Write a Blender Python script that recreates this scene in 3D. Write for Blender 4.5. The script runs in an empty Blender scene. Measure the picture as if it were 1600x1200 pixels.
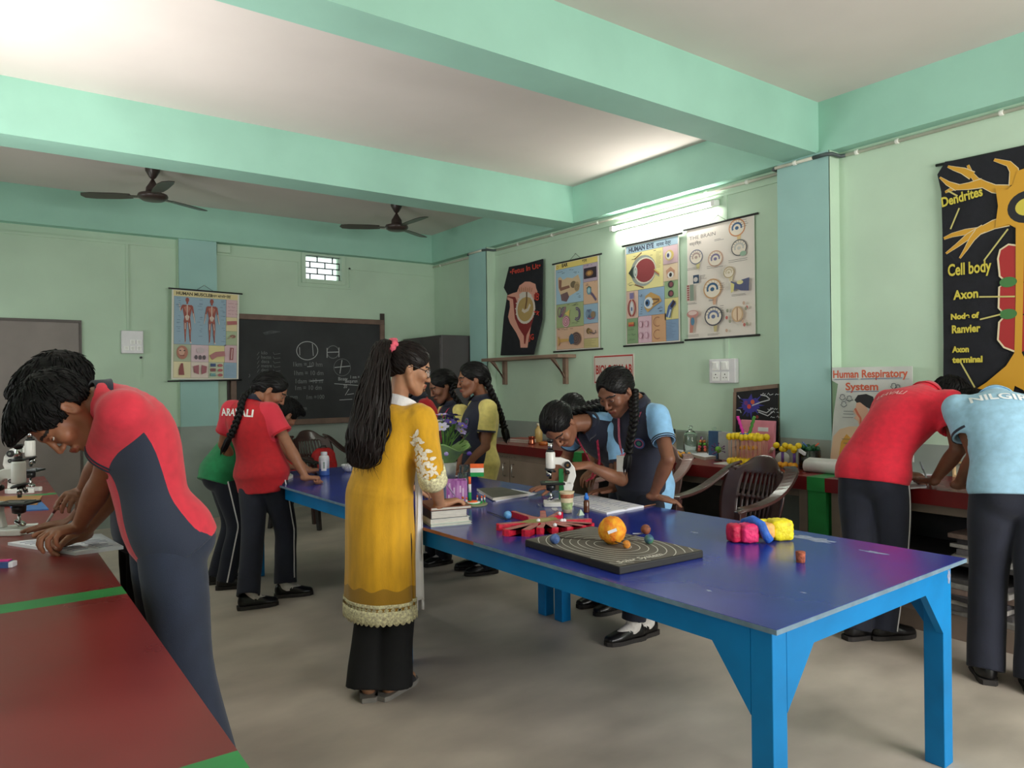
import bpy, math, random, zlib
import numpy as np
from mathutils import Vector, Matrix, geometry
from mathutils.bvhtree import BVHTree
SC = bpy.context.scene
COL = SC.collection
PI = math.pi
random.seed(7)
# ------------------------------------------------------------------ camera
FPX = 1137.2
CAM = np.array([0.0, 0.0, 1.42])
YAW, PIT, ROL = math.radians(36.0012), math.radians(-0.0574), math.radians(-0.7067)
_f = np.array([math.sin(YAW) * math.cos(PIT), math.cos(YAW) * math.cos(PIT), math.sin(PIT)])
_r = np.array([math.cos(YAW), -math.sin(YAW), 0.0])
_u = np.cross(_r, _f)
_c, _s = math.cos(ROL), math.sin(ROL)
CR, CU, CF = _c * _r + _s * _u, -_s * _r + _c * _u, _f
cam_data = bpy.data.cameras.new('camera')
cam_data.sensor_width = 36.0
cam_data.lens = FPX * 36.0 / 1600.0
cam_data.clip_start = 0.05
cam = bpy.data.objects.new('camera', cam_data)
COL.objects.link(cam)
cam.matrix_world = Matrix(((CR[0], CU[0], -CF[0], CAM[0]), (CR[1], CU[1], -CF[1], CAM[1]),
      (CR[2], CU[2], -CF[2], CAM[2]), (0, 0, 0, 1)))
SC.camera = cam
# ------------------------------------------------------------------ colour management
SC.view_settings.view_transform = 'Standard'
SC.view_settings.look = 'None'
SC.view_settings.gamma = 1.0
SC.view_settings.use_curve_mapping = False
SC.view_settings.exposure = 0.0
SC.cycles.max_bounces = 10
SC.cycles.diffuse_bounces = 6
SC.cycles.use_denoising = True
SC.cycles.sample_clamp_indirect = 6.0
# ------------------------------------------------------------------ daylight
world = bpy.data.worlds.new('overcast_sky')
SC.world = world
world.use_nodes = True
_bg = world.node_tree.nodes['Background']
_bg.inputs[0].default_value = (0.93, 0.97, 1.0, 1)
_bg.inputs[1].default_value = 2.2
def window_light(name, loc, rot, sx, sy, power, col=(1, 0.985, 0.96), spread=180):
 d = bpy.data.lights.new(name, 'AREA')
 d.shape = 'RECTANGLE'
 d.size, d.size_y = sx, sy
 d.energy = power
 d.color = col
 d.spread = math.radians(spread)
 o = bpy.data.objects.new(name, d)
 o.location = loc
 o.rotation_euler = rot
 COL.objects.link(o)
 return o
# windows in the wall behind the photographer and in the wall on the left
window_light('front_window_daylight', (3.0, -2.16, 1.75), (math.radians(90), 0, 0), 2.2, 1.4, 165)
window_light('left_window_daylight', (-0.96, 4.1, 1.75), (math.radians(140), 0, math.radians(-90)), 1.5, 1.3, 62, spread=130)
window_light('left_far_window_daylight', (-0.96, 7.1, 1.75), (math.radians(90), 0, math.radians(-90)), 1.2, 1.2, 6)
window_light('left_near_window_daylight', (-0.96, 0.6, 1.75), (math.radians(90), 0, math.radians(-90)), 1.6, 1.3, 4)
# ------------------------------------------------------------------ picture helpers (points on real planes)
def ray(x, y):
 return CF + CR * ((x - 800) / FPX) - CU * ((y - 600) / FPX)
def at(x, y, d):
 return CAM + ray(x, y) * d
def onz(x, y, z):
 r = ray(x, y)
 return CAM + r * ((z - CAM[2]) / r[2])
def onx(x, y, X):
 r = ray(x, y)
 return CAM + r * (X / r[0])
def ony(x, y, Y):
 r = ray(x, y)
 return CAM + r * (Y / r[1])
def V(*a):
 return np.array(a, float)
def nrm(v):
 v = np.asarray(v, float)
 return v / (np.linalg.norm(v) + 1e-12)
# ------------------------------------------------------------------ materials
def lin(c):
 c = c / 255.0
 return c / 12.92 if c <= 0.04045 else ((c + 0.055) / 1.055) ** 2.4
MATS = {}
def mat(key, rgb, rough=0.55, metal=0.0, var=0.07, scale=14.0, bump=0.0, bscale=120.0, spec=0.5, coat=0.0,
  stretch=None, var2=None, trans=0.0, emit=0.0, alpha=1.0, sheen=0.0, sss=0.0, rvar=0.0):
 if key in MATS:
  return MATS[key]
 m = bpy.data.materials.new(key)
 m.use_nodes = True
 nt = m.node_tree
 b = nt.nodes['Principled BSDF']
 col = tuple(lin(x) for x in rgb)
 b.inputs['Base Color'].default_value = (*col, 1)
 b.inputs['Roughness'].default_value = rough
 b.inputs['Metallic'].default_value = metal
 b.inputs['Specular IOR Level'].default_value = spec
 b.inputs['Coat Weight'].default_value = coat
 b.inputs['Coat Roughness'].default_value = 0.12
 if trans:
  b.inputs['Transmission Weight'].default_value = trans
  b.inputs['IOR'].default_value = 1.45
 if alpha < 1:
  b.inputs['Alpha'].default_value = alpha
 if sheen:
  b.inputs['Sheen Weight'].default_value = sheen
  b.inputs['Sheen Roughness'].default_value = 0.5
 if sss:
  b.inputs['Subsurface Weight'].default_value = sss
  b.inputs['Subsurface Radius'].default_value = (0.012, 0.005, 0.003)
  b.inputs['Subsurface Scale'].default_value = 1.0
 if emit:
  b.inputs['Emission Color'].default_value = (*col, 1)
  b.inputs['Emission Strength'].default_value = emit
 tc = nt.nodes.new('ShaderNodeTexCoord')
 src = tc.outputs['Object']
 if stretch:
  mp = nt.nodes.new('ShaderNodeMapping')
  mp.inputs['Scale'].default_value = stretch
  nt.links.new(src, mp.inputs[0])
  src = mp.outputs[0]
 if var:
  n = nt.nodes.new('ShaderNodeTexNoise')
  n.inputs['Scale'].default_value = scale
  n.inputs['Detail'].default_value = 5
  nt.links.new(src, n.inputs['Vector'])
  r = nt.nodes.new('ShaderNodeValToRGB')
  lo = tuple(max(0, x * (1 - 2.2 * var)) for x in col)
  hi = tuple(min(1, x * (1 + 2.2 * var)) for x in (var2 if var2 else col))
  if var2:
   hi = tuple(lin(x) for x in var2)
   lo = col
  r.color_ramp.elements[0].position = 0.3
  r.color_ramp.elements[1].position = 0.7
  r.color_ramp.elements[0].color = (*lo, 1)
  r.color_ramp.elements[1].color = (*hi, 1)
  nt.links.new(n.outputs['Fac'], r.inputs[0])
  nt.links.new(r.outputs[0], b.inputs['Base Color'])
  if rvar:
   mr = nt.nodes.new('ShaderNodeMapRange')
   mr.inputs[1].default_value = 0.3
   mr.inputs[2].default_value = 0.7
   mr.inputs[3].default_value = max(0.02, rough - rvar)
   mr.inputs[4].default_value = min(1, rough + rvar)
   nt.links.new(n.outputs['Fac'], mr.inputs[0])
   nt.links.new(mr.outputs[0], b.inputs['Roughness'])
 if bump:
  n2 = nt.nodes.new('ShaderNodeTexNoise')
  n2.inputs['Scale'].default_value = bscale
  n2.inputs['Detail'].default_value = 3
  nt.links.new(src, n2.inputs['Vector'])
  bp = nt.nodes.new('ShaderNodeBump')
  bp.inputs['Strength'].default_value = min(1.0, bump)
  bp.inputs['Distance'].default_value = 0.004
  nt.links.new(n2.outputs['Fac'], bp.inputs['Height'])
  nt.links.new(bp.outputs[0], b.inputs['Normal'])
 MATS[key] = m
 return m
def paint(rgb, rough=0.55):
 rgb = tuple(int(x) for x in rgb)
 return mat('ink_%d_%d_%d_%d' % (*rgb, int(rough * 100)), rgb, rough, var=0)
# ------------------------------------------------------------------ objects
def tagd(o, label=None, cat=None, group=None, kind=None):
 if label: o['label'] = label
 if cat: o['category'] = cat
 if group: o['group'] = group
 if kind: o['kind'] = kind
 return o
def thing(name, label, cat, loc=(0, 0, 0), rz=0.0, group=None, rot=None):
 o = bpy.data.objects.new(name, None)
 o.empty_display_size = 0.05
 COL.objects.link(o)
 o.location = [float(x) for x in loc]
 o.rotation_euler = rot if rot else (0, 0, rz)
 return tagd(o, label, cat, group)
def link_mesh(name, me, parent=None, loc=None, rz=0.0, rot=None):
 o = bpy.data.objects.new(name, me)
 COL.objects.link(o)
 if parent is not None:
  o.parent = parent
 if loc is not None:
  o.location = [float(x) for x in loc]
 o.rotation_euler = rot if rot else (0, 0, rz)
 return o
def copy_tree(o, parent=None):
 c = o.copy()
 COL.objects.link(c)
 if parent is not None:
  c.parent = parent
 for ch in list(o.children):
  copy_tree(ch, c)
 return c
class MB:
 """collects geometry and links it as one mesh object"""
 def __init__(self, m=None):
  self.v, self.f, self.mi, self.sm, self.mats = [], [], [], [], []
  self.cur = None
  self.T = Matrix.Identity(4)
  if m is not None:
   self.use(m)
 def use(self, m):
  if m not in self.mats:
   self.mats.append(m)
  self.cur = self.mats.index(m)
  return self
 def add(self, vs, fs, smooth=False):
  k = len(self.v)
  T = self.T
  for p in vs:
   q = T @ Vector((float(p[0]), float(p[1]), float(p[2])))
   self.v.append((q.x, q.y, q.z))
  for f in fs:
   self.f.append(tuple(i + k for i in f))
   self.mi.append(self.cur or 0)
   self.sm.append(smooth)
  return self
 def box(self, x0, x1, y0, y1, z0, z1):
  vs = [(x0, y0, z0), (x1, y0, z0), (x1, y1, z0), (x0, y1, z0), (x0, y0, z1), (x1, y0, z1), (x1, y1, z1), (x0, y1, z1)]
  return self.add(vs, [(0, 3, 2, 1), (4, 5, 6, 7), (0, 1, 5, 4), (1, 2, 6, 5), (2, 3, 7, 6), (3, 0, 4, 7)])
 def hexa(self, b, t):
  return self.add(list(b) + list(t), [(0, 3, 2, 1), (4, 5, 6, 7), (0, 1, 5, 4), (1, 2, 6, 5), (2, 3, 7, 6), (3, 0, 4, 7)])
 def prism(self, pts, z0, z1, T=None):
  n = len(pts)
  vs = [(p[0], p[1], z0) for p in pts] + [(p[0], p[1], z1) for p in pts]
  if T is not None:
   vs = [T @ Vector(v) for v in vs]
  fs = [(i, (i + 1) % n, n + (i + 1) % n, n + i) for i in range(n)]
  tri = geometry.tessellate_polygon([[Vector((p[0], p[1], 0)) for p in pts]])
  ar = sum(pts[i][0] * pts[(i + 1) % n][1] - pts[(i + 1) % n][0] * pts[i][1] for i in range(n))
  if ar < 0:
   fs = [tuple(reversed(f)) for f in fs]
  for a, b, c in tri:
   s = (pts[b][0] - pts[a][0]) * (pts[c][1] - pts[a][1]) - (pts[b][1] - pts[a][1]) * (pts[c][0] - pts[a][0])
   if s < 0:
    a, b, c = a, c, b
   fs += [(a + n, b + n, c + n), (a, c, b)]
  return self.add(vs, fs)
 def lathe(self, prof, c=(0, 0, 0), n=24, ax=None, smooth=True, cap=True):
  R = Matrix.Identity(3)
  if ax is not None:
   R = Vector((0, 0, 1)).rotation_difference(Vector([float(q) for q in ax])).to_matrix()
  vs, fs = [], []
  for r, z in prof:
   for i in range(n):
    a = 2 * PI * i / n
    p = R @ Vector((r * math.cos(a), r * math.sin(a), z))
    vs.append((p.x + c[0], p.y + c[1], p.z + c[2]))
  for j in range(len(prof) - 1):
   for i in range(n):
    k = (i + 1) % n
    fs.append((j * n + i, j * n + k, (j + 1) * n + k, (j + 1) * n + i))
  self.add(vs, fs, smooth)
  if cap:
   k = len(self.v) - len(vs)
   for j, rev in ((0, True), (len(prof) - 1, False)):
    if prof[j][0] > 1e-5:
     ring = [k + j * n + i for i in range(n)]
     self.f.append(tuple(reversed(ring)) if rev else tuple(ring))
     self.mi.append(self.cur or 0)
     self.sm.append(False)
  return self
 def cyl(self, a, b, r, r2=None, n=16, smooth=True):
  a, b = np.asarray(a, float), np.asarray(b, float)
  L = np.linalg.norm(b - a)
  return self.lathe([(r, 0), (r if r2 is None else r2, L)], a, n, (b - a) / (L + 1e-9), smooth)
 def ball(self, c, r, n=16, sq=(1, 1, 1), noise=0.0, seed=0):
  rnd = random.Random(seed)
  vs, fs = [], []
  m = max(6, n // 2)
  vs.append((c[0], c[1], c[2] - r * sq[2]))
  for j in range(1, m):
   t = PI * j / m
   for i in range(n):
    a = 2 * PI * i / n
    k = 1 + noise * (rnd.random() - 0.5)
    vs.append((c[0] + r * sq[0] * k * math.sin(t) * math.cos(a), c[1] + r * sq[1] * k * math.sin(t) * math.sin(a),
      c[2] - r * sq[2] * k * math.cos(t)))
  vs.append((c[0], c[1], c[2] + r * sq[2]))
  e = len(vs) - 1
  for i in range(n):
   k = (i + 1) % n
   fs.append((0, 1 + k, 1 + i))
   fs.append((e, e - n + i, e - n + k))
   for j in range(m - 2):
    fs.append((1 + j * n + i, 1 + j * n + k, 1 + (j + 1) * n + k, 1 + (j + 1) * n + i))
  return self.add(vs, fs, True)
 def sweep(self, pts, r, n=10, prof=None, up=None, closed=False, rs=None):
  """tube along pts; prof = list of 2d section points, rs = radius multipliers"""
  P = [np.asarray(p, float) for p in pts]
  N = len(P)
  sec = prof if prof else [(math.cos(2 * PI * i / n), math.sin(2 * PI * i / n)) for i in range(n)]
  n = len(sec)
  vs, fs = [], []
  ref = np.asarray(up, float) if up is not None else None
  for i in range(N):
   if closed:
    t = nrm(P[(i + 1) % N] - P[i - 1])
   else:
    t = nrm(P[min(i + 1, N - 1)] - P[max(i - 1, 0)])
   if ref is None:
    ref = V(0, 0, 1) if abs(t[2]) < 0.9 else V(1, 0, 0)
   s = nrm(np.cross(ref, t))
   q = np.cross(t, s)
   if up is None:
    ref = q
   rr = r * (rs[i] if rs is not None else 1.0)
   for a, b in sec:
    vs.append(P[i] + s * a * rr + q * b * rr)
  M = N if closed else N - 1
  for i in range(M):
   k = (i + 1) % N
   for j in range(n):
    l = (j + 1) % n
    fs.append((i * n + j, i * n + l, k * n + l, k * n + j))
  if not closed:
   fs.append(tuple(reversed(range(n))))
   fs.append(tuple((N - 1) * n + j for j in range(n)))
  return self.add(vs, fs, prof is None)
 def grid(self, fn, nu, nv, smooth=True, thick=0.0):
  vs = [fn(i / nu, j / nv) for j in range(nv + 1) for i in range(nu + 1)]
  fs = [(j * (nu + 1) + i, j * (nu + 1) + i + 1, (j + 1) * (nu + 1) + i + 1, (j + 1) * (nu + 1) + i) for j in range(nv) for i in range(nu)]
  return self.add(vs, fs, smooth)
 def build(self, name, parent=None, loc=None, rz=0.0, rot=None, bevel=0.0, solid=0.0, seg=2):
  me = bpy.data.meshes.new(name)
  me.from_pydata(self.v, [], self.f)
  for m in self.mats:
   me.materials.append(m)
  me.polygons.foreach_set('material_index', self.mi)
  me.polygons.foreach_set('use_smooth', self.sm)
  me.update()
  o = link_mesh(name, me, parent, loc, rz, rot)
  if solid:
   md = o.modifiers.new('solid', 'SOLIDIFY')
   md.thickness = solid
   md.offset = 0
  if bevel:
   md = o.modifiers.new('bevel', 'BEVEL')
   md.width = bevel
   md.segments = seg
   md.limit_method = 'ANGLE'
   md.angle_limit = math.radians(40)
  return o
def text_geo(s, size, font=None, bold=0.0, shear=0.0, align='LEFT'):
 cu = bpy.data.curves.new('t', 'FONT')
 cu.body = s
 cu.size = size
 cu.offset = bold
 cu.shear = shear
 cu.align_x = align
 cu.resolution_u = 3
 o = bpy.data.objects.new('t', cu)
 COL.objects.link(o)
 dg = bpy.context.evaluated_depsgraph_get()
 dg.update()
 me = bpy.data.meshes.new_from_object(o.evaluated_get(dg))
 vs = [tuple(v.co) for v in me.vertices]
 fs = [tuple(p.vertices) for p in me.polygons]
 bpy.data.objects.remove(o)
 bpy.data.curves.remove(cu)
 bpy.data.meshes.remove(me)
 return vs, fs
class Art(MB):
 """flat artwork in the local xy plane, stacked in hair-thin layers of ink"""
 def __init__(self, dz=0.00035):
  super().__init__()
  self.z = 0.0
  self.dz = dz
  self.des = 0.0
 def up(self, k=1):
  self.z += self.dz * k
  return self
 def ink(self, c):
  if hasattr(c, 'name'):
   return self.use(c)
  g = .3 * c[0] + .55 * c[1] + .15 * c[2]
  return self.use(paint([x * (1 - self.des) + g * self.des for x in c]))
 def poly(self, pts, c, layer=True):
  if layer: self.up()
  self.ink(c)
  tri = geometry.tessellate_polygon([[Vector((p[0], p[1], 0)) for p in pts]])
  fs = []
  for a, b, d in tri:
   s = (pts[b][0] - pts[a][0]) * (pts[d][1] - pts[a][1]) - (pts[b][1] - pts[a][1]) * (pts[d][0] - pts[a][0])
   fs.append((a, b, d) if s > 0 else (a, d, b))
  return self.add([(p[0], p[1], self.z) for p in pts], fs)
 def rect(self, x0, y0, x1, y1, c, layer=True):
  return self.poly([(x0, y0), (x1, y0), (x1, y1), (x0, y1)], c, layer)
 def ell(self, x, y, rx, ry, c, rot=0, n=22, layer=True, a0=0, a1=2 * PI):
  cr, sr = math.cos(rot), math.sin(rot)
  pts = []
  m = n if a1 - a0 >= 2 * PI - 1e-6 else n + 1
  for i in range(m):
   a = a0 + (a1 - a0) * i / n
   u, v = rx * math.cos(a), ry * math.sin(a)
   pts.append((x + u * cr - v * sr, y + u * sr + v * cr))
  return self.poly(pts, c, layer)
 def line(self, pts, w, c, layer=True, closed=False, taper=False):
  if layer: self.up()
  self.ink(c)
  P = [np.array(p[:2], float) for p in pts]
  N = len(P)
  vs, fs = [], []
  for i in range(N):
   t = nrm(P[(i + 1) % N] - P[i - 1]) if closed else nrm(P[min(i + 1, N - 1)] - P[max(0, i - 1)])
   nn = np.array([-t[1], t[0]])
   ww = w * (1 - 0.75 * i / max(1, N - 1)) if taper else w
   a, b = P[i] + nn * ww / 2, P[i] - nn * ww / 2
   vs += [(a[0], a[1], self.z), (b[0], b[1], self.z)]
  for i in range(N if closed else N - 1):
   k = (i + 1) % N
   fs.append((2 * i, 2 * i + 1, 2 * k + 1, 2 * k))
  return self.add(vs, fs)
 def text(self, s, x, y, size, c, rot=0, bold=0.0, shear=0.0, align='LEFT', sx=1.0):
  self.up()
  self.ink(c)
  vs, fs = text_geo(s, size, None, bold, shear, align)
  cr, sr = math.cos(rot), math.sin(rot)
  return self.add([(x + v[0] * sx * cr - v[1] * sr, y + v[0] * sx * sr + v[1] * cr, self.z) for v in vs], fs)
 def scrawl(self, x0, y, x1, h, c, seed=0, w=0.0015):
  rnd = random.Random(seed)
  x = x0
  self.up()
  while x < x1:
   L = rnd.uniform(0.5, 2.2) * h * 2
   n = max(2, int(L / (h * 0.45)))
   pts = [(x + L * i / n, y + (h * rnd.uniform(0.1, 1.0) if i % 2 else h * rnd.uniform(0, 0.3))) for i in range(n + 1) if x + L * i / n <= x1 + h]
   if len(pts) > 1:
    self.line(pts, w, c, layer=False)
   x += L + h * 0.8
  return self
 def bars(self, x0, y0, x1, y1, n, c, seed=0, w=0.003):
  rnd = random.Random(seed)
  self.up()
  for i in range(n):
   y = y1 - (y1 - y0) * (i + 0.5) / n
   e = x0 + (x1 - x0) * rnd.uniform(0.55, 1)
   self.rect(x0, y - w / 2, e, y + w / 2, c, layer=False)
  return self
def wallmat(o, origin, side):
 """stand flat artwork on a wall: side 'right' (faces -X) or 'back' (faces -Y)"""
 x, y, z = (float(q) for q in origin)
 if side == 'right':
  M = Matrix(((0, 0, -1, x), (-1, 0, 0, y), (0, 1, 0, z), (0, 0, 0, 1)))
 else:
  M = Matrix(((1, 0, 0, x), (0, 0, -1, y), (0, 1, 0, z), (0, 0, 0, 1)))
 o.matrix_world = M
 return o
# ------------------------------------------------------------------ room shell
XW, YB, ZC, ZB = 4.85, 8.40, 3.36, 3.0
XL, YF = -1.0, -2.2
mWall = mat('wall_green', (188, 211, 188), 0.75, var=0.03, scale=1.6, bump=0.12, bscale=60)
mDado = mat('wall_grey_band', (150, 160, 152), 0.6, var=0.05, scale=2, bump=0.1, bscale=60)
mBeam = mat('beam_turquoise', (156, 203, 184), 0.65, var=0.03, scale=2, bump=0.12, bscale=50)
mPil = mat('pillar_teal', (156, 196, 190), 0.65, var=0.03, scale=2, bump=0.12, bscale=50)
mCeil = mat('ceiling_whitewash', (216, 206, 199), 0.85, var=0.03, scale=0.9, bump=0.2, bscale=14)
mFloor = mat('floor_cement', (182, 171, 158), 0.5, var=0.11, scale=1.7, bump=0.05, bscale=30, stretch=(1, 1.6, 1), rvar=0.12)
mDoor = mat('door_grey', (128, 118, 113), 0.5, var=0.05, scale=3)
mTrim = mat('window_grey', (150, 150, 148), 0.5)
mIron = mat('black_iron', (30, 30, 32), 0.5, 0.2)
mPVC = mat('pvc_cream', (205, 202, 186), 0.4, var=0.03)
mGlass = mat('clear_glass', (235, 245, 240), 0.03, var=0, trans=1.0)
def struct(name, mb, **k):
 o = mb.build(name, **k)
 o['kind'] = 'structure'
 return o
struct('floor', MB(mFloor).box(XL - .2, XW + .2, YF - .2, YB + .2, -0.1, 0))
struct('ceiling', MB(mCeil).box(XL - .2, XW + .2, YF - .2, YB + .2, ZC, ZC + .1))
def wall_grid(name, axis, c0, c1, a0, a1, holes):
 """wall slab between c0..c1 thick, spanning a0..a1, with rectangular holes (a0,a1,z0,z1); grey band below 1 m"""
 mb = MB(mWall)
 As = sorted({a0, a1, *[h[0] for h in holes], *[h[1] for h in holes]})
 Zs = sorted({0.0, 1.0, ZC, *[h[2] for h in holes], *[h[3] for h in holes]})
 for i in range(len(As) - 1):
  for j in range(len(Zs) - 1):
   ac, zc = (As[i] + As[i + 1]) / 2, (Zs[j] + Zs[j + 1]) / 2
   if any(h[0] < ac < h[1] and h[2] < zc < h[3] for h in holes):
    continue
   mb.use(mDado if zc < 1.0 else mWall)
   if axis == 'x':
    mb.box(c0, c1, As[i], As[i + 1], Zs[j], Zs[j + 1])
   else:
    mb.box(As[i], As[i + 1], c0, c1, Zs[j], Zs[j + 1])
 return struct(name, mb)
WX0, WX1, WZ0, WZ1 = 3.10, 3.545, 2.69, 2.975
wall_grid('wall_back', 'y', YB, YB + .15, XL, XW, [(WX0, WX1, WZ0, WZ1), (-0.32, 0.80, 0, 2.10)])
wall_grid('wall_right', 'x', XW, XW + .15, YF, YB, [])
LW = [(3.35, 4.85, 1.1, 2.4), (6.5, 7.7, 1.15, 2.35), (-0.2, 1.4, 1.1, 2.4)]
wall_grid('wall_left', 'x', XL - .15, XL, YF, YB, LW)
FW = [(1.9, 4.1, 1.05, 2.45), (4.0, 4.0, 0, 0)][:1]
wall_grid('wall_front', 'y', YF - .15, YF, XL, XW, FW)
struct('trim_1', MB(mBeam).box(XL, 4.75, 2.85, 3.11, ZB, ZC))
struct('trim_2', MB(mBeam).box(XL, 4.75, 5.47, 5.76, ZB, ZC))
struct('trim_3', MB(mBeam).box(XL, 4.75, 8.28, YB, ZB, ZC))
struct('trim_4', MB(mBeam).box(4.75, XW, YF, YB, ZB, ZC))
def pillar(name, x0, x1, y0, y1, face):
 mb = MB(mDado).box(x0, x1, y0, y1, 0, 1.0)
 mb.use(mWall).box(x0, x1, y0, y1, 1.0, ZB)
 mb.use(mPil)
 if face == 'x':
  mb.box(x0 - .002, x0 + .01, y0, y1, 1.0, ZB - .001)
 else:
  mb.box(x0, x1, y0 - .002, y0 + .01, 1.0, ZB - .001)
 return struct(name, mb)
pillar('trim_5', 4.72, XW, 2.76, 3.16, 'x')
pillar('trim_6', 4.72, XW, 6.98, 7.34, 'x')
pillar('trim_7', 1.69, 2.075, 8.31, YB, 'y')
struct('baseboard_back', MB(mDado).box(0.86, 4.2, YB - .012, YB, 0, .1))
# small ventilator window with an iron grille in a brick pattern
w1 = thing('window_1', None, None, (0, 0, 0))
w1['kind'] = 'structure'
mb = MB(mWall)
t = .05
mb.box(WX0 - t, WX0, YB - .02, YB, WZ0 - t, WZ1 + .02).box(WX1, WX1 + t, YB - .02, YB, WZ0 - t, WZ1 + .02)
mb.box(WX0, WX1, YB - .02, YB, WZ0 - t, WZ0).box(WX0, WX1, YB - .02, YB, WZ1, WZ1 + .02)
mb.build('window_frame', w1, bevel=.003)
mb = MB(mIron)
b = .006
rows = 4
for i in range(rows + 1):
 z = WZ0 + (WZ1 - WZ0) * i / rows
 mb.box(WX0, WX1, YB + .04, YB + .055, z - b, z + b)
for i in range(rows):
 z0, z1 = WZ0 + (WZ1 - WZ0) * i / rows, WZ0 + (WZ1 - WZ0) * (i + 1) / rows
 for u in ((.165, .585, 1.0) if i % 2 == 0 else (.37, .80, 0.0)):
  x = WX0 + (WX1 - WX0) * u
  mb.box(max(WX0, x - b), min(WX1, x + b), YB + .041, YB + .054, z0 + b, z1 - b)
mb.build('grille', w1)
mb = MB(mGlass).box(WX0, WX1, YB + .1, YB + .104, WZ0, WZ1)
mb.build('pane', w1)
# windows in the unseen walls that let the daylight in
for i, (a0, a1, z0, z1) in enumerate(LW):
 mb = MB(mTrim)
 for a in (a0 + .02, (a0 + a1) / 2, a1 - .02):
  mb.box(XL - .12, XL - .08, a - .02, a + .02, z0, z1)
 mb.box(XL - .119, XL - .081, a0, a1, z0, z0 + .04).box(XL - .119, XL - .081, a0, a1, z1 - .04, z1)
 struct('window_%d' % (i + 2), mb)
mb = MB(mTrim)
for a in (1.92, 3.0, 4.08):
 mb.box(a - .02, a + .02, YF - .12, YF - .08, 1.05, 2.45)
mb.box(1.9, 4.1, YF - .119, YF - .081, 1.05, 1.09).box(1.9, 4.1, YF - .119, YF - .081, 2.41, 2.45)
struct('window_5', mb)
# grey door in the back wall
d = thing('door_1', None, None)
d['kind'] = 'structure'
MB(mDoor).box(-0.30, 0.78, YB - .004, YB + .035, 0.0, 2.076).build('door_leaf', d, bevel=.004)
mb = MB(mat('door_frame_dark', (84, 76, 72), .5))
mb.box(-0.32, -0.30, YB - .015, YB + .05, 0, 2.1).box(0.78, 0.80, YB - .015, YB + .05, 0, 2.1).box(-0.30, 0.78, YB - .015, YB + .05, 2.075, 2.1)
mb.build('door_frame', d)
mb = MB(mIron)
mb.sweep([(0.21, YB - .005, .98), (0.21, YB - .04, 1.0), (0.21, YB - .04, 1.1), (0.21, YB - .005, 1.12)], .007)
mb.build('door_handle', d)
# ------------------------------------------------------------------ cables, pipes, switchboards
t = thing('conduit_pipe', 'cream plastic conduit pipe running under the teal beam along the right wall', 'pipe', (XW, 3, 2.96))
T0 = (XW, 3, 2.96)
def seg(mb, pts, r=.012, n=10):
 mb.sweep([np.array(p) - np.array(T0) for p in pts], r, n)
mb = MB(mPVC)
seg(mb, [(XW - .02, -2.1, 2.965), (XW - .02, 2.70, 2.965)])
seg(mb, [(XW - .155, 2.86, 2.965), (XW - .155, 3.16, 2.965)])
seg(mb, [(XW - .02, 3.22, 2.965), (XW - .02, 6.92, 2.965)])
seg(mb, [(XW - .155, 7.02, 2.965), (XW - .155, 7.3, 2.965)])
seg(mb, [(XW - .02, 7.4, 2.965), (XW - .02, 8.38, 2.965)])
mb.build('pipe', t)
mD = mat('conduit_elbow_grey', (70, 80, 80), .5)
for pts in ([(XW - .02, 2.70, 2.965), (XW - .03, 2.735, 2.965), (XW - .13, 2.735, 2.965), (XW - .155, 2.76, 2.965), (XW - .155, 2.86, 2.965)],
   [(XW - .155, 3.16, 2.965), (XW - .14, 3.185, 2.965), (XW - .04, 3.185, 2.965), (XW - .02, 3.22, 2.965)],
   [(XW - .02, 6.92, 2.965), (XW - .04, 6.955, 2.965), (XW - .13, 6.955, 2.965), (XW - .155, 7.02, 2.965)],
   [(XW - .155, 7.3, 2.965), (XW - .13, 7.365, 2.965), (XW - .04, 7.365, 2.965), (XW - .02, 7.4, 2.965)]):
 mb = MB(mD)
 seg(mb, pts, .0135)
 mb.build('elbow', t)
mCl = mat('clip_white', (225, 224, 214), .4)
for y in (1.2, 1.75, 2.35, 2.62, 3.5, 3.9, 4.6, 5.2, 5.9, 6.5, 8.2):
 MB(mCl).lathe([(.016, -.012), (.018, -.008), (.018, .008), (.016, .012)], (XW - .02 - T0[0], y - T0[1], .005), 12, (0, 1, 0)).build('pipe_clip', t)
MB(mCl).lathe([(.016, -.012), (.018, -.008), (.018, .008), (.016, .012)], (XW - .155 - T0[0], 3.0 - T0[1], .005), 12, (0, 1, 0)).build('pipe_clip', t)
mb = MB(mWall)
mb.box(XW - .012, XW, 3.2, 6.95, 2.905, 2.925)
mb.box(XW - .012, XW, 3.70, 3.73, 1.6, 2.905)
tagd(mb.build('cable_casing'), 'painted cable casing on the right wall, dropping to the white switch box', 'cable casing')
mb = MB(mWall)
y0 = YB - .014
mb.box(XL, 1.66, y0, YB, 2.90, 2.925).box(1.20, 1.222, y0, YB, 2.02, 2.90)
mb.box(2.10, 3.03, y0, YB, 2.875, 2.90).box(3.01, 3.03, y0, YB, 2.615, 2.875)
mb.box(3.01, 3.665, y0, YB, 2.595, 2.615).box(3.645, 3.665, y0, YB, 2.615, 2.86).box(3.645, 4.83, y0, YB, 2.84, 2.86)
tagd(mb.build('cable_casing'), 'painted cable casing crossing the back wall and stepping round the small window', 'cable casing')
tagd(MB(mWall).box(2.09, 2.235, YB - .05, YB - .001, 2.90, 2.985).build('junction_box', bevel=.006), 'square junction box painted wall green beside the teal pillar on the back wall', 'junction box')
mSw = mat('switch_plate', (214, 212, 214), .35, var=.02)
mSw2 = mat('switch_white', (236, 236, 232), .3, var=.01)
mHole = mat('socket_hole', (40, 40, 42), .6)
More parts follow.
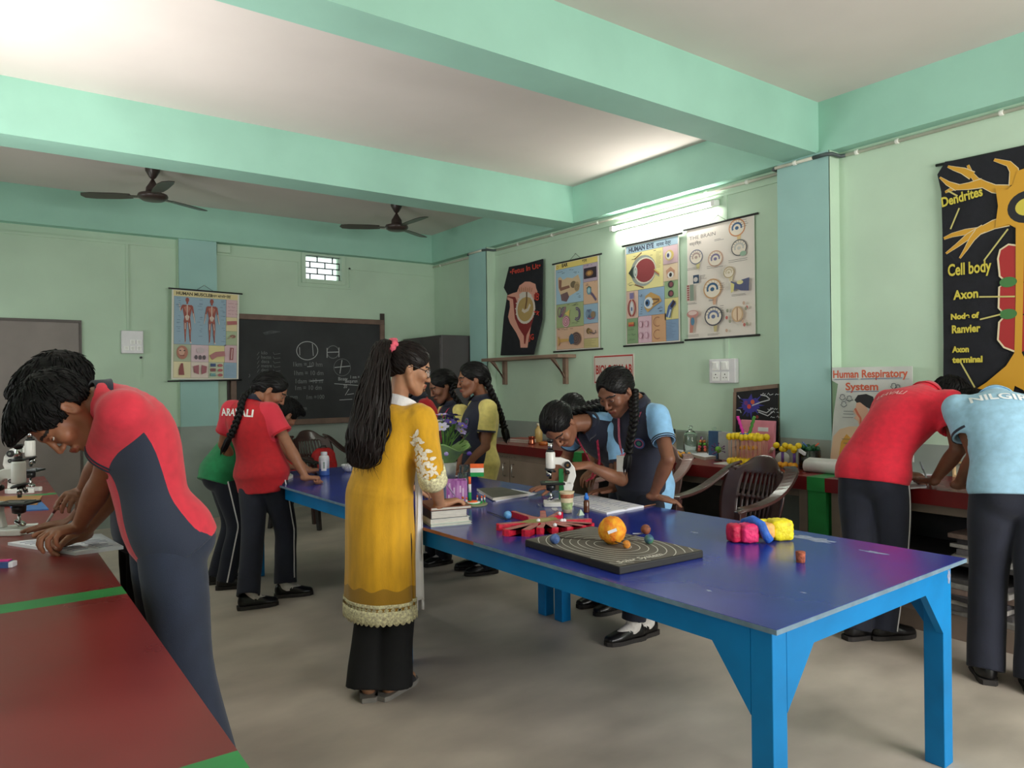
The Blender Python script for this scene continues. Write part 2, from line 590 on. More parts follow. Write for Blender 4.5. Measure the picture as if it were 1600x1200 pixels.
def switchboard(label, x, y, z, side, w, h, cells):
 t = thing('switch_board', label, 'switch board')
 MB(mSw).box(0, w, 0, h, 0.001, .05).build('box', t, bevel=.006)
 for (u, v, s, kind) in cells:
  if kind == 's':
   o = MB(mSw2).box(u, u + s, v, v + s, .05, .056).build('switch', t, bevel=.002)
   MB(mSw2).hexa([(u + s * .25, v + s * .15, .056), (u + s * .75, v + s * .15, .056), (u + s * .75, v + s * .85, .056), (u + s * .25, v + s * .85, .056)],
      [(u + s * .25, v + s * .15, .058), (u + s * .75, v + s * .15, .058), (u + s * .75, v + s * .85, .066), (u + s * .25, v + s * .85, .066)]).build('rocker', o)
  else:
   mb = MB(mSw2).box(u, u + s, v, v + s, .05, .056)
   mb.use(mHole)
   for dx, dy, r in ((.5, .72, .055), (.3, .35, .045), (.7, .35, .045)):
    mb.lathe([(s * r * 1.4, .0), (s * r * 1.4, .0006)], (u + s * dx, v + s * dy, .056), 10)
   mb.build('socket', t, bevel=.0)
 return wallmat(t, (x, y, z), side)
switchboard('white switch box with two switches and two sockets below the brain chart', XW, 3.865, 1.40, 'right', .255, .195,
   [(.035, .105, .07, 's'), (.125, .105, .07, 's'), (.035, .02, .07, 'k'), (.125, .02, .07, 'k')])
switchboard('white switch box on the back wall left of the muscle chart', 1.145, YB, 1.775, 'back', .205, .235,
   [(.08, .095, .045, 's'), (.14, .095, .045, 's'), (.025, .03, .045, 's'), (.08, .03, .045, 's'), (.14, .03, .045, 's')])
mb = MB(mWall).box(1.325, 1.337, YB - .008, YB, 1.48, 1.72)
mb.use(mIron).lathe([(.012, 0), (.012, .02)], (1.331, YB - .001, 1.735), 10, (0, -1, 0))
tagd(mb.build('wire_stub'), 'thin capped wire hanging on the back wall below the left switch box', 'wire')
# ------------------------------------------------------------------ tube light
t = thing('tube_light', 'lit white tube light batten on the right wall above the eye chart', 'light', (XW, 4.37, 2.86))
MB(mSw2).box(-.045, -.012, -.6, .6, -.022, .022).build('batten', t, bevel=.004)
MB(mat('tube_glow', (255, 252, 244), .4, var=0, emit=80.0)).lathe([(.012, 0), (.014, .004), (.014, 1.11), (.012, 1.114)], (-.07, -.557, -.012), 16, (0, 1, 0)).build('tube', t)
for s in (-1, 1):
 MB(mSw2).box(-.088, -.04, s * .585 - .02, s * .585 + .02, -.03, .015).build('lamp_holder', t, bevel=.004)
# ------------------------------------------------------------------ ceiling fans
mFan = mat('fan_brown', (58, 46, 42), .35, var=.05)
def make_fan(loc, label):
 t = thing('ceiling_fan', label, 'fan', loc, group='ceiling fans')
 MB(mFan).lathe([(.012, .0), (.055, .01), (.062, -.0), (.06, -.02), (.03, -.075), (.016, -.09)][::-1], (0, 0, 0), 20).build('canopy', t)
 MB(mFan).cyl((0, 0, -.2), (0, 0, -.05), .012).build('down_rod', t)
 MB(mFan).lathe([(.03, -.285), (.09, -.28), (.118, -.262), (.125, -.245), (.118, -.228), (.06, -.215), (.055, -.17), (.03, -.13), (.014, -.1)], (0, 0, 0), 28).build('motor', t)
 for k in range(3):
  a = 2 * PI * k / 3 + .55
  mb = MB(mFan)
  R = Matrix.Rotation(a, 4, 'Z')
  mb.T = R
  mb.hexa([(.1, -.02, -.252), (.2, -.03, -.252), (.2, .03, -.248), (.1, .02, -.25)], [(.1, -.02, -.247), (.2, -.03, -.247), (.2, .03, -.243), (.1, .02, -.245)])
  pr = [(.18, -.05), (.3, -.066), (.5, -.068), (.58, -.05), (.6, 0), (.58, .05), (.5, .062), (.3, .06), (.18, .045)]
  mb.prism(pr, -.003, .003, Matrix.Translation((0, 0, -.245)) @ Matrix.Rotation(math.radians(9), 4, 'X'))
  mb.build('blade', t)
 return t
make_fan((1.235, 7.08, ZC), 'brown ceiling fan farther left, above the muscle chart')
make_fan((3.62, 7.06, ZC), 'brown ceiling fan near the right corner of the back bay')
# ------------------------------------------------------------------ benches along the walls
mRed = mat('bench_red', (122, 38, 36), 0.30, var=.07, scale=3, bump=.02, bscale=20, rvar=.05)
mRedEdge = mat('bench_red_edge', (112, 22, 24), 0.35, var=.06, scale=6)
mGreen = mat('stripe_green', (44, 138, 70), 0.4, var=.06, scale=8)
mCab = mat('cabinet_grey_brown', (150, 132, 118), 0.55, var=.05, scale=4)
mCabD = mat('bench_base_brown', (120, 104, 92), 0.6, var=.06, scale=5)
mSteel = mat('handle_steel', (190, 186, 180), .25, .9, var=.03)
# left bench (the photographer stands at its near end)
LZ = .84
LX0, LX1 = -.62, .322
t = thing('lab_bench', 'long red topped bench with green cross stripes on the left', 'bench', (0, 0, 0))
cuts = [(1.05, 1.20, mGreen), (1.20, 2.305, mRed), (2.305, 2.40, mGreen), (2.40, 4.72, mRed), (4.72, 4.80, mGreen), (4.80, 5.75, mRed)]
mb = MB(mRed)
for y0, y1, m in cuts:
 mb.use(m).box(LX0, LX1, y0, y1, LZ - .05, LZ)
mb.build('worktop', t)
for y0, y1 in ((1.09, 1.16), (2.32, 2.39), (4.72, 4.79), (5.6, 5.67)):
 MB(mCab).box(LX0 + .03, LX1 - .05, y0, y1, 0, LZ - .05).build('support_wall', t)
MB(mCab).box(LX0 + .03, LX0 + .06, 1.16, 5.6, 0.0, LZ - .05).build('back_panel', t)
MB(mCabD).box(LX0 + .06, LX1 - .09, 1.16, 5.6, 0.0, .1).build('plinth', t)
# right bench
RZ = .81
RX = 4.195
pts = [(RX, .2), (XW - .002, .2), (XW - .002, 2.755), (4.715, 2.755), (4.715, 3.165), (XW - .002, 3.165), (XW - .002, 6.78), (RX, 6.78)]
t = thing('worktop', 'long red worktop of the bench along the right wall', 'worktop', (0, 0, 0))
mb = MB(mRed)
mb.prism(pts, RZ - .055, RZ)
mb.use(mRedEdge).box(RX - .006, RX + .01, .2, 6.78, RZ - .085, RZ - .0005)
mb.use(mGreen)
for y0, y1 in ((2.50, 2.62), (4.75, 4.87)):
 mb.box(RX - .0065, XW - .003, y0, y1, RZ - .02, RZ + .0006)
 mb.box(RX - .0075, RX, y0, y1, RZ - .0855, RZ + .0005)
mb.build('worktop_board', t)
MB(mDado).box(4.83, 4.848, 3.17, 6.78, RZ, RZ + .18).build('backsplash', t)
# the far unit: a grey cabinet with two doors and bent wire handles
t = thing('bench_cabinet', 'grey cabinet with wire handles under the far end of the red worktop', 'cabinet', (RX + .03, 5.0, 0))
MB(mCab).box(.02, .62, 0, 1.75, .08, RZ - .0855).build('body', t)
MB(mCabD).box(.06, .6, .01, 1.74, 0, .08).build('plinth', t)
for y0, y1, hy in ((.01, .87, .80), (.88, 1.74, .95)):
 dr = MB(mCab).box(0, .02, y0, y1, .10, RZ - .15).build('door', t, bevel=.003)
 mb = MB(mSteel)
 mb.sweep([(0, hy, .62), (-.03, hy, .615), (-.035, hy - .01, .55), (-.03, hy, .5), (-.0, hy, .495)], .006, 8)
 mb.build('handle', dr)
a = Art()
a.scrawl(0, 0, .75, .022, (70, 62, 58), 5, .004)
o = a.build('stencil_lettering', t)
o.matrix_parent_inverse = Matrix.Identity(4)
o.matrix_local = Matrix(((0, 0, -1, .018), (-1, 0, 0, 1.55), (0, 1, 0, RZ - .135), (0, 0, 0, 1)))
# open bays with grey brown frames
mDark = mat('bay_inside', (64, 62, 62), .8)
def bay(y0, y1, label, shelf):
 t = thing('open_cabinet', label, 'cabinet', (RX + .03, y0, 0))
 L = y1 - y0
 zt = RZ - .0865
 mb = MB(mCabD).box(0, .05, 0, .06, .11, zt).box(0, .05, L - .06, L, .11, zt).box(0, .05, .06, L - .06, zt - .05, zt)
 mb.build('frame', t, bevel=.003)
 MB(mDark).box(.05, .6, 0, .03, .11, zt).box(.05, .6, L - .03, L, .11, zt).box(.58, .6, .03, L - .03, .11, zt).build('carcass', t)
 MB(mCabD).box(.03, .6, 0, L, 0, .11).build('plinth', t)
 if shelf:
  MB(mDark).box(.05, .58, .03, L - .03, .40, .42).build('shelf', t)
 return t
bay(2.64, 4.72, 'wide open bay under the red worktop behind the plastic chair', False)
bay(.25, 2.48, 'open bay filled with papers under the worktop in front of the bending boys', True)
MB(mGreen).box(RX + .004, RX + .6, 2.50, 2.62, 0, RZ - .0865).build('divider_panel')
tagd(bpy.data.objects['divider_panel'], 'upright green divider panel under the green stripe of the right worktop', 'panel')
# steel cupboard in the far corner
mCup = mat('cupboard_brown_grey', (76, 72, 72), .42, var=.05, scale=3)
c1, c0 = onx(688, 523, 4.33), onx(628, 529, 4.33)
t = thing('steel_cupboard', 'tall dark grey steel cupboard in the corner beyond the far pillar', 'cupboard', (4.33, c1[1], 0))
L = min(8.37, c0[1]) - c1[1]
hz = c1[2]
MB(mCup).box(.015, .515, 0, L, .05, hz).build('body', t, bevel=.006)
MB(mIron).box(.03, .5, .02, L - .02, 0, .05).build('plinth', t)
for y0, y1, hy in ((.01, L / 2 - .003, L / 2 - .06), (L / 2 + .003, L - .01, L / 2 + .06)):
 dr = MB(mCup).box(0, .015, y0, y1, .08, hz - .03).build('door', t, bevel=.003)
 MB(mSteel).box(-.03, 0, hy - .01, hy + .01, .95, 1.07).build('handle', dr, bevel=.004)
# ------------------------------------------------------------------ blue tables
mTop = mat('table_top_blue', (34, 50, 140), 0.2, var=.08, scale=2.5, bump=.012, bscale=12, spec=.5, rvar=.04)
mLeg = mat('table_cyan', (0, 120, 184), 0.5, var=.05, scale=6, spec=.3)
mWorn = mat('worn_edge', (104, 128, 146), .6, var=.1, scale=20)
mChalk = mat('dried_paint', (136, 146, 172), .6, var=.15, scale=60)
mWoodE = mat('bare_wood_edge', (150, 92, 58), .6, var=.1)
TZ = .755
TA = math.radians(1.5)
def tloc(p):
 c, s = math.cos(TA), math.sin(TA)
 x, y = p[0] - 1.70, p[1] - 1.157
 return x * c + y * s - .61, -x * s + y * c - 1.12
def table(label, x0, x1, y0, y1):
 cx, cy = (x0 + x1) / 2, (y0 + y1) / 2
 t = thing('work_table', label, 'table', (1.70 + cx * math.cos(TA) - cy * math.sin(TA), 1.157 + cx * math.sin(TA) + cy * math.cos(TA), 0), TA, group='blue tables pushed end to end')
 hx, hy = (x1 - x0) / 2, (y1 - y0) / 2
 top = MB(mTop).box(-hx, hx, -hy, hy, TZ - .014, TZ).build('tabletop', t)
 mb = MB(mWorn)
 for a0, a1, b0, b1 in ((-hx - .002, -hx, -hy, hy), (hx, hx + .002, -hy, hy), (-hx - .002, hx + .002, -hy - .002, -hy), (-hx - .002, hx + .002, hy, hy + .002)):
  mb.box(a0, a1, b0, b1, TZ - .0145, TZ - .001)
 mb.build('edging', top)
 o = .037
 w = .07
 ax, ay = hx - o, hy - o
 zt = TZ - .0145
 for nm, bx in (('a', (-ax, -ax + .025, -ay + w, ay - w)), ('b', (ax - .025, ax, -ay + w, ay - w)), ('c', (-ax + w, ax - w, -ay, -ay + .025)), ('d', (-ax + w, ax - w, ay - .025, ay))):
  MB(mLeg).box(*bx, zt - .085, zt).build('apron', t)
 for sx in (-1, 1):
  for sy in (-1, 1):
   lx0, lx1 = sorted((sx * ax, sx * (ax - w)))
   ly0, ly1 = sorted((sy * ay, sy * (ay - w)))
   lg = MB(mLeg).box(lx0, lx1, ly0, ly1, 0, zt).build('leg', t, bevel=.003)
   # triangular corner braces
   mb = MB(mLeg)
   M1 = Matrix.Translation((0, sy * ay - (.025 if sy > 0 else 0), 0)) @ Matrix(((1, 0, 0, 0), (0, 0, 1, 0), (0, 1, 0, 0), (0, 0, 0, 1)))
   q = sx * (ax - w)
   mb.prism([(q, zt - .085), (q - sx * .14, zt - .085), (q, zt - .25)], 0, .025, M1)
   M2 = Matrix.Translation((sx * ax - (.025 if sx > 0 else 0), 0, 0)) @ Matrix(((0, 0, 1, 0), (1, 0, 0, 0), (0, 1, 0, 0), (0, 0, 0, 1)))
   q = sy * (ay - w)
   mb.prism([(q, zt - .085), (q - sy * .13, zt - .085), (q, zt - .26)], 0, .025, M2)
   mb.build('corner_brace', lg)
 return t, top
tA, topA = table('near blue table carrying the solar system board', 0, 1.22, 0, 2.24)
tB, topB = table('far blue table under the white bottle, joined to the end of the near one', 0, 1.22, 2.25, 4.46)
def blob(mb, cx, cy, rx, ry, z, seed, n=18):
 rnd = random.Random(seed)
 pts = []
 for i in range(n):
  a = 2 * PI * i / n
  k = rnd.uniform(.55, 1.1)
  pts.append((cx + rx * k * math.cos(a), cy + ry * k * math.sin(a)))
 return mb.prism(pts, z, z + .0004)
for i, (u, v, rx, ry) in enumerate(((1268, 842, .045, .12), (1365, 863, .014, .06), (1085, 832, .014, .025), (1255, 926, .005, .012), (1108, 923, .007, .012))):
 p = tloc(onz(u, v, TZ))
 blob(MB(mChalk), p[0], p[1], rx, ry, TZ, i + 1).build('dried_paint_stain', topA)
mb = MB(mWoodE).box(-.6128, -.611, .30, 1.115, TZ - .014, TZ + .0003)
mb.build('chipped_edge', topA)
mb = MB(mChalk)
p = onz(1474, 890, .7)
mb.T = Matrix.Translation((.555, -1.0832, .69)) @ Matrix.Rotation(PI / 2, 4, 'X')
blob(mb, 0, 0, .018, .03, 0, 9)
mb.build('paint_smear', tA)
# ------------------------------------------------------------------ plastic chairs
mChair = mat('chair_brown', (66, 42, 40), .22, var=.04, scale=6, spec=.6)
mChairB = mat('chair_black', (34, 31, 32), .25, var=.04, scale=6, spec=.6)
mChairL = mat('chair_rose_brown', (128, 98, 92), .3, var=.04)
def make_chair(loc, rz, label, m, h=.93):
 """plastic armchair facing local -Y"""
 t = thing('plastic_chair', label, 'chair', loc, rz)
 k = h / .93
 # seat
 def seat(u, v):
  x = (u - .5) * (.46 - .05 * v)
  y = -.22 + .44 * v
  z = .44 + .02 * math.cos(PI * u * 2) * (1 - v * .5) - .03 * v - .025 * max(0, 1 - v * 6)
  return (x, y, z)
 MB(m).grid(seat, 14, 14).build('seat', t, solid=.012)
 MB(m).box(-.2, .2, -.215, -.19, .36, .42).box(-.2, .2, .17, .19, .34, .40).box(-.21, -.19, -.19, .17, .36, .42).box(.19, .21, -.19, .17, .36, .42).build('seat_rail', t, bevel=.006)
 # backrest : solid rim with upright slats
 def back(u, v):
  a = (u - .5) * 2
  z = .46 + (h - .46) * v
  hw = .215 + .045 * math.sin(PI * min(1, v * 1.1)) - .04 * max(0, v - .8) / .2
  x = a * hw
  y = .19 + .13 * v - .07 * a * a - .01 * math.sin(PI * v)
  if v > .82:
   z -= (.12 * (v - .82) / .18) * abs(a) ** 2.6
  return (x, y, z)
 nu, nv = 27, 24
 mb = MB(m)
 vs = [back(i / nu, j / nv) for j in range(nv + 1) for i in range(nu + 1)]
 fs = []
 for j in range(nv):
  for i in range(nu):
   a, z = abs((i + .5) / nu - .5) * 2, (j + .5) / nv
   if a < .62 and .10 < z < .74 and i % 2 == 0 and not (.42 < z < .46):
    continue
   fs.append((j * (nu + 1) + i, j * (nu + 1) + i + 1, (j + 1) * (nu + 1) + i + 1, (j + 1) * (nu + 1) + i))
 mb.add(vs, fs, True)
 mb.build('backrest', t, solid=.012)
 for s in (-1, 1):
  # arm : wide curved strip from the top side of the back, forward and down
  P = [V(s * .20, .30, .87 * k), V(s * .245, .265, .845 * k), V(s * .28, .17, .775 * k), V(s * .295, .05, .71 * k), V(s * .292, -.09, .675 * k), V(s * .283, -.20, .665 * k), V(s * .272, -.225, .65 * k)]
  Q = []
  for i in range(len(P) - 1):
   for q in range(4):
    f = q / 4
    p0, p1, p2, p3 = P[max(i - 1, 0)], P[i], P[i + 1], P[min(i + 2, len(P) - 1)]
    Q.append(.5 * (2 * p1 + (p2 - p0) * f + (2 * p0 - 5 * p1 + 4 * p2 - p3) * f * f + (3 * p1 - p0 - 3 * p2 + p3) * f ** 3))
  Q.append(P[-1])
  sec = [(-.038, -.008), (.038, -.008), (.042, 0), (.036, .012), (-.036, .012), (-.042, 0)]
  mb = MB(m).sweep(Q, 1.0, prof=sec, up=(0, 0, 1))
  mb.build('armrest', t, bevel=.003)
  def leg(top, bot, w0, w1, nm):
   (tx, ty, tz), (bx, by, bz) = top, bot
   def sq(c, w):
    return [(c[0] - w, c[1] - w, c[2]), (c[0] + w, c[1] - w, c[2]), (c[0] + w, c[1] + w, c[2]), (c[0] - w, c[1] + w, c[2])]
   MB(m).hexa(sq((bx, by, bz), w1), sq((tx, ty, tz), w0)).build('leg', t, bevel=.006)
  leg((s * .27, -.205, .655 * k), (s * .275, -.26, 0), .026, .02, 'f')
  leg((s * .215, .19, .50), (s * .235, .29, 0), .026, .02, 'r')
 return t
make_chair((3.80, 2.90, 0), math.radians(-97), 'dark brown plastic armchair between the blue table and the open bay', mChair)
make_chair((3.95, 3.84, 0), math.radians(-92), 'faded rose brown plastic chair mostly hidden behind the standing girl in light blue', mChairL)
make_chair((2.28, 6.95, 0), math.radians(35), 'black plastic armchair below the chalkboard, behind the girl in red', mChairB)
make_chair((2.95, 7.55, 0), math.radians(12), 'brown plastic chair below the chalkboard beside the long haired teacher', mChair)
# ------------------------------------------------------------------ soft bodies from distance fields
class Field:
 def __init__(self, lo, hi, h):
  self.h = h
  self.lo = np.asarray(lo, float) - 3 * h
  self.n = np.ceil((np.asarray(hi, float) + 3 * h - self.lo) / h).astype(int) + 1
  self.d = np.full(self.n, 1.0, np.float32)
 def region(self, lo, hi):
  a = np.clip(np.floor((np.asarray(lo) - self.lo) / self.h).astype(int), 0, self.n)
  b = np.clip(np.ceil((np.asarray(hi) - self.lo) / self.h).astype(int) + 1, 0, self.n)
  if (b <= a).any():
   return None, None
  sl = tuple(slice(a[i], b[i]) for i in range(3))
  ax = [(self.lo[i] + self.h * np.arange(a[i], b[i])).astype(np.float32) for i in range(3)]
  G = np.stack(np.meshgrid(*ax, indexing='ij'), -1)
  return sl, G
 def comb(self, sl, e, k, op):
  d = self.d[sl]
  if op == 'add':
   if k > 0:
    q = np.maximum(k - np.abs(d - e), 0)
    self.d[sl] = np.minimum(d, e) - q * q / (4 * k)
   else:
    self.d[sl] = np.minimum(d, e)
  else:
   e = -e
   if k > 0:
    q = np.maximum(k - np.abs(d - e), 0)
    self.d[sl] = np.maximum(d, e) + q * q / (4 * k)
   else:
    self.d[sl] = np.maximum(d, e)
 def tube(self, st, k=0.02, op='add', cap=('r', 'r'), fine=3, mod=None, off=0.0):
  """st: list of (pos, a, b, side). elliptical section: a along side, b across"""
  S = smooth_st(st, fine)
  R = max(float(np.max(S[1])), float(np.max(S[2]))) + off
  m = R * 1.1 + k * 1.2 + 3 * self.h
  lo, hi = S[0].min(0) - m, S[0].max(0) + m
  a = np.clip(np.floor((lo - self.lo) / self.h).astype(int), 0, self.n)
  b = np.clip(np.ceil((hi - self.lo) / self.h).astype(int) + 1, 0, self.n)
  if (b <= a).any():
   return
  sl = tuple(slice(a[i], b[i]) for i in range(3))
  X, Y, Z = [(self.lo[i] + self.h * np.arange(a[i], b[i])).astype(np.float32) for i in range(3)]
  X, Y, Z = X[:, None, None], Y[None, :, None], Z[None, None, :]
  best = T = None
  Pf = S[0].astype(np.float32)
  for i in range(len(Pf) - 1):
   A = Pf[i]
   AB = Pf[i + 1] - A
   L2 = float(AB @ AB) + 1e-9
   x, y, z = X - A[0], Y - A[1], Z - A[2]
   q = (x * (AB[0] / L2) + y * (AB[1] / L2)) + z * (AB[2] / L2)
   t = np.clip(q, 0, 1)
   d2 = (x * x + y * y) + z * z
   d2 += L2 * t * (t - 2 * q)
   if best is None:
    best, T = d2, t
   else:
    mk = d2 < best
    best[mk] = d2[mk]
    T[mk] = i + t[mk]
  mk = best < m * m
  e = np.sqrt(np.maximum(best, 0)) - np.float32(R)
  I = np.nonzero(mk)
  G = np.stack([X.ravel()[I[0]], Y.ravel()[I[1]], Z.ravel()[I[2]]], 1)
  e[mk] = tube_eval(G, S, cap, mod, T[mk]) - off
  self.comb(sl, e, k, op)
 def ell(self, c, r, A, k=0.01, op='add'):
  """ellipsoid, A rows = its axes"""
  c = np.asarray(c, float)
  R = max(r) + k * 1.2 + 3 * self.h
  sl, G = self.region(c - R, c + R)
  if sl is None:
   return
  q = G - c.astype(np.float32)
  A = np.asarray(A, np.float32)
  x = [q @ A[i] / r[i] for i in range(3)]
  kk = np.sqrt(x[0] ** 2 + x[1] ** 2 + x[2] ** 2)
  g = np.sqrt((x[0] / r[0]) ** 2 + (x[1] / r[1]) ** 2 + (x[2] / r[2]) ** 2) + 1e-6
  e = kk * (kk - 1) / g
  e = np.where(kk < .2, -min(r), e)
  self.comb(sl, e.astype(np.float32), k, op)
 def halfspace(self, p, n, lo=None, hi=None, k=0.0):
  """remove what lies on the side n points to (inside the box lo..hi)"""
  if lo is None:
   lo, hi = self.lo, self.lo + self.h * self.n
  sl, G = self.region(lo, hi)
  if sl is None:
   return
  e = (G - np.asarray(p, np.float32)) @ np.asarray(nrm(n), np.float32)
  self.comb(sl, -e, k, 'sub')
 def mesh(self):
  d, h = self.d, self.h
  s = d < 0
  c = np.zeros(tuple(self.n - 1), np.uint8)
  for i in (0, 1):
   for j in (0, 1):
    for k in (0, 1):
     c += s[i:self.n[0] - 1 + i, j:self.n[1] - 1 + j, k:self.n[2] - 1 + k]
  act = (c > 0) & (c < 8)
  I = np.argwhere(act)
  idx = np.full(act.shape, -1, np.int32)
  idx[act] = np.arange(len(I), dtype=np.int32)
  cs = np.array([(i, j, k) for i in (0, 1) for j in (0, 1) for k in (0, 1)])
  val = np.stack([d[I[:, 0] + o[0], I[:, 1] + o[1], I[:, 2] + o[2]] for o in cs], 1)
  acc = np.zeros((len(I), 3))
  cnt = np.zeros(len(I))
  for a in range(8):
   for b in range(a + 1, 8):
    if np.abs(cs[a] - cs[b]).sum() != 1:
     continue
    va, vb = val[:, a], val[:, b]
    x = (va < 0) != (vb < 0)
    t = np.where(x, va / np.where(x, va - vb, 1), 0)
    acc += np.where(x[:, None], cs[a] + t[:, None] * (cs[b] - cs[a]), 0)
    cnt += x
  P = self.lo + h * (I + acc / cnt[:, None])
  F = []
  for ax in range(3):
   o1, o2 = [(1, 2), (2, 0), (0, 1)][ax]
   e = np.zeros(3, int)
   e[ax] = 1
   n = self.n
   A = s[:n[0] - e[0], :n[1] - e[1], :n[2] - e[2]]
   B = s[e[0]:, e[1]:, e[2]:]
   E = np.argwhere(A != B)
   if not len(E):
    continue
   ok = (E[:, o1] > 0) & (E[:, o2] > 0) & (E[:, o1] < n[o1] - 1) & (E[:, o2] < n[o2] - 1)
   E = E[ok]
   flip = B[E[:, 0], E[:, 1], E[:, 2]]
   q = []
   for d1, d2 in ((-1, -1), (0, -1), (0, 0), (-1, 0)):
    W = E.copy()
    W[:, o1] += d1
    W[:, o2] += d2
    q.append(idx[W[:, 0], W[:, 1], W[:, 2]])
   q = np.stack(q, 1)
   q[flip] = q[flip][:, ::-1]
   F.append(q)
  F = np.concatenate(F)
  F = F[(F >= 0).all(1)]
  return P, F
def smooth_st(st, fine):
 P = np.array([s[0] for s in st], float)
 a = np.array([s[1] for s in st], float)
 b = np.array([(s[2] if len(s) > 2 and s[2] is not None else s[1]) for s in st], float)
 if len(st[0]) > 3:
  sd = np.array([s[3] for s in st], float)
 else:
  t = nrm(P[-1] - P[0])
  q = V(0, 0, 1) if abs(t[2]) < .9 else V(1, 0, 0)
  sd = np.tile(nrm(np.cross(t, q)), (len(st), 1))
 if fine > 1 and len(st) > 2:
  def cr(X):
   out = []
   for i in range(len(X) - 1):
    p0, p1, p2, p3 = X[max(i - 1, 0)], X[i], X[i + 1], X[min(i + 2, len(X) - 1)]
    for j in range(fine):
     f = j / fine
     out.append(.5 * (2 * p1 + (p2 - p0) * f + (2 * p0 - 5 * p1 + 4 * p2 - p3) * f * f + (3 * p1 - p0 - 3 * p2 + p3) * f ** 3))
   out.append(X[-1])
   return np.array(out)
  P, a, b, sd = cr(P), cr(a), cr(b), cr(sd)
 return P, a, b, sd
def tube_near(G, S):
 P, a, b, sd = [x.astype(np.float32) for x in S]
 sh = G.shape[:-1]
 best = np.full(sh, 1e9, np.float32)
 T = np.zeros(sh, np.float32)
 for i in range(len(P) - 1):
  AB = P[i + 1] - P[i]
  L2 = float(AB @ AB) + 1e-9
  q = G - P[i]
  t = np.clip((q @ AB) / L2, 0, 1)
  r = q - t[..., None] * AB
  d2 = (r * r).sum(-1)
  m = d2 < best
  best = np.where(m, d2, best)
  T = np.where(m, i + t, T)
 return T
def tube_param(G, S, T=None):
 P, a, b, sd = [x.astype(np.float32) for x in S]
 T = tube_near(G, S) if T is None else T
 i = np.minimum(T.astype(np.int32), len(P) - 2)
 f = (T - i)[..., None]
 tg = P[1:] - P[:-1]
 tg = tg / np.linalg.norm(tg, axis=1, keepdims=True)
 # blend tangents for continuous frames
 tv = np.concatenate([tg[:1], (tg[1:] + tg[:-1]) / 2, tg[-1:]])
 C = P[i] * (1 - f) + P[i + 1] * f
 t = tv[i] * (1 - f) + tv[i + 1] * f
 t /= np.linalg.norm(t, axis=-1, keepdims=True) + 1e-9
 s = sd[i] * (1 - f) + sd[i + 1] * f
 s -= (s * t).sum(-1, keepdims=True) * t
 s /= np.linalg.norm(s, axis=-1, keepdims=True) + 1e-9
 v = np.cross(t, s)
 f = f[..., 0]
 aa = a[i] * (1 - f) + a[i + 1] * f
 bb = b[i] * (1 - f) + b[i + 1] * f
 r = G - C
 return T, (r * s).sum(-1), (r * v).sum(-1), (r * t).sum(-1), aa, bb
def tube_eval(G, S, cap, mod=None, T=None):
 T, u, v, w, a, b = tube_param(G, S, T)
 if mod is not None:
  k = mod(np.arctan2(v / b, u / a), T / (len(S[0]) - 1))
  a, b = a * k, b * k
 c = np.minimum(a, b)
 N = len(S[0]) - 1
 if cap[0] == 'f':
  w = np.where(T <= 1e-6, 0, w)
 if cap[1] == 'f':
  w = np.where(T >= N - 1e-6, 0, w)
 x2, y2, z2 = (u / a) ** 2, (v / b) ** 2, (w / c) ** 2
 k = np.sqrt(x2 + y2 + z2)
 g = np.sqrt(x2 / a ** 2 + y2 / b ** 2 + z2 / c ** 2) + 1e-6
 e = np.where(k < .15, -c, k * (k - 1) / g)
 P = S[0]
 if cap[0] == 'f':
  n = nrm(P[0] - P[1]).astype(np.float32)
  e = np.maximum(e, (G - P[0].astype(np.float32)) @ n)
 if cap[1] == 'f':
  n = nrm(P[-1] - P[-2]).astype(np.float32)
  e = np.maximum(e, (G - P[-1].astype(np.float32)) @ n)
 return e.astype(np.float32)
def np_mesh(name, P, F, mats, mi=None, parent=None, base=(0, 0, 0), relax=1, smooth=True):
 P = np.array(P)
 if relax:
  E = np.concatenate([F[:, [0, 1]], F[:, [1, 2]], F[:, [2, 3]], F[:, [3, 0]]])
  E = np.concatenate([E, E[:, ::-1]])
  deg = np.bincount(E[:, 0], minlength=len(P)).astype(float)
  for it in range(relax):
   acc = np.stack([np.bincount(E[:, 0], P[E[:, 1], k], minlength=len(P)) for k in range(3)], 1)
   P = P * .4 + .6 * acc / np.maximum(deg, 1)[:, None]
 me = bpy.data.meshes.new(name)
 me.vertices.add(len(P))
 me.vertices.foreach_set('co', (P - np.asarray(base)).astype(np.float32).ravel())
 me.loops.add(F.size)
 me.loops.foreach_set('vertex_index', F.astype(np.int32).ravel())
 me.polygons.add(len(F))
 me.polygons.foreach_set('loop_start', np.arange(0, F.size, 4, dtype=np.int32))
 for m in mats:
  me.materials.append(m)
 if mi is not None:
  me.polygons.foreach_set('material_index', np.asarray(mi, np.int32))
 me.polygons.foreach_set('use_smooth', np.full(len(F), smooth))
 me.update(calc_edges=True)
 me.validate()
 return link_mesh(name, me, parent), P
def keep_largest(P, F):
 n = len(P)
 lab = np.arange(n)
 for _ in range(60):
  m = lab[F].min(1)
  new = lab.copy()
  for c in range(4):
   np.minimum.at(new, lab[F[:, c]], m)
  while True:
   nn = new[new]
   if (nn == new).all():
    break
   new = nn
  if (new == lab).all():
   break
  lab = new
 big = np.argmax(np.bincount(lab[F[:, 0]]))
 F = F[lab[F[:, 0]] == big]
 used = np.zeros(n, bool)
 used[F.ravel()] = True
 mp = np.cumsum(used) - 1
 return P[used], mp[F]
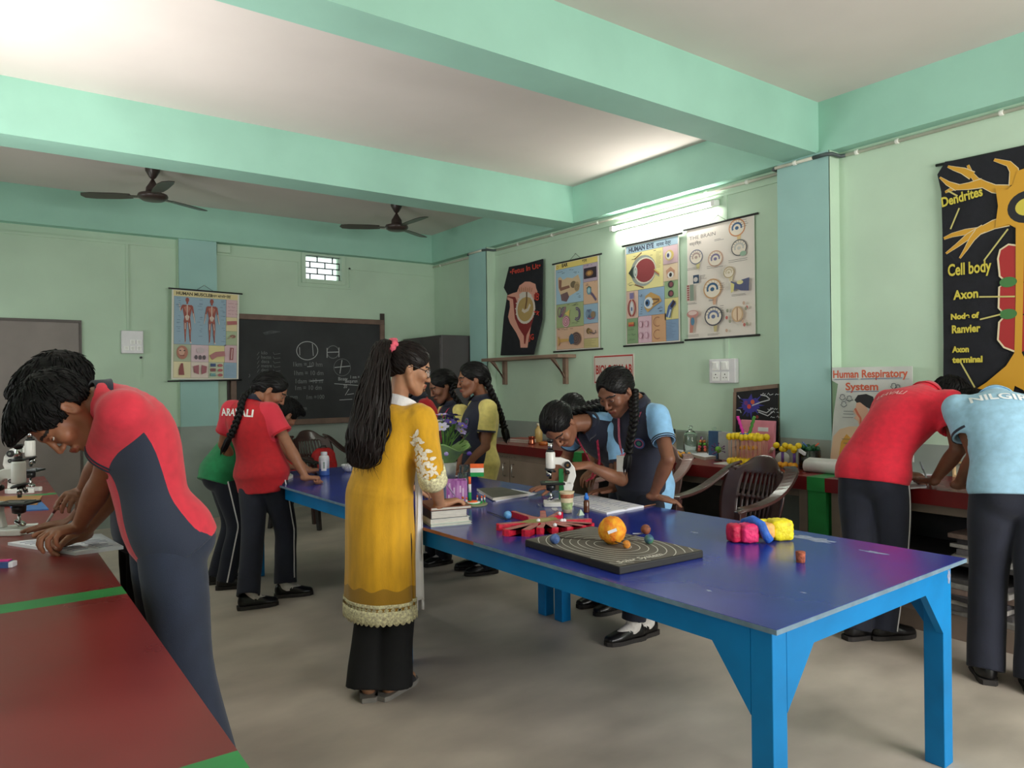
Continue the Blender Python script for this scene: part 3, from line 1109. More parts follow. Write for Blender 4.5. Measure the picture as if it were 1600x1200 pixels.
# ------------------------------------------------------------------ people
def panel_mat(m1, m2):
 """cloth sewn from two colours; the seam follows the mesh attribute 'panel'"""
 key = m1.name + '_' + m2.name
 if key in MATS:
  return MATS[key]
 m = m1.copy()
 m.name = key
 nt = m.node_tree
 b = nt.nodes['Principled BSDF']
 a = nt.nodes.new('ShaderNodeAttribute')
 a.attribute_name = 'panel'
 g = nt.nodes.new('ShaderNodeMath')
 g.operation = 'GREATER_THAN'
 g.inputs[1].default_value = 0.0
 mx = nt.nodes.new('ShaderNodeMix')
 mx.data_type = 'RGBA'
 nt.links.new(a.outputs['Fac'], g.inputs[0])
 nt.links.new(g.outputs[0], mx.inputs[0])
 src = b.inputs['Base Color'].links[0].from_socket
 nt.links.new(src, mx.inputs[6])
 mx.inputs[7].default_value = m2.node_tree.nodes['Principled BSDF'].inputs['Base Color'].default_value
 nt.links.new(mx.outputs[2], b.inputs['Base Color'])
 MATS[key] = m
 return m
def skin_mat(key, rgb):
 return mat('skin_' + key, rgb, .48, var=.04, scale=30, bump=.05, bscale=260, sss=.12, spec=.4)
mLip = {}
mBrow = mat('brow_black', (26, 20, 18), .8, var=0)
mHair = mat('hair_black', (13, 11, 11), .48, var=.12, scale=60, bump=.3, bscale=90, stretch=(1, 1, .12), spec=.22)
mHairBoy = mat('hair_boy_black', (12, 11, 11), .62, var=.15, scale=80, bump=.6, bscale=170, spec=.18)
mHairBr = mat('hair_dark_brown', (24, 16, 14), .48, var=.2, scale=60, bump=.3, bscale=90, stretch=(1, 1, .12), spec=.22)
mEyeW = mat('eye_white', (176, 170, 162), .25, var=0)
mIris = mat('iris_brown', (40, 24, 16), .2, var=0)
mNavy = mat('cloth_navy', (24, 28, 48), .85, var=.06, scale=40, bump=.25, bscale=500, sheen=.15)
mNavyT = mat('trouser_navy', (20, 24, 40), .85, var=.08, scale=12, bump=.2, bscale=350, sheen=.1)
mNavyJ = mat('trouser_slate', (36, 44, 64), .85, var=.06, scale=14, bump=.2, bscale=350, sheen=.15)
mBlackT = mat('trouser_black', (13, 13, 15), .85, var=.08, scale=20, bump=.15, bscale=300)
mRedC = mat('cloth_red', (188, 20, 32), .8, var=.05, scale=30, bump=.25, bscale=480, sheen=.15)
mRedP = mat('cloth_rose_red', (212, 44, 64), .8, var=.05, scale=30, bump=.25, bscale=480, sheen=.2)
mRedB = mat('cloth_bright_red', (216, 24, 52), .8, var=.05, scale=30, bump=.25, bscale=480, sheen=.15)
mGrnC = mat('cloth_green', (22, 132, 78), .8, var=.05, scale=30, bump=.25, bscale=480, sheen=.15)
mYelC = mat('cloth_yellow', (228, 210, 122), .8, var=.05, scale=30, bump=.25, bscale=480, sheen=.15)
mSkyC = mat('cloth_sky', (136, 186, 226), .8, var=.05, scale=30, bump=.25, bscale=480, sheen=.15)
mPaleC = mat('cloth_pale_sky', (150, 192, 216), .8, var=.05, scale=30, bump=.25, bscale=480, sheen=.15)
mMust = mat('kurta_mustard', (216, 160, 16), .78, var=.06, scale=30, bump=.3, bscale=420, sheen=.2, stretch=(1, 1, .2))
mMustL = mat('kurta_lining', (168, 124, 20), .8, var=.08, scale=30, bump=.3, bscale=420)
mLace = mat('lace_cream', (228, 212, 170), .85, var=.2, scale=110, bump=.6, bscale=180)
mWhiteC = mat('cloth_white', (232, 230, 232), .8, var=.03, bump=.2, bscale=420)
mShoe = mat('shoe_black', (16, 15, 16), .3, var=.1, scale=40, bump=.05)
mSole = mat('sole_dark', (44, 40, 38), .7, var=.1)
mSock = mat('sock_white', (222, 216, 210), .9, var=.05, scale=60, bump=.4, bscale=400)
mSandal = mat('sandal_grey', (132, 128, 122), .6, var=.06)
def ik(A, T, l1, l2, pole):
 A, T = np.asarray(A, float), np.asarray(T, float)
 d = T - A
 D = min(np.linalg.norm(d), (l1 + l2) * .9985)
 u = nrm(d)
 a = (l1 * l1 - l2 * l2 + D * D) / (2 * D)
 h = math.sqrt(max(l1 * l1 - a * a, 0))
 p = np.asarray(pole, float)
 p = nrm(p - (p @ u) * u)
 return A + u * a + p * h, A + u * D
def hand_prims(F, W, d, n, thumb, s, curl, kb=.004, spread=1.0, thumb_in=.35):
 """palm, four fingers and a thumb. d = direction of the fingers, n = out of the palm, thumb = side the thumb is on"""
 d = nrm(d)
 n = nrm(n - (np.asarray(n) @ d) * d)
 t = nrm(np.asarray(thumb) - (np.asarray(thumb) @ d) * d - (np.asarray(thumb) @ n) * n)
 F.tube([(W - d * .02 * s, .024 * s, .018 * s, t), (W + d * .015 * s, .028 * s, .017 * s, t), (W + d * .05 * s, .037 * s, .0155 * s, t), (W + d * .082 * s, .036 * s, .012 * s, t)], .012, fine=2)
 c1, c2, c3 = curl
 for i, (o, L, r) in enumerate(((.0285, .070, .0088), (.0095, .078, .0092), (-.0095, .073, .0088), (-.027, .057, .0078))):
  cc = 1 + .06 * (i - 1.5)
  B = W + (d * (.086 - .006 * abs(i - 1.2)) + t * o) * s
  dd = nrm(d + t * (.1 - .07 * i) * spread)
  pts = [(B - d * .012 * s, r * s)]
  ang = 0
  p = B
  pts.append((p, r * 1.02 * s))
  for ph, c, rr in ((.46, c1, .98), (.30, c2, .9), (.25, c3, .78)):
   ang += c * cc
   dirn = dd * math.cos(ang) + n * math.sin(ang)
   p = p + dirn * L * ph * s
   pts.append((p, r * rr * s))
  F.tube([(q, rad) for q, rad in pts], kb, fine=1)
 B = W + (d * .022 + t * .020) * s
 k1 = nrm(t * (.85 - thumb_in * .6) + d * .75 + n * thumb_in)
 p1 = B + k1 * .042 * s
 k2 = nrm(t * (.35 - thumb_in * .5) + d * 1.0 + n * thumb_in * 1.1)
 p2 = p1 + k2 * .033 * s
 k3 = nrm(t * (.1 - thumb_in * .5) + d * 1.0 + n * thumb_in * 1.3)
 p3 = p2 + k3 * .024 * s
 F.tube([(B - d * .008 * s, .0135 * s), (p1, .0118 * s), (p2, .0104 * s), (p3, .0085 * s)], .008, fine=1)
CURL = dict(flat=(.08, .1, .08), relaxed=(.35, .45, .3), half=(.75, .8, .5), fist=(1.35, 1.6, .9), pen=(.8, .95, .5), lean=(.25, .35, .2), knuckle=(.5, 1.0, .6))
def head_axes(f, up):
 f = nrm(f)
 up = nrm(np.asarray(up, float) - (np.asarray(up, float) @ f) * f)
 r = np.cross(f, up)                                    # the person's right
 return f, up, r
class Person:
 """one figure: joints in world space, a continuous body, garments and hair as children"""
 def __init__(self, label, base, s, pel, face, neck, head, hf, hup, skin=(150, 100, 76), fem=False, res=.005,
    cr=None, u0=None, u1=None, sh_up=0.0, name='person', group=None, width=1.0, hk=1.10, ak=1.0):
  self.root = thing(name, label, 'person', (base[0], base[1], 0), 0, group)
  self.base = V(base[0], base[1], 0)
  self.s, self.res, self.fem = s, res, fem
  self.P, self.N, self.Hc = np.asarray(pel, float), np.asarray(neck, float), np.asarray(head, float)
  self.face = nrm(V(face[0], face[1], 0))
  self.r0 = V(self.face[1], -self.face[0], 0)
  lean = nrm(self.N - self.P)
  self.u0 = nrm(V(0, 0, 1) * .6 + lean * .6) if u0 is None else nrm(u0)
  self.u1 = lean if u1 is None else nrm(u1)
  self.cr = self.r0 if cr is None else nrm(cr)
  self.hf, self.hu, self.hr = head_axes(hf, hup)
  self.skin = skin_mat('%d_%d_%d' % skin, skin)
  self.width = width
  self.hs, self.ak = s * hk, ak
  self.lip = mat('lip_%d_%d_%d' % skin, (skin[0] * .88, skin[1] * .66, skin[2] * .68), .4, var=0)
  # spine
  L = np.linalg.norm(self.N - self.P)
  c0, c1 = self.P + self.u0 * L * .33, self.N - self.u1 * L * .33
  self.spine = lambda t: ((1 - t) ** 3 * self.P + 3 * (1 - t) ** 2 * t * c0 + 3 * (1 - t) * t * t * c1 + t ** 3 * self.N) if t >= 0 else self.P + self.u0 * t * L
  self.side = lambda t: nrm(self.r0 * (1 - min(1, max(0, t))) + self.cr * min(1, max(0, t)))
  self.torso_len = L
  self.shoulder = {}
  for sg in (1, -1):
   w = (.150 if fem else .163) * s * width
   self.shoulder[sg] = self.spine(.87) + self.cr * sg * w + self.u1 * sh_up
  self.hip = {sg: self.P + self.r0 * sg * .082 * s for sg in (1, -1)}
  self.arm, self.leg = {}, {}
 def set_arm(self, sg, wrist, pole, hd, hn, curl='relaxed', thumb=None, thumb_in=.35, shoulder=None, spread=1.0):
  s = self.s
  if shoulder is not None:
   self.shoulder[sg] = self.shoulder[sg] + np.asarray(shoulder, float)
  E, W = ik(self.shoulder[sg], wrist, .275 * s * self.ak, .24 * s * self.ak, pole)
  if isinstance(curl, str):
   curl = CURL[curl]
  hd, hn = nrm(hd), nrm(hn)
  if thumb is None:
   thumb = np.cross(hd, hn) * (1 if sg > 0 else -1)
   # right hand: fingers forward, palm down -> thumb to the left
  self.arm[sg] = (E, W, hd, hn, curl, thumb, thumb_in, spread)
  return self
 def set_leg(self, sg, ankle, toe, pole=None):
  s = self.s
  K, A = ik(self.hip[sg], ankle, .40 * s, .385 * s, self.face if pole is None else pole)
  self.leg[sg] = (K, A, nrm(V(toe[0], toe[1], 0)))
  return self
 def torso_st(self, inflate=0.0, t0=-.1, t1=1.0, drop=0.0, hang=0.0, flare=0.0):
  s, f = self.s, self.fem
  w = self.width
  rows = [(-.12, .120, .095), (0, .165 if f else .158, .118 if f else .112), (.22, .142 if f else .148, .100), (.42, .140 if f else .152, .104),
    (.62, .152 if f else .165, .112), (.78, .160 if f else .176, .104), (.90, .128 if f else .142, .082), (1.0, .062, .062)]
  ts = [r[0] for r in rows]
  out = []
  for t in sorted(set([t0, t1] + [q for q in ts if t0 < q < t1])):
   a = np.interp(t, ts, [r[1] for r in rows]) * s * w + inflate
   b = np.interp(t, ts, [r[2] for r in rows]) * s * w + inflate
   if t < .55 and hang:
    k = (1 - max(t, -.1) / .55)
    b += hang * (1 - abs(2 * min(max(t / .55, 0), 1) - 1) * .5) * .5
   if flare and t < .4:
    a += flare * (.4 - t)
    b += flare * (.4 - t)
   p = self.spine(t)
   if drop and t < .7:
    g = math.sin(PI * min(1, max(0, (t + .15) / .85)))
    p = p - V(0, 0, 1) * drop * g
   out.append((p, a, b, self.side(t)))
  return out
 def body(self, lid=1.0):
  s = self.s
  pts = [self.P - V(.2, .2, .1), self.P + V(.2, .2, .2), self.N, self.Hc - .15 * s, self.Hc + .15 * s]
  for sg in (1, -1):
   E, W = self.arm[sg][:2]
   K, A = self.leg[sg][:2]
   pts += [self.shoulder[sg] + .08, self.shoulder[sg] - .08, E - .06, E + .06, W + self.arm[sg][2] * .2 * s, W - .07, W + .07, K - .1, K + .1, A - .1, A + .1,
     A + self.leg[sg][2] * .2 * s]
  pts = np.array(pts)
  lo, hi = pts.min(0), pts.max(0)
  lo[2] = max(lo[2], 0.0)
  F = Field(lo, hi, self.res)
  F.tube(self.torso_st(-.012), .02)
  for sg in (1, -1):
   E, W, hd, hn, curl, thumb, tin, spread = self.arm[sg]
   S = self.shoulder[sg]
   ax = nrm(W - E)
   F.tube([(S - self.cr * sg * .035 * s, .048 * s), (S, .05 * s), (S * .55 + E * .45, .041 * s), (E, .034 * s)], .03)
   F.tube([(E, .034 * s), (E * .7 + W * .3, .0385 * s), (E * .25 + W * .75, .027 * s), (W, .0225 * s)], .01)
   hand_prims(F, W, hd, hn, thumb, s, curl, .004, spread, tin)
   K, A, toe = self.leg[sg]
   Hp = self.hip[sg]
   F.tube([(Hp, .082 * s), (Hp * .5 + K * .5, .07 * s), (K, .052 * s)], .02)
   F.tube([(K, .051 * s), (K * .65 + A * .35, .052 * s), (A, .034 * s)], .015)
   ft = V(A[0], A[1], 0)
   F.tube([(V(A[0], A[1], .045 * s) - toe * .02 * s, .034 * s), (ft + toe * .1 * s + V(0, 0, .032 * s), .03 * s), (ft + toe * .15 * s + V(0, 0, .026 * s), .023 * s)], .02, fine=1)
  self.head(F)
  P, Q = F.mesh()
  P, Q = keep_largest(P, Q)
  c = P[Q].mean(1) - self.Hc
  x, y, z = c @ self.hr / self.hs, c @ self.hf / self.hs, c @ self.hu / self.hs
  s = self.hs
  mi = np.zeros(len(Q), int)
  mi[(np.abs(x) < .023) & (y > .07) & (np.abs(z + .060) < .0085 - .15 * np.abs(x))] = 1
  bw = .022 + .18 * np.abs(np.abs(x) - .03) * -1
  mi[(np.abs(np.abs(x) - .034) < .021) & (y > .055) & (np.abs(z - .026 + .2 * np.abs(np.abs(x) - .03)) < .0042)] = 2
  self.body_ob, _ = np_mesh('body', P, Q, [self.skin, self.lip, mBrow], mi, self.root, self.base, relax=1)
  # eyes
  for sg in (1, -1):
   c = self.Hc + (self.hr * sg * .0315 + self.hf * .0716 + self.hu * .003) * s - self.base
   mb = MB(mEyeW).ball(c, .0122 * s, 20)
   g = nrm(self.hf - self.hu * .45)
   mb.use(self.skin)
   skn = mb.cur
   mb.use(mIris)
   for i, f in enumerate(mb.f):
    q = np.mean([mb.v[j] for j in f], axis=0) - c
    q = q / np.linalg.norm(q)
    if q @ self.hu > .05 - .25 * lid or q @ self.hu < -.42:
     mb.mi[i] = skn if not -.12 < q @ self.hu - (.05 - .25 * lid) < .17 else mb.cur
    elif q @ g > .86:
     mb.mi[i] = mb.cur
   mb.build('eye', self.root)
  return self
 def head(self, F):
  s, H, f, u, r = self.hs, self.Hc, self.hf, self.hu, self.hr
  A = np.array([r, f, u])
  p = lambda x, y, z: H + (r * x + f * y + u * z) * s
  # neck
  nb = self.spine(.93)
  F.tube([(nb, .052 * s), (self.N + self.u1 * .02, .046 * s), (p(0, -.022, -.05), .046 * s), (p(0, -.015, -.01), .05 * s)], .02)
  F.ell(p(0, -.012, .028), (.072 * s, .092 * s, .082 * s), A, .01)
  F.tube([(p(0, .035, .02), .058 * s, .04 * s, r), (p(0, .042, -.035), .05 * s, .04 * s, r), (p(0, .058, -.085), .026 * s, .024 * s, r)], .025)
  for sg in (1, -1):
   F.tube([(p(.056 * sg, -.005, -.03), .018 * s), (p(.045 * sg, .02, -.072), .016 * s), (p(.012 * sg, .06, -.092), .016 * s)], .025)
   F.ell(p(.043 * sg, .058, -.022), (.022 * s, .022 * s, .02 * s), A, .02)
  F.tube([(p(-.04, .066, .022), .012 * s), (p(0, .08, .022), .012 * s), (p(.04, .066, .022), .012 * s)], .012)
  F.tube([(p(0, .082, .012), .008 * s), (p(0, .096, -.018), .0085 * s), (p(0, .1005, -.030), .0105 * s)], .008)
  for sg in (1, -1):
   F.ell(p(.012 * sg, .091, -.033), (.009 * s, .01 * s, .008 * s), A, .006)
   F.ell(p(.0315 * sg, .088, .003), (.016 * s, .0105 * s, .0068 * s), A, .006, 'sub')
  F.tube([(p(-.02, .082, -.058), .0055 * s), (p(0, .092, -.0555), .0065 * s), (p(.02, .082, -.058), .0055 * s)], .006)
  F.tube([(p(-.017, .08, -.0655), .0055 * s), (p(0, .089, -.0665), .0075 * s), (p(.017, .08, -.0655), .0055 * s)], .006)
  for sg in (1, -1):
   e = nrm(r * sg + f * -.45)
   ax = np.array([e, nrm(f + r * sg * .45), u])
   F.ell(p(.073 * sg, -.014, -.004), (.009 * s, .018 * s, .031 * s), ax, .006)
   F.ell(p(.083 * sg, -.008, .002), (.007 * s, .010 * s, .018 * s), ax, .003, 'sub')
 # -------------------------------------------------------------- hair
 def hair(self, style='boy', m=None, res=None):
  s, H, f, u, r = self.hs, self.Hc, self.hf, self.hu, self.hr
  A = np.array([r, f, u])
  p = lambda x, y, z: H + (r * x + f * y + u * z) * s
  F = Field(H - .19 * s, H + .19 * s, res or self.res * .9)
  if style == 'boy':
   F.ell(p(0, -.014, .034), (.083 * s, .104 * s, .094 * s), A, .0)
   F.ell(p(0, .040, .092), (.054 * s, .052 * s, .032 * s), A, .03)
   F.ell(p(.02, .085, .085), (.04 * s, .035 * s, .025 * s), A, .025)
   # cut the face and the nape away
   F.ell(p(0, .15, -.032), (.12 * s, .125 * s, .114 * s), A, .008, 'sub')
   F.halfspace(p(0, -.04, -.03), -u * .9 + f * .42, k=.008)
   F.halfspace(p(0, 0, -.035), -u, k=.004)
   for sg in (1, -1):
    F.ell(p(.09 * sg, -.012, -.012), (.03 * s, .024 * s, .037 * s), A, .006, 'sub')
  else:
   vol = .004 if style == 'braid' else .007
   F.ell(p(0, -.014, .032), ((.078 + vol) * s, (.098 + vol) * s, (.085 + vol) * s), A, .0)
   F.tube([(p(0, -.06, .02), .06 * s), (p(0, -.09, -.02), .04 * s), (p(0, -.088, -.05), .025 * s)], .03)
   F.ell(p(0, .165, -.03), (.125 * s, .128 * s, .134 * s), A, .008, 'sub')
   F.halfspace(p(0, 0, -.06), -u, k=.01)
   F.halfspace(p(0, -.035, -.045), nrm(-u * .8 + f * .6), k=.01)
   for sg in (1, -1):
    F.ell(p(.088 * sg, -.008, -.02), (.026 * s, .022 * s, .034 * s), A, .006, 'sub')
   F.ell(p(0, .125, .062), (.046 * s, .06 * s, .040 * s), A, .012, 'sub')
   F.tube([(p(0, .09, .085), .0035 * s), (p(0, .03, .125), .0035 * s), (p(0, -.03, .13), .0025 * s)], .002, 'sub', fine=2)
  P, Q = F.mesh()
  if not len(Q):
   return self
  P, Q = keep_largest(P, Q)
  # strand grooves
  c = (P - H)
  x, y, z = c @ r / s, c @ f / s, c @ u / s
  rnd = np.random.RandomState(3)
  ph = rnd.rand(6) * 6.28
  if style == 'boy':
   g = sum(np.sin(x * w1 + y * w2 + z * w3 + q) for (w1, w2, w3), q in zip(((390, 60, 130), (-350, 190, 60), (430, -170, 40), (160, 360, 220), (-180, 340, -360), (500, 130, 90)), ph))
   amp = .0005 * s
  else:
   an = np.arctan2(x, z + .02)
   g = sum(np.sin(an * w + y * w2 + q) for (w, w2), q in zip(((34, 12), (47, -9), (61, 20), (23, -30), (78, 4), (15, 26)), ph))
   amp = .0006 * s
  P = P + (c / np.linalg.norm(c, axis=1, keepdims=True)) * (g * amp)[:, None]
  mm = m or (mHairBoy if style == 'boy' else mHair)
  self.hair_ob, P = np_mesh('hair', P, Q, [mm], None, self.root, self.base, relax=1)
  # locks of hair lying on the surface, part of the same mesh
  bv = BVHTree.FromPolygons([tuple(q) for q in P], [tuple(int(i) for i in q) for q in Q])
  rnd = random.Random(5)
  mb = MB(mm)
  nl = 420 if style == 'boy' else 260
  crown = p(.01, -.05, .13)
  for k in range(nl):
   i = rnd.randrange(len(P))
   q = P[i]
   hit = bv.find_nearest(Vector(q))
   nn = np.array(hit[1])
   if nn @ (q - H) < 0:
    nn = -nn
   if style == 'boy':
    d = nrm((q - crown) + f * .05 * (1 if (q - H) @ u > .05 * s else .1) + r * rnd.uniform(-.03, .03) + u * rnd.uniform(-.02, .02))
    L = rnd.uniform(.02, .042) * s
    lift = rnd.uniform(.02, .22)
   else:
    tail = p(0, -.10, -.02) if style == 'braid' else p(0, -.10, .07)
    d = nrm((tail - q))
    L = min(rnd.uniform(.04, .09) * s, np.linalg.norm(tail - q) * .8)
    lift = 0
   pts, cur = [], q + nn * .0005
   for j in range(5):
    pts.append(cur - self.base)
    d2 = nrm(d - (d @ nn) * nn)
    cur = cur + d2 * L / 4
    hit = bv.find_nearest(Vector(cur))
    n2 = np.array(hit[1])
    if n2 @ (np.array(hit[0]) - H) < 0:
     n2 = -n2
    nn = n2
    cur = np.array(hit[0]) + nn * (.0008 + lift * L * ((j + 1) / 4) ** 1.5)
   mb.sweep(pts, (.0034 if style == 'boy' else .0022) * s, 5, rs=[.5, 1, .9, .6, .12])
  lk = mb.build('hair_locks', None)
  me, ml = self.hair_ob.data, lk.data
  nv = np.empty(len(ml.vertices) * 3, np.float32)
  ml.vertices.foreach_get('co', nv)
  fs = [tuple(pl.vertices) for pl in ml.polygons]
  va = np.empty(len(me.vertices) * 3, np.float32)
  me.vertices.foreach_get('co', va)
  n0 = len(me.vertices)
  fa = [tuple(pl.vertices) for pl in me.polygons]
  new = bpy.data.meshes.new('hair')
  new.from_pydata(np.concatenate([va, nv]).reshape(-1, 3).tolist(), [], fa + [tuple(i + n0 for i in q) for q in fs])
  new.materials.append(mm)
  new.polygons.foreach_set('use_smooth', [True] * len(new.polygons))
  new.update()
  self.hair_ob.data = new
  bpy.data.objects.remove(lk)
  bpy.data.meshes.remove(ml)
  bpy.data.meshes.remove(me)
  return self
 def braid(self, pts, r0=.022, r1=.013, m=None, tie=None, turns=9, tail=.07):
  pts = [np.asarray(q, float) - self.base for q in pts]
  S = smooth_st([(q, 1.0, 1.0, V(1, 0, 0)) for q in pts], 12)[0]
  dd = np.concatenate([[0], np.cumsum(np.linalg.norm(S[1:] - S[:-1], axis=1))])
  N = 90
  t = np.linspace(0, dd[-1], N)
  C = np.stack([np.interp(t, dd, S[:, k]) for k in range(3)], 1)
  mb = MB(m or mHair)
  side = nrm(self.cr)
  for j in range(3):
   ph = 2 * PI * j / 3
   path, rs = [], []
   for i in range(N):
    f = i / (N - 1)
    R = r0 * (1 - f) + r1 * f
    tg = nrm(C[min(i + 1, N - 1)] - C[max(i - 1, 0)])
    sd = nrm(side - (side @ tg) * tg)
    nn = np.cross(tg, sd)
    th = 2 * PI * turns / 2 * f + ph
    path.append(C[i] + sd * math.sin(th) * R * .75 + nn * math.sin(2 * th) * R * .38)
    rs.append(R * .62)
   mb.sweep(path, 1.0, 8, rs=rs)
  e, tg = C[-1], nrm(C[-1] - C[-4])
  if tail:
   rnd = random.Random(4)
   for q in range(14):
    o = V(rnd.uniform(-1, 1), rnd.uniform(-1, 1), rnd.uniform(-.3, .3)) * r1
    mb.sweep([e + o * .3, e + tg * tail * .35 + o * .9, e + tg * tail * .8 + o * 1.0 - V(0, 0, .01), e + tg * tail * rnd.uniform(.9, 1.2) + o * .6 - V(0, 0, .02)], r1 * .42, 6, rs=[1, .9, .5, .1])
  o = mb.build('braid', self.root)
  if tie:
   b = MB(tie)
   ring = []
   sd = nrm(np.cross(tg, V(.3, .9, .1)))
   nn = np.cross(tg, sd)
   for i in range(18):
    a = 2 * PI * i / 18
    ring.append(e + (sd * math.cos(a) + nn * math.sin(a)) * r1 * 1.05)
   b.sweep(ring, r1 * .4, 8, closed=True)
   b.build('hair_tie', o)
  return o
 # -------------------------------------------------------------- clothes
 def shirt(self, m, panel=None, mats=(), hem=-.18, sleeve=.62, inflate=.014, drop=.0, hang=.0, collar=None, cuff=None, name='polo_shirt', res=None, flare=.02, loose=.0, fold=.0025, seed=0, bust=0.0):
  s = self.s
  h = res or self.res * 1.15
  st = self.torso_st(inflate, hem, 1.0, drop, hang, flare)
  st[-1] = (self.N + self.u1 * .005, .075 * s, .07 * s, self.cr)
  pts = np.array([q[0] for q in st] + [self.shoulder[1], self.shoulder[-1]] + [self.shoulder[g] * (1 - sleeve) + self.arm[g][0] * sleeve for g in (1, -1)])
  F = Field(pts.min(0) - .26 * s - loose, pts.max(0) + .26 * s + loose, h)
  rnd = np.random.RandomState(seed)
  ph = rnd.rand(4) * 6.28
  def mod(th, t):
   return 1 + fold * 6 * (np.sin(th * 5 + ph[0] + 4 * t) * .35 + np.sin(th * 9 + ph[1] - 6 * t) * .25 + np.sin(th * 3 + t * 22 + ph[2]) * .25) * (1.1 - t)
  F.tube(st, .0, cap=('f', 'r'), mod=mod)
  for sg in (1, -1):
   S, E = self.shoulder[sg], self.arm[sg][0]
   e = S * (1 - sleeve) + E * sleeve
   F.tube([(S - self.cr * sg * .05 * s, .062 * s), (S, .066 * s + loose), (S * .5 + e * .5, .063 * s + loose), (e, .064 * s + loose * 1.4)], .035, cap=('r', 'f'), fine=2)
   if bust:
    b = self.spine(.66) + np.cross(self.u1, self.cr) * 0
    fr = nrm(np.cross(self.u1, self.cr))
    F.ell(self.spine(.64) + fr * .075 * s + self.cr * sg * .06 * s, (.062 * s, .06 * s * bust, .065 * s), np.array([self.cr, fr, self.u1]), .04)
  if hem < -.05:
   bk = -nrm(np.cross(self.u0, self.r0))
   for sg in (1, -1):
    F.ell(self.P + bk * .042 * s + self.r0 * sg * .066 * s - self.u0 * .02, (.088 * s, .084 * s, .11 * s), np.array([self.r0, bk, self.u0]), .05)
    F.ell(self.hip[sg] - self.u0 * .02, (.100 * s, .100 * s, .17 * s), np.array([self.r0, bk, self.u0]), .05)
   hp = self.spine(hem)
   F.halfspace(hp, -nrm(self.spine(hem + .08) - hp), self.P - .34, self.P + .34)
  for sg in (1, -1):
   S, E = self.shoulder[sg], self.arm[sg][0]
   e = S * (1 - sleeve) + E * sleeve
   a = nrm(e - S)
   F.tube([(e - a * .045 * s, .046 * s), (e + a * .03 * s, .058 * s + loose * 1.4)], .0, 'sub', cap=('r', 'r'), fine=1)
  fr = nrm(np.cross(self.u1, self.cr))
  F.tube([(self.N - self.u1 * .03 * s + fr * .012 * s, .05 * s), (self.N + self.u1 * .08 * s + fr * .012 * s, .068 * s)], .006, 'sub', fine=1)
  P, Q = F.mesh()
  P, Q = keep_largest(P, Q)
  SS = smooth_st(st, 3)
  mm = m
  if panel is not None:
   mm = panel_mat(m, mats[0])
  self.shirt_ob, Pn = np_mesh(name, P, Q, [mm], None, self.root, self.base, relax=2)
  if panel is not None:
   G = Pn.astype(np.float32)
   T, uu, vv, ww, aa, bb = tube_param(G, SS)
   T = T / (len(SS[0]) - 1) * (1 - hem) + hem
   sl = np.full(len(G), 1e3)
   for sg in (1, -1):
    S, E = self.shoulder[sg], self.arm[sg][0]
    e = S * (1 - sleeve) + E * sleeve
    S3 = smooth_st([(S, .066 * s + loose), (S * .5 + e * .5, .063 * s + loose), (e, .064 * s + loose * 1.4)], 2)
    sl = np.minimum(sl, tube_eval(G, S3, ('r', 'r')))
   sv = (tube_eval(G, SS, ('r', 'r')) - sl) / s
   fld = panel(T, uu / aa, vv / bb, sv)
   at_ = self.shirt_ob.data.attributes.new('panel', 'FLOAT', 'POINT')
   at_.data.foreach_set('value', np.asarray(fld, np.float32))
  self.shirt_bvh = BVHTree.FromPolygons([tuple(x) for x in Pn], [tuple(int(i) for i in q) for q in Q])
  self.shirt_st = SS
  if collar is not None:
   mb = MB(collar)
   C = self.N + self.u1 * .012 * s + fr * .010 * s - self.base
   n = 36
   rows = [(.058, .030), (.064, .034), (.080, .004), (.088, -.008), (.082, -.006), (.060, .022)]
   vs, fs = [], []
   gap = .42
   for i in range(n + 1):
    a = gap + (2 * PI - 2 * gap) * i / n + PI / 2
    for rr, zz in rows:
     k = 1.0 + (.18 if (i in (0, n)) and zz < .01 else 0)
     dd = self.cr * math.cos(a) + fr * math.sin(a)
     back = .35 * (1 - math.sin(a)) * .02
     vs.append(C + dd * rr * s * k + self.u1 * (zz + back - .010 * (1 + math.sin(a)) * .9) * s)
   L = len(rows)
   for i in range(n):
    for j in range(L):
     fs.append((i * L + j, i * L + (j + 1) % L, (i + 1) * L + (j + 1) % L, (i + 1) * L + j))
   mb.add(vs, fs, True)
   mb.build('collar', self.shirt_ob)
  if cuff is not None:
   for sg in (1, -1):
    S, E = self.shoulder[sg], self.arm[sg][0]
    e = S * (1 - sleeve) + E * sleeve
    a = nrm(E - S)
    q = nrm(np.cross(a, V(.2, .3, .9)))
    w = np.cross(a, q)
    for off in ([.004, .016] if cuff[1] == 2 else [.007]):
     # follow the sleeve's own outline
     ring = []
     for i in range(40):
      b = 2 * PI * i / 40
      dr = q * math.cos(b) + w * math.sin(b)
      o = e - a * off * s
      hit = self.shirt_bvh.ray_cast(Vector(o + dr * .16), Vector(-dr))
      rr = np.linalg.norm(np.array(hit[0]) - o) if hit[0] is not None and np.linalg.norm(np.array(hit[0]) - o) < .12 else .064 * s
      ring.append(rr)
     ring = [min(x, .075 * s + loose * 1.5) for x in ring]
     pts = []
     for i in range(40):
      b = 2 * PI * i / 40
      pts.append(e - a * off * s + (q * math.cos(b) + w * math.sin(b)) * (ring[i] * .5 + .25 * ring[i - 1] + .25 * ring[(i + 1) % 40] + .0005) - self.base)
     hw = .007 if cuff[1] == 1 else .003
     MB(cuff[0]).sweep(pts, 1.0, prof=[(-.0012, -hw), (.0016, -hw), (.0016, hw), (-.0012, hw)], up=None, closed=True).build('cuff_band', self.shirt_ob)
  return self
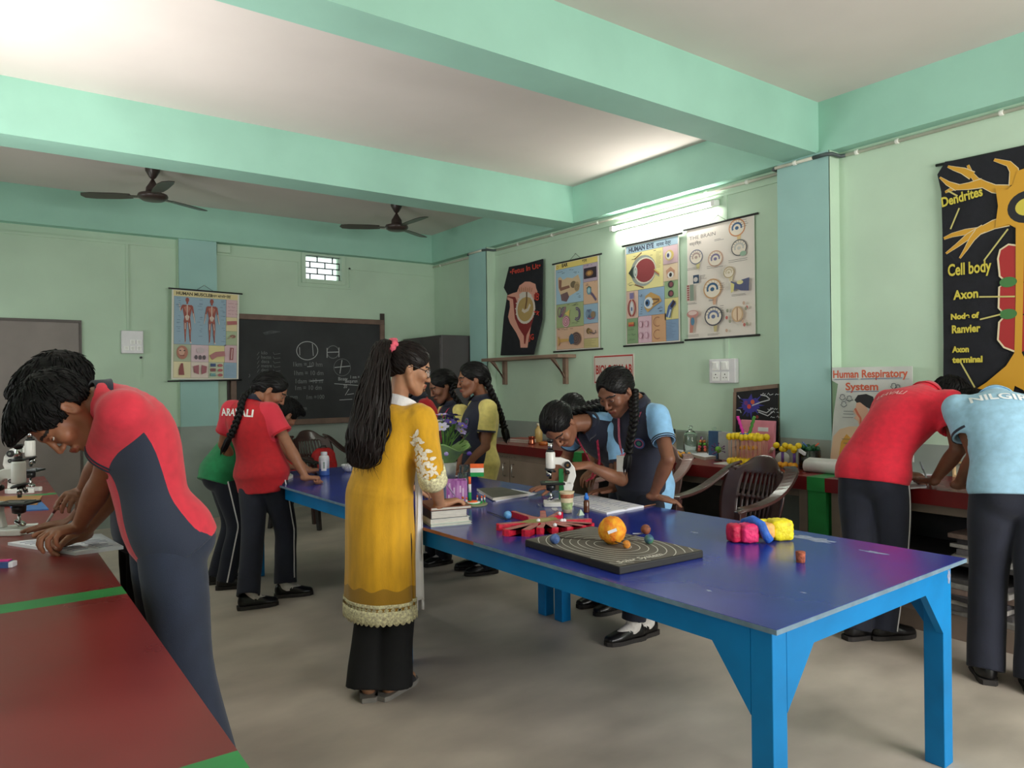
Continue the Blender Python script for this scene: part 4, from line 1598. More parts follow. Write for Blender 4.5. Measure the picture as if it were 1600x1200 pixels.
 def trousers(self, m, hem=.05, wide=1.0, bell=1.0, stripe=None, name='trousers', res=None, top=.10, fold=.03, seed=1, seat=0.0, hipk=1.0):
  s = self.s
  h = res or self.res * 1.2
  pts = [self.P + V(.22, .22, .2), self.P - V(.22, .22, .2)]
  for sg in (1, -1):
   K, A, toe = self.leg[sg]
   pts += [K - .14, K + .14, A - .14, A + .14]
  pts = np.array(pts)
  lo, hi = pts.min(0), pts.max(0)
  lo[2] = max(lo[2], .005)
  F = Field(lo, hi, h)
  st = self.torso_st(.006 - .16 * (1 - hipk), -.10, top)
  F.tube(st, .0, cap=('r', 'f'))
  bk = -nrm(np.cross(self.u0, self.r0))
  for sg in (1, -1):
   F.ell(self.P + bk * (.042 + seat) * s + self.r0 * sg * .066 * s - self.u0 * .03, (.084 * s * hipk, .08 * s * hipk, .095 * s), np.array([self.r0, bk, self.u0]), .05)
  rnd = np.random.RandomState(seed)
  for sg in (1, -1):
   K, A, toe = self.leg[sg]
   Hp = self.hip[sg]
   ph = rnd.rand(4) * 6.28
   def mod(th, t, ph=ph):
    return 1 + fold * (np.sin(2 * th + 9 * t + ph[0]) * .5 + np.sin(3 * th - 15 * t + ph[1]) * .35 * (t > .25) + np.sin(26 * t + th + ph[2]) * .45 * np.clip((t - .55) * 3, 0, 1))
   e = A + nrm(A - K) * 0
   e = A + (K - A) * ((hem - A[2]) / (K[2] - A[2] + 1e-6))
   F.tube([(Hp, .094 * s * hipk), (Hp * .6 + K * .4, .087 * s * wide), (K, .070 * s * wide), (K * .5 + e * .5, .066 * s * wide * bell), (e, .066 * s * wide * bell * bell)],
    .02, cap=('r', 'f'), mod=mod, fine=4)
  for sg in (1, -1):
   K, A, toe = self.leg[sg]
   e = A + (K - A) * ((hem - A[2]) / (K[2] - A[2] + 1e-6))
   ax = nrm(e - K)
   R = .066 * s * wide * bell * bell
   F.tube([(e - ax * .03, R * .75), (e + ax * .04, R * .92)], .0, 'sub', fine=1)
  P, Q = F.mesh()
  P, Q = keep_largest(P, Q)
  self.tr_ob, Pn = np_mesh(name, P, Q, [m], None, self.root, self.base, relax=2)
  if stripe is not None:
   bvh = BVHTree.FromPolygons([tuple(x) for x in Pn], [tuple(int(i) for i in q) for q in Q])
   for sg in (1, -1):
    K, A, toe = self.leg[sg]
    e = A + (K - A) * ((hem + .01 - A[2]) / (K[2] - A[2] + 1e-6))
    path, side = [], []
    for i in range(40):
     t = i / 39
     c = (self.hip[sg] + V(0, 0, .06)) * (1 - t * 2) + K * t * 2 if t < .5 else K * (2 - 2 * t) + e * (2 * t - 1)
     o = self.r0 * sg
     hit = bvh.ray_cast(Vector(c + o * .3), Vector(-o))
     if hit[0] is not None and np.linalg.norm(np.array(hit[0]) - c) < .2:
      path.append(np.array(hit[0]) + o * .0022 - self.base)
    if len(path) > 6:
     path = [path[0]] + [(path[i - 1] + path[i] * 2 + path[i + 1]) / 4 for i in range(1, len(path) - 1)] + [path[-1]]
     MB(stripe).sweep(path, 1.0, prof=[(-.0045, -.001), (.0045, -.001), (.0045, .0012), (-.0045, .0012)], up=self.r0 * sg).build('side_stripe', self.tr_ob)
  return self
 def shoes(self, kind='shoe', m=None, sock=True):
  s = self.s
  for sg in (1, -1):
   K, A, toe = self.leg[sg]
   sd = np.cross(toe, V(0, 0, 1))
   c = V(A[0], A[1], 0)
   z = V(0, 0, 1)
   if kind in ('shoe', 'maryjane'):
    F = Field(c - V(.22, .22, 0) * s - V(0, 0, .01), c + V(.22, .22, .15) * s, .0045)
    F.tube([(c - toe * .035 * s + z * .05 * s, .036 * s, .05 * s, sd), (c + toe * .03 * s + z * .045 * s, .038 * s, .048 * s, sd), (c + toe * .10 * s + z * .035 * s, .045 * s, .034 * s, sd), (c + toe * .155 * s + z * .028 * s, .036 * s, .026 * s, sd)], .0, fine=3)
    if kind == 'shoe':
     F.tube([(A - z * .03, .043 * s), (A + z * .015 * s, .045 * s)], .02, cap=('r', 'f'), fine=1)
     F.tube([(A - z * .02, .033 * s), (A + z * .04 * s, .037 * s)], .004, 'sub', fine=1)
    else:
     F.ell(c + toe * .045 * s + z * .085 * s, (.03 * s, .06 * s, .042 * s), np.array([sd, toe, z]), .004, 'sub')
    F.halfspace(V(0, 0, .022), -z)
    P, Q = F.mesh()
    P, Q = keep_largest(P, Q)
    sh, _ = np_mesh('shoe', P, Q, [m or mShoe], None, self.root, self.base, relax=1)
    pts = []
    for t, w in ((-.075, .024), (-.06, .035), (-.02, .041), (.03, .041), (.08, .047), (.12, .047), (.16, .036), (.182, .015)):
     pts.append((t, w))
    poly = [(t, w) for t, w in pts] + [(t, -w) for t, w in reversed(pts)]
    mb = MB(mSole)
    B = c - self.base
    mb.T = Matrix(((toe[0], sd[0], 0, B[0]), (toe[1], sd[1], 0, B[1]), (0, 0, 1, 0), (0, 0, 0, 1)))
    mb.prism([(t * s, w * s) for t, w in poly], .001, .024)
    mb.prism([(t * s, w * s) for t, w in poly if t < .0], .0, .0015)
    mb.build('sole', sh, bevel=.003)
    if kind == 'maryjane':
     path = []
     for i in range(13):
      a = PI * i / 12
      path.append(c + toe * .035 * s + sd * math.cos(a) * .040 * s + z * (.05 + .034 * math.sin(a)) * s - self.base)
     MB(m or mShoe).sweep(path, 1.0, prof=[(-.002, -.007), (.002, -.007), (.002, .007), (-.002, .007)], up=toe).build('strap', sh)
    if sock:
     F = Field(c - V(.16, .16, 0), c + V(.16, .16, .22), .005)
     F.tube([(A + (K - A) * .14, .041 * s), (A + z * .0, .042 * s), (c + toe * .05 * s + z * .05 * s, .036 * s), (c + toe * .10 * s + z * .038 * s, .030 * s)], .0, cap=('f', 'r'), fine=3)
     P, Q = F.mesh()
     np_mesh('sock', P, Q, [mSock], None, self.root, self.base, relax=1)
   else:
    pts = [(-.085, .03), (-.06, .039), (-.02, .041), (.03, .041), (.08, .047), (.12, .048), (.16, .036), (.18, .015)]
    poly = [(t * s, w * s) for t, w in pts] + [(t * s, -w * s) for t, w in reversed(pts)]
    mb = MB(mSandal)
    B = c - self.base
    mb.T = Matrix(((toe[0], sd[0], 0, B[0]), (toe[1], sd[1], 0, B[1]), (0, 0, 1, 0), (0, 0, 0, 1)))
    mb.prism(poly, .0, .022)
    sh = mb.build('sandal', self.root, bevel=.004)
    vs = []
    mb = MB(mat('sandal_strap', (52, 54, 58), .6))
    def st(u, v):
     a = PI * u
     return c + toe * (.05 + .08 * v) * s + sd * math.cos(a) * (.046 - .004 * v) * s + z * (.02 + (.052 - .022 * v) * math.sin(a)) * s - self.base
    mb.grid(st, 14, 5)
    mb.build('strap', sh, solid=.004)
  return self
 def print_text(self, s_txt, t, size, c, spread=0, up=.0, name='chest_print', bold=.0, shear=0.0, face=-1, side_off=0.0):
  """letters wrapped on the back (-1) or the front (+1) of the shirt"""
  vs, fs = text_geo(s_txt, size, None, bold, shear, 'CENTER')
  o = self.spine(t)
  fr = nrm(np.cross(self.u1, self.cr)) * face
  sx = self.cr * (1 if face < 0 else -1)
  tg = nrm(self.spine(t + .02) - self.spine(t - .02))
  out, ok = [], True
  for v in vs:
   q = o + sx * (v[0] + side_off) + tg * (v[1] + up)
   hit = self.shirt_bvh.ray_cast(Vector(q + fr * .5), Vector(-fr))
   h = np.array(hit[0]) if hit[0] is not None else q + fr * .1
   out.append(h + fr * .0035 - self.base)
  mb = MB(mat('print_%d_%d_%d' % tuple(c), c, .6, var=0))
  mb.add(out, fs)
  return mb.build(name, self.shirt_ob)
 def on_shirt(self, t, u, lift=.003, face=1):
  fr = nrm(np.cross(self.u1, self.cr)) * face
  q = self.spine(t) + self.cr * u
  hit = self.shirt_bvh.ray_cast(Vector(q + fr * .5), Vector(-fr))
  return (np.array(hit[0]) if hit[0] is not None else q + fr * .12) + fr * lift, (np.array(hit[1]) if hit[0] is not None else fr)
 def badge(self, t, u, r=.03):
  p, n = self.on_shirt(t, u, .002)
  p = p - self.base
  mb = MB(mat('badge_ring', (60, 96, 150), .6))
  mb.lathe([(r, 0), (r, .0015)], p, 24, n)
  mb.use(mat('badge_pink', (188, 96, 120), .6)).lathe([(r * .78, .0015), (r * .78, .002)], p, 24, n)
  mb.use(mat('badge_navy', (34, 44, 86), .6)).lathe([(r * .62, .002), (r * .62, .0025)], p, 20, n)
  mb.use(mat('badge_green', (60, 130, 110), .6)).lathe([(r * .38, .0025), (r * .38, .003)], p, 16, n)
  mb.build('house_badge', self.shirt_ob)
 def lanyard(self, t_end=.30, card=True, m=None, hang_to=None):
  m = m or mat('lanyard_maroon', (148, 44, 78), .6, var=.15, scale=60)
  fr = nrm(np.cross(self.u1, self.cr))
  L = None
  end, _ = self.on_shirt(t_end, 0, .01)
  if hang_to is not None:
   end = np.asarray(hang_to, float)
  for sg in (1, -1):
   path = [self.N + self.cr * sg * .06 * self.s + self.u1 * .028 - fr * .02]
   for k in range(7):
    f = k / 6
    tt = .93 * (1 - f) + max(t_end, .3) * f
    p, n = self.on_shirt(tt, sg * (.068 * (1 - f) + .004), .006)
    if hang_to is not None:
     p = p * (1 - f ** 1.5) + end * f ** 1.5
    path.append(p)
   mb = MB(m).sweep([q - self.base for q in path], 1.0, prof=[(-.007, -.001), (.007, -.001), (.007, .001), (-.007, .001)], up=fr)
   o = mb.build('lanyard', self.root)
  if card:
   q = end - self.base
   dn = V(0, 0, -1)
   mb = MB(mat('card_white', (220, 218, 214), .35))
   sx = nrm(np.cross(dn, fr))
   a, b = q - sx * .027, q + sx * .027
   e = fr * .003
   mb.add([a - e, b - e, b + e, a + e, a - e + dn * .085, b - e + dn * .085, b + e + dn * .085, a + e + dn * .085],
    [(0, 1, 2, 3), (7, 6, 5, 4), (0, 4, 5, 1), (1, 5, 6, 2), (2, 6, 7, 3), (3, 7, 4, 0)])
   mb.build('id_card', self.root)
  return end
# ------------------------------------------------------------------ the people of the room
U = V(0, 0, 1)
DN = V(0, 0, -1)
def dbg(p, nm):
 if globals().get('DEBUG'):
  print('FIG', nm, 'P', np.round(p.P, 2), 'N', np.round(p.N, 2), 'torso', round(p.torso_len / p.s, 2), 'head-neck', round(float(np.linalg.norm(p.Hc - p.N)) / p.s, 2),
   'reach', {g: round(float(np.linalg.norm(p.arm[g][1] - p.shoulder[g])) / p.s, 2) for g in p.arm}, 'leg', {g: round(float(np.linalg.norm(p.leg[g][1] - p.hip[g])) / p.s, 2) for g in p.leg})
def side_panel(T, u, v, sv):
 # rose red polo with dark side panels swinging from the armpit to the hem
 ang = np.arctan2(v, np.abs(u))
 k = np.clip((.80 - T) / 1.0, 0, 1.2)
 back = .28 - 1.05 * k ** .8
 front = 1.3 - .55 * k
 return np.minimum(np.minimum(ang - back, front - ang), np.minimum(.80 - T, -sv * 25))
def front_panel(T, u, v, sv):
 # dark front and shoulder yoke, coloured back and sleeves
 ang = np.arctan2(v, np.abs(u))
 lim = -.15 + .55 * np.clip((.30 - T) / .5, 0, 1)
 return np.minimum(np.maximum(ang - lim, np.minimum((T - .80) * 6, v + .45)), -sv * 25 + .2)
def sleeve_panel(T, u, v, sv):
 return sv
# --- boy writing at the left bench, nearest to the photographer
p = Person('boy in rose red polo with navy side panels, writing at the left bench', (.57, 2.54), 1.03,
  at(258, 828, 2.36), (-1, .05), at(164, 632, 2.27), at(98, 646, 2.2), (-.36, -.10, -.93), (-.92, .0, .36), skin=(146, 96, 70), res=.0045,
  u0=(-.6, 0, 1), u1=(-.92, .08, .42), cr=(-.10, 1, .05), sh_up=.035, width=.95, hk=1.04, ak=1.13)
p.set_arm(-1, onz(112, 850, LZ + .042), (.5, -.25, .1), onz(55, 871, LZ) - onz(112, 858, LZ), DN, 'knuckle', thumb_in=.1)
p.set_arm(1, onz(128, 836, LZ + .05), (.6, .1, -.5), (-1, -.25, -.12), (-.1, -.75, -.65), 'pen', thumb_in=.6)
p.set_leg(-1, (.60, 2.43, .075), (-1, -.1)).set_leg(1, (.57, 2.68, .075), (-1, .1))
dbg(p, 'boy1')
p.body().hair('boy')
p.shirt(mRedP, side_panel, [mNavyJ], hem=-.15, sleeve=.56, inflate=.010, collar=mNavy, cuff=(mNavy, 2), flare=.0, loose=.006, seed=2)
p.trousers(mNavyJ, wide=1.1, bell=1.04, seed=3).shoes('shoe')
boy1 = p
# --- second boy at the left bench, almost hidden
p = Person('boy at the left bench mostly hidden behind the boy in rose red', (.53, 3.12), 1.03,
  (.52, 3.12, .885), (-1, 0), at(152, 628, 2.72), at(98, 611, 2.66), (-.72, -.05, -.66), (-.6, 0, .75), skin=(132, 86, 62), res=.0055, u1=(-.7, 0, .7))
p.set_arm(-1, onz(110, 806, LZ + .055), (.5, -.3, -.2), onz(60, 828, LZ) - onz(110, 806, LZ), (-.1, .5, -.8), 'pen', thumb_in=.6)
p.set_arm(1, (.28, 3.42, LZ + .04), (.5, .3, -.2), (-1, -.1, 0), DN, 'flat')
p.set_leg(-1, (.55, 3.03, .075), (-1, 0)).set_leg(1, (.55, 3.22, .075), (-1, .1))
dbg(p, 'boy2')
p.body().hair('boy')
p.shirt(mNavy, None, [], hem=-.12, sleeve=.6, inflate=.012, collar=mNavy)
p.trousers(mBlackT, wide=1.05).shoes('shoe')
# --- girl in red leaning on the far table
p = Person('girl in red polo lettered on the back, long plait, fist on the far table', (1.55, 4.97), .99,
  at(409, 738, 4.98), (.86, .5), at(392, 628, 4.96), at(424, 611, 5.0), (.78, -.25, -.57), (.45, -.1, .88), skin=(150, 102, 76), fem=True, res=.0055,
  u1=(.12, .05, 1), cr=(.62, -.78, -.05))
p.set_arm(1, onz(478, 747, TZ + .045), (.1, -.4, -.3), (.85, -.4, -.02), DN, 'fist')
p.set_arm(-1, at(372, 735, 5.2), (-.8, .3, -.2), (.6, .3, -.5), (.3, -.4, -.6), 'relaxed')
p.set_leg(-1, onz(392, 938, .075) + V(-.0, .05, 0), (.95, -.15)).set_leg(1, onz(446, 915, .075), (.9, -.3))
dbg(p, 'aravali')
p.body().hair('braid')
b0 = p.Hc - p.hf * .09 - p.hu * .05
bk = -nrm(np.cross(p.u1, p.cr))
p.braid([b0, p.N + bk * .075 + U * .03, p.spine(.82) + bk * .125 - p.cr * .0, p.spine(.6) + bk * .14 - p.cr * .05, p.spine(.5) + bk * .145 - p.cr * .085], .019, .02, tie=mHair, tail=.12, turns=8)
p.shirt(mRedC, sleeve_panel, [mRedP], hem=-.26, sleeve=.62, inflate=.02, collar=mNavy, cuff=(mRedC, 1), flare=.05, loose=.006)
p.print_text('ARAVALI', .78, .07, (236, 232, 228), name='house_name', bold=.0022, side_off=-.045)
p.trousers(mNavyT, wide=1.08, bell=1.02, stripe=mWhiteC, seed=5, hem=.09).shoes('maryjane')
# --- pupil in green bending behind her
p = Person('pupil in green polo bending over the far table behind the girl in red', (1.36, 5.38), .97,
  at(346, 736, 5.22), (.95, -.15), at(418, 652, 5.5), at(445, 648, 5.58), (.75, .3, -.6), (.6, 0, .8), skin=(140, 94, 70), res=.006, u1=(.75, .1, .6))
p.set_arm(1, (1.93, 5.22, TZ + .04), (0, -.5, -.3), (.9, .2, 0), DN, 'flat')
p.set_arm(-1, (1.9, 5.52, TZ + .04), (0, .5, -.3), (.9, -.2, 0), DN, 'flat')
p.set_leg(-1, (1.36, 5.52, .075), (1, -.1)).set_leg(1, (1.37, 5.33, .075), (1, -.3))
dbg(p, 'green')
p.body().hair('boy')
p.shirt(mGrnC, None, [], hem=-.18, sleeve=.6, inflate=.018, collar=mNavy, flare=.05)
p.trousers(mNavyT, wide=1.05, stripe=mWhiteC, seed=6).shoes('shoe')
# --- girl in a yellow polo, right one of the pair
p = Person('girl in yellow and navy polo with a long plait, standing right of the flowers', (3.05, 4.6), 1.02,
  at(748, 722, 5.48), (-.95, .28), at(754, 625, 5.5), at(738, 593, 5.46), (-.9, .4, -.16), (-.1, .05, 1), skin=(140, 92, 68), fem=True, res=.0055)
p.set_arm(-1, at(722, 736, 5.30), (.6, -.3, -.2), (-.35, .2, -.9), (.2, .8, .1), 'relaxed')
p.set_arm(1, at(716, 735, 5.38), (.4, .6, -.2), (-.1, -.2, -.9), (.1, -.8, .1), 'relaxed')
p.set_leg(-1, (3.04, 4.52, .075), (-.9, .2)).set_leg(1, (3.07, 4.70, .075), (-.9, .3))
dbg(p, 'yel2')
p.body().hair('braid')
b0 = p.Hc - p.hf * .10 - p.hu * .05
bk = -nrm(np.cross(p.u1, p.cr))
p.braid([p.Hc - p.hf * .095 - p.hu * .02 - p.hr * .03, b0 - p.hf * .03 - U * .07 - p.hr * .05, p.spine(.80) + bk * .13 - p.cr * .05, p.spine(.60) + bk * .165 - p.cr * .05], .026, .024, tie=mHair, tail=.10, turns=8)
p.shirt(mYelC, front_panel, [mNavy], hem=-.32, sleeve=.62, inflate=.016, collar=mNavy, cuff=(mNavy, 1), flare=.03, bust=.8)
p.badge(.64, -.075, .03)
p.trousers(mNavyT).shoes('maryjane')
# --- girl in yellow behind the flowers
p = Person('smiling girl in yellow and navy polo and pink lanyard, standing behind the purple flowers', (2.95, 5.05), .98,
  at(712, 722, 5.75), (-.95, .1), at(708, 632, 5.75), at(691, 603, 5.7), (-.85, .25, -.42), (-.3, .05, .9), skin=(130, 86, 64), fem=True, res=.0055)
p.set_arm(-1, at(700, 722, 5.6), (.5, -.4, -.2), (-.6, .2, -.6), (.2, .7, -.2), 'relaxed')
p.set_arm(1, at(692, 725, 5.8), (.5, .4, -.2), (-.6, -.2, -.5), (0, -.8, -.2), 'relaxed')
p.set_leg(-1, (2.93, 4.98, .075), (-.9, .0)).set_leg(1, (2.93, 5.15, .075), (-.9, .1))
dbg(p, 'yel1')
p.body().hair('braid')
p.braid([p.Hc - p.hf * .085 - p.hr * .05 - p.hu * .02, p.Hc - p.hf * .06 - p.hr * .075 - U * .07, p.spine(.88) - p.cr * .10 + V(.02, -.03, .03), p.spine(.70) - p.cr * .10 + V(.09, -.02, 0)], .022, .02, tie=mHair, tail=.05, turns=7)
p.shirt(mYelC, front_panel, [mNavy], hem=-.30, sleeve=.62, inflate=.016, collar=mNavy, cuff=(mNavy, 1), flare=.03, bust=.8)
p.badge(.62, -.075, .03)
p.lanyard(.35, card=False, m=mat('lanyard_pink', (196, 64, 96), .6, var=.2, scale=60))
p.trousers(mNavyT).shoes('maryjane')
# --- girl in red and navy hidden behind the teacher
p = Person('pupil in red and navy polo mostly hidden behind the teacher in yellow', (2.72, 5.72), .98,
  at(660, 718, 6.15), (-.95, .1), at(655, 622, 6.15), at(648, 590, 6.12), (-.9, .2, -.3), (-.2, .05, .95), skin=(140, 92, 68), fem=True, res=.0065)
p.set_arm(-1, at(672, 715, 6.0), (.3, -.5, -.2), (-.3, .1, -.9), (.2, .7, -.2), 'relaxed')
p.set_arm(1, at(645, 720, 6.3), (.5, .4, -.2), (-.6, -.2, -.5), (0, -.8, -.2), 'relaxed')
p.set_leg(-1, (2.75, 5.72, .075), (-.9, .0)).set_leg(1, (2.75, 5.9, .075), (-.9, .1))
dbg(p, 'red3')
p.body().hair('braid')
p.shirt(mRedC, front_panel, [mNavy], hem=-.30, sleeve=.62, inflate=.016, collar=mNavy, cuff=(mNavy, 1), flare=.03)
p.trousers(mNavyT).shoes('maryjane')
# --- girl standing by the notebook
p = Person('girl in navy and sky blue polo standing upright, plait over shoulder, white card on lanyard', (3.0, 2.9), 1.0,
  at(1005, 755, 4.17), (-1, .02), at(994, 632, 4.04), at(962, 612, 3.95), (-.82, -.06, -.57), (-.56, -.02, .82), skin=(122, 80, 60), fem=True, res=.0048,
  u1=(-.22, 0, 1), u0=(-.12, 0, 1), cr=(-.12, .98, .0), width=.88)
p.set_arm(-1, onz(1020, 776, TZ + .05), (-.3, -.9, -.1), (.75, -.6, -.12), DN, 'lean', thumb_in=.1)
p.set_arm(1, onz(957, 764, TZ + .045), (.5, .5, -.2), (-.9, .25, -.05), DN, 'flat', thumb_in=.0)
p.set_leg(-1, onz(962, 990, .075) + V(.15, .02, 0), (-.97, .15)).set_leg(1, onz(1010, 980, .075) + V(0.07, .06, 0), (-.95, .0))
dbg(p, 'sky')
p.body().hair('braid')
hl = -p.hr
p.braid([p.Hc - p.hf * .065 + hl * .055 - p.hu * .045, at(990, 632, 3.88), at(991, 655, 3.82), at(986, 682, 3.80), at(982, 706, 3.80)], .024, .018, tie=mHair, tail=.09, turns=9)
p.shirt(mSkyC, front_panel, [mNavy], hem=-.30, sleeve=.62, inflate=.018, collar=mNavy, cuff=(mNavy, 2), flare=.03, bust=.8, fold=.002, seed=8)
p.badge(.60, -.085, .033)
p.lanyard(.28, card=True, m=mat('lanyard_rose', (168, 84, 104), .6, var=.15, scale=60), hang_to=at(970, 712, 3.88))
p.trousers(mNavyT, seed=9, hem=.11).shoes('maryjane')
skyg = p
# --- girl looking into the microscope
p = Person('girl in navy and sky blue polo bending over the microscope on the blue table', (3.22, 3.30), .98,
  at(1000, 745, 4.45), (-1, -.12), at(918, 662, 4.17), at(874, 664, 4.07), (-.42, -.22, -.88), (-.86, -.1, .42), skin=(146, 98, 74), fem=True, res=.0048,
  u1=(-.85, -.2, .42), u0=(-.3, -.05, 1), cr=(-.30, .95, .12))
p.set_arm(-1, at(918, 727, 4.0), (.65, -.2, -.5), (-.86, .35, -.02), (-.15, .4, -.75), (.55, .8, .5), thumb_in=.5)
p.set_arm(1, (2.75, 3.42, TZ + .04), (.4, .4, -.3), (-.95, -.1, 0), DN, 'flat')
p.set_leg(-1, (3.16, 3.28, .075), (-.97, .1)).set_leg(1, (3.18, 3.46, .075), (-.97, .1))
dbg(p, 'micro')
p.body().hair('braid')
p.braid([p.Hc - p.hf * .09 - p.hu * .03, p.N + V(.05, 0, .085), p.spine(.85) + V(.05, .02, .125), p.spine(.6) + V(.06, .04, .13)], .026, .02, tie=mHair, tail=.08, turns=8)
p.shirt(mSkyC, front_panel, [mNavy], hem=-.28, sleeve=.62, inflate=.02, collar=mNavy, cuff=(mNavy, 1), flare=.06, hang=.06, drop=.01, bust=.8, seed=10)
p.badge(.60, -.085, .033)
p.lanyard(.42, card=False, m=mat('lanyard_crimson', (196, 52, 84), .6, var=.25, scale=60), hang_to=at(916, 752, 4.15))
p.trousers(mNavyT, seed=11).shoes('maryjane')
# --- girl behind them, only hair showing
p = Person('girl stooping behind the one at the microscope, only her dark hair showing', (3.52, 3.54), .97,
  at(985, 725, 4.95), (-1, .1), at(930, 648, 4.85), at(894, 646, 4.75), (-.75, -.35, -.5), (-.5, -.2, .8), skin=(134, 88, 64), fem=True, res=.006, u1=(-.8, -.1, .5))
p.set_arm(-1, at(940, 735, 4.7), (.5, -.4, -.4), (-.8, .1, -.4), DN, 'relaxed')
p.set_arm(1, at(925, 735, 4.9), (.5, .4, -.4), (-.8, -.1, -.4), DN, 'relaxed')
p.set_leg(-1, (3.5, 3.46, .075), (-.97, .1)).set_leg(1, (3.5, 3.62, .075), (-.97, .1))
dbg(p, 'hidden')
p.body().hair('braid')
p.braid([p.Hc - p.hf * .08 - p.hu * .0, p.N + V(.06, 0, .09), p.spine(.85) + V(.03, 0, .12), p.spine(.66) + V(.04, 0, .12)], .024, .02, tie=mHair, tail=.06, turns=7)
p.shirt(mSkyC, front_panel, [mNavy], hem=-.26, sleeve=.62, inflate=.016, collar=mNavy, flare=.04)
p.trousers(mNavyT).shoes('maryjane')
# --- boy in red at the right bench
p = Person('boy in bright red polo bent over the right bench, writing', (4.0, 2.12), 1.06,
  at(1364, 738, 4.08), (1, .02), at(1446, 617, 4.14), at(1484, 628, 4.22), (.62, -.28, -.73), (.72, -.2, .62), skin=(112, 72, 54), res=.0048,
  u0=(.2, 0, 1), u1=(.78, -.12, .55), cr=(-.05, -1, .0))
p.set_arm(1, onz(1459, 752, RZ + .045), (-.6, -.75, .0), (.7, .5, -.02), DN, 'lean', thumb_in=.1)
p.set_arm(-1, onz(1415, 742, RZ + .06), (-.3, .6, -.5), (.85, -.5, -.05), (-.1, .3, -.9), 'pen', thumb_in=.6)
p.set_leg(1, onz(1388, 975, .08) + V(-.02, .02, 0), (.9, -.45)).set_leg(-1, onz(1338, 975, .08), (.9, -.3))
dbg(p, 'redboy')
p.body().hair('boy')
p.shirt(mRedB, None, [], hem=-.10, sleeve=.60, inflate=.012, collar=mRedB, flare=.02, loose=.006, seed=12)
p.print_text('ARAVALI', .72, .05, (236, 176, 176), name='house_name', bold=.001, side_off=-.085)
p.trousers(mNavyT, wide=1.12, bell=1.0, stripe=mWhiteC, seed=13).shoes('shoe', sock=False)
# --- boy in pale blue at the right edge
p = Person('boy in pale blue polo lettered on the back, bent over the right bench', (3.93, 1.45), 1.06,
  at(1588, 764, 3.47), (.88, .42), at(1556, 626, 3.76), at(1516, 650, 3.95), (.6, .3, -.75), (.75, .2, .62), skin=(118, 78, 58), res=.0048,
  u0=(.15, .1, 1), u1=(.72, .35, .55), cr=(.42, -.88, .0))
p.set_arm(-1, onz(1497, 758, RZ + .05), (-.65, -.7, .0), (.8, -.5, -.05), DN, 'lean', thumb_in=.1)
p.set_arm(1, onz(1590, 778, RZ + .045), (-.2, -.6, -.2), (.85, .4, -.05), DN, 'lean', thumb_in=.1)
p.set_leg(-1, onz(1540, 1035, .08), (.82, .5)).set_leg(1, onz(1592, 1050, .08) + V(.03, -.05, 0), (.86, .4))
dbg(p, 'nilgiri')
p.body().hair('boy')
p.shirt(mPaleC, None, [], hem=-.06, sleeve=.60, inflate=.014, collar=mPaleC, cuff=(mNavy, 1), flare=.02, loose=.006, seed=14)
p.print_text('NILGIRI', .72, .08, (240, 242, 244), name='house_name', bold=.002)
p.trousers(mNavyT, wide=1.12, bell=1.0, seed=15).shoes('shoe', sock=False)
# --- the teacher in a mustard kurta
p = Person('woman in mustard yellow kurta with long black ponytail, pink scrunchie and glasses', (1.45, 3.2), 1.03,
  V(1.492, 3.125, .87), (.97, .2), at(620, 632, 3.46), at(640, 576, 3.46), (.93, -.30, -.28), (.25, -.05, .95), skin=(176, 128, 98), fem=True, res=.0045,
  u1=(.12, .02, 1), cr=(.34, -.93, -.05), width=1.06, hk=1.0, ak=.93)
p.set_arm(1, at(688, 790, 3.44), (-.5, -.9, -.3), CR * .8 + V(0, 0, .22) + CF * .5, (.25, -.1, -1), (.55, .7, .4), thumb_in=.3)
p.set_arm(-1, (1.80, 3.42, .87), (-.2, .8, -.2), (.9, .1, -.2), DN, 'relaxed')
p.set_leg(-1, onz(566, 1068, .07) + V(.04, .02, 0), (.35, .8)).set_leg(1, onz(600, 1068, .07) + V(.05, .03, 0), (.9, .45))
dbg(p, 'teacher')
p.body(lid=.6)
teacher = p
# ------------------------------------------------------------------ the teacher's clothes and hair
p = teacher
s = p.s
A_ = np.array([p.hr, p.hf, p.hu])
hp = lambda x, y, z: p.Hc + (p.hr * x + p.hf * y + p.hu * z) * s
# kurta
hemz = .365
rows = [(p.P[2] - .02, .176, .146), (.72, .180, .150), (.58, .182, .150), (.46, .185, .152), (hemz, .188, .154)]
low = []
for z, a, b in rows[::-1]:
 low.append((V(p.P[0] + .005, p.P[1], z), a, b, p.r0))
tor = [q for q in p.torso_st(.016, .10, 1.0)]
tor = [(q[0], max(q[1], .158), max(q[2], .112), q[3]) for q in tor]
tor[-1] = (p.N + p.u1 * .002, .075 * s, .07 * s, p.cr)
st = low + tor
def kfold(th, t):
 z = np.clip(.62 - t, 0, 1)
 return 1 + .03 * z * (np.sin(5 * th + 1.0) + .7 * np.sin(8 * th + 2 + 3 * t) + .4 * np.sin(13 * th)) + .012 * np.sin(24 * t + 2 * th) * (t > .45) + .01 * np.sin(17 * t - 3 * th)
F = Field(V(1.05, 2.80, .33), V(1.95, 3.62, 1.45), .0055)
F.tube(st, .0, cap=('f', 'r'), mod=kfold, fine=3)
sleeve_st = {}
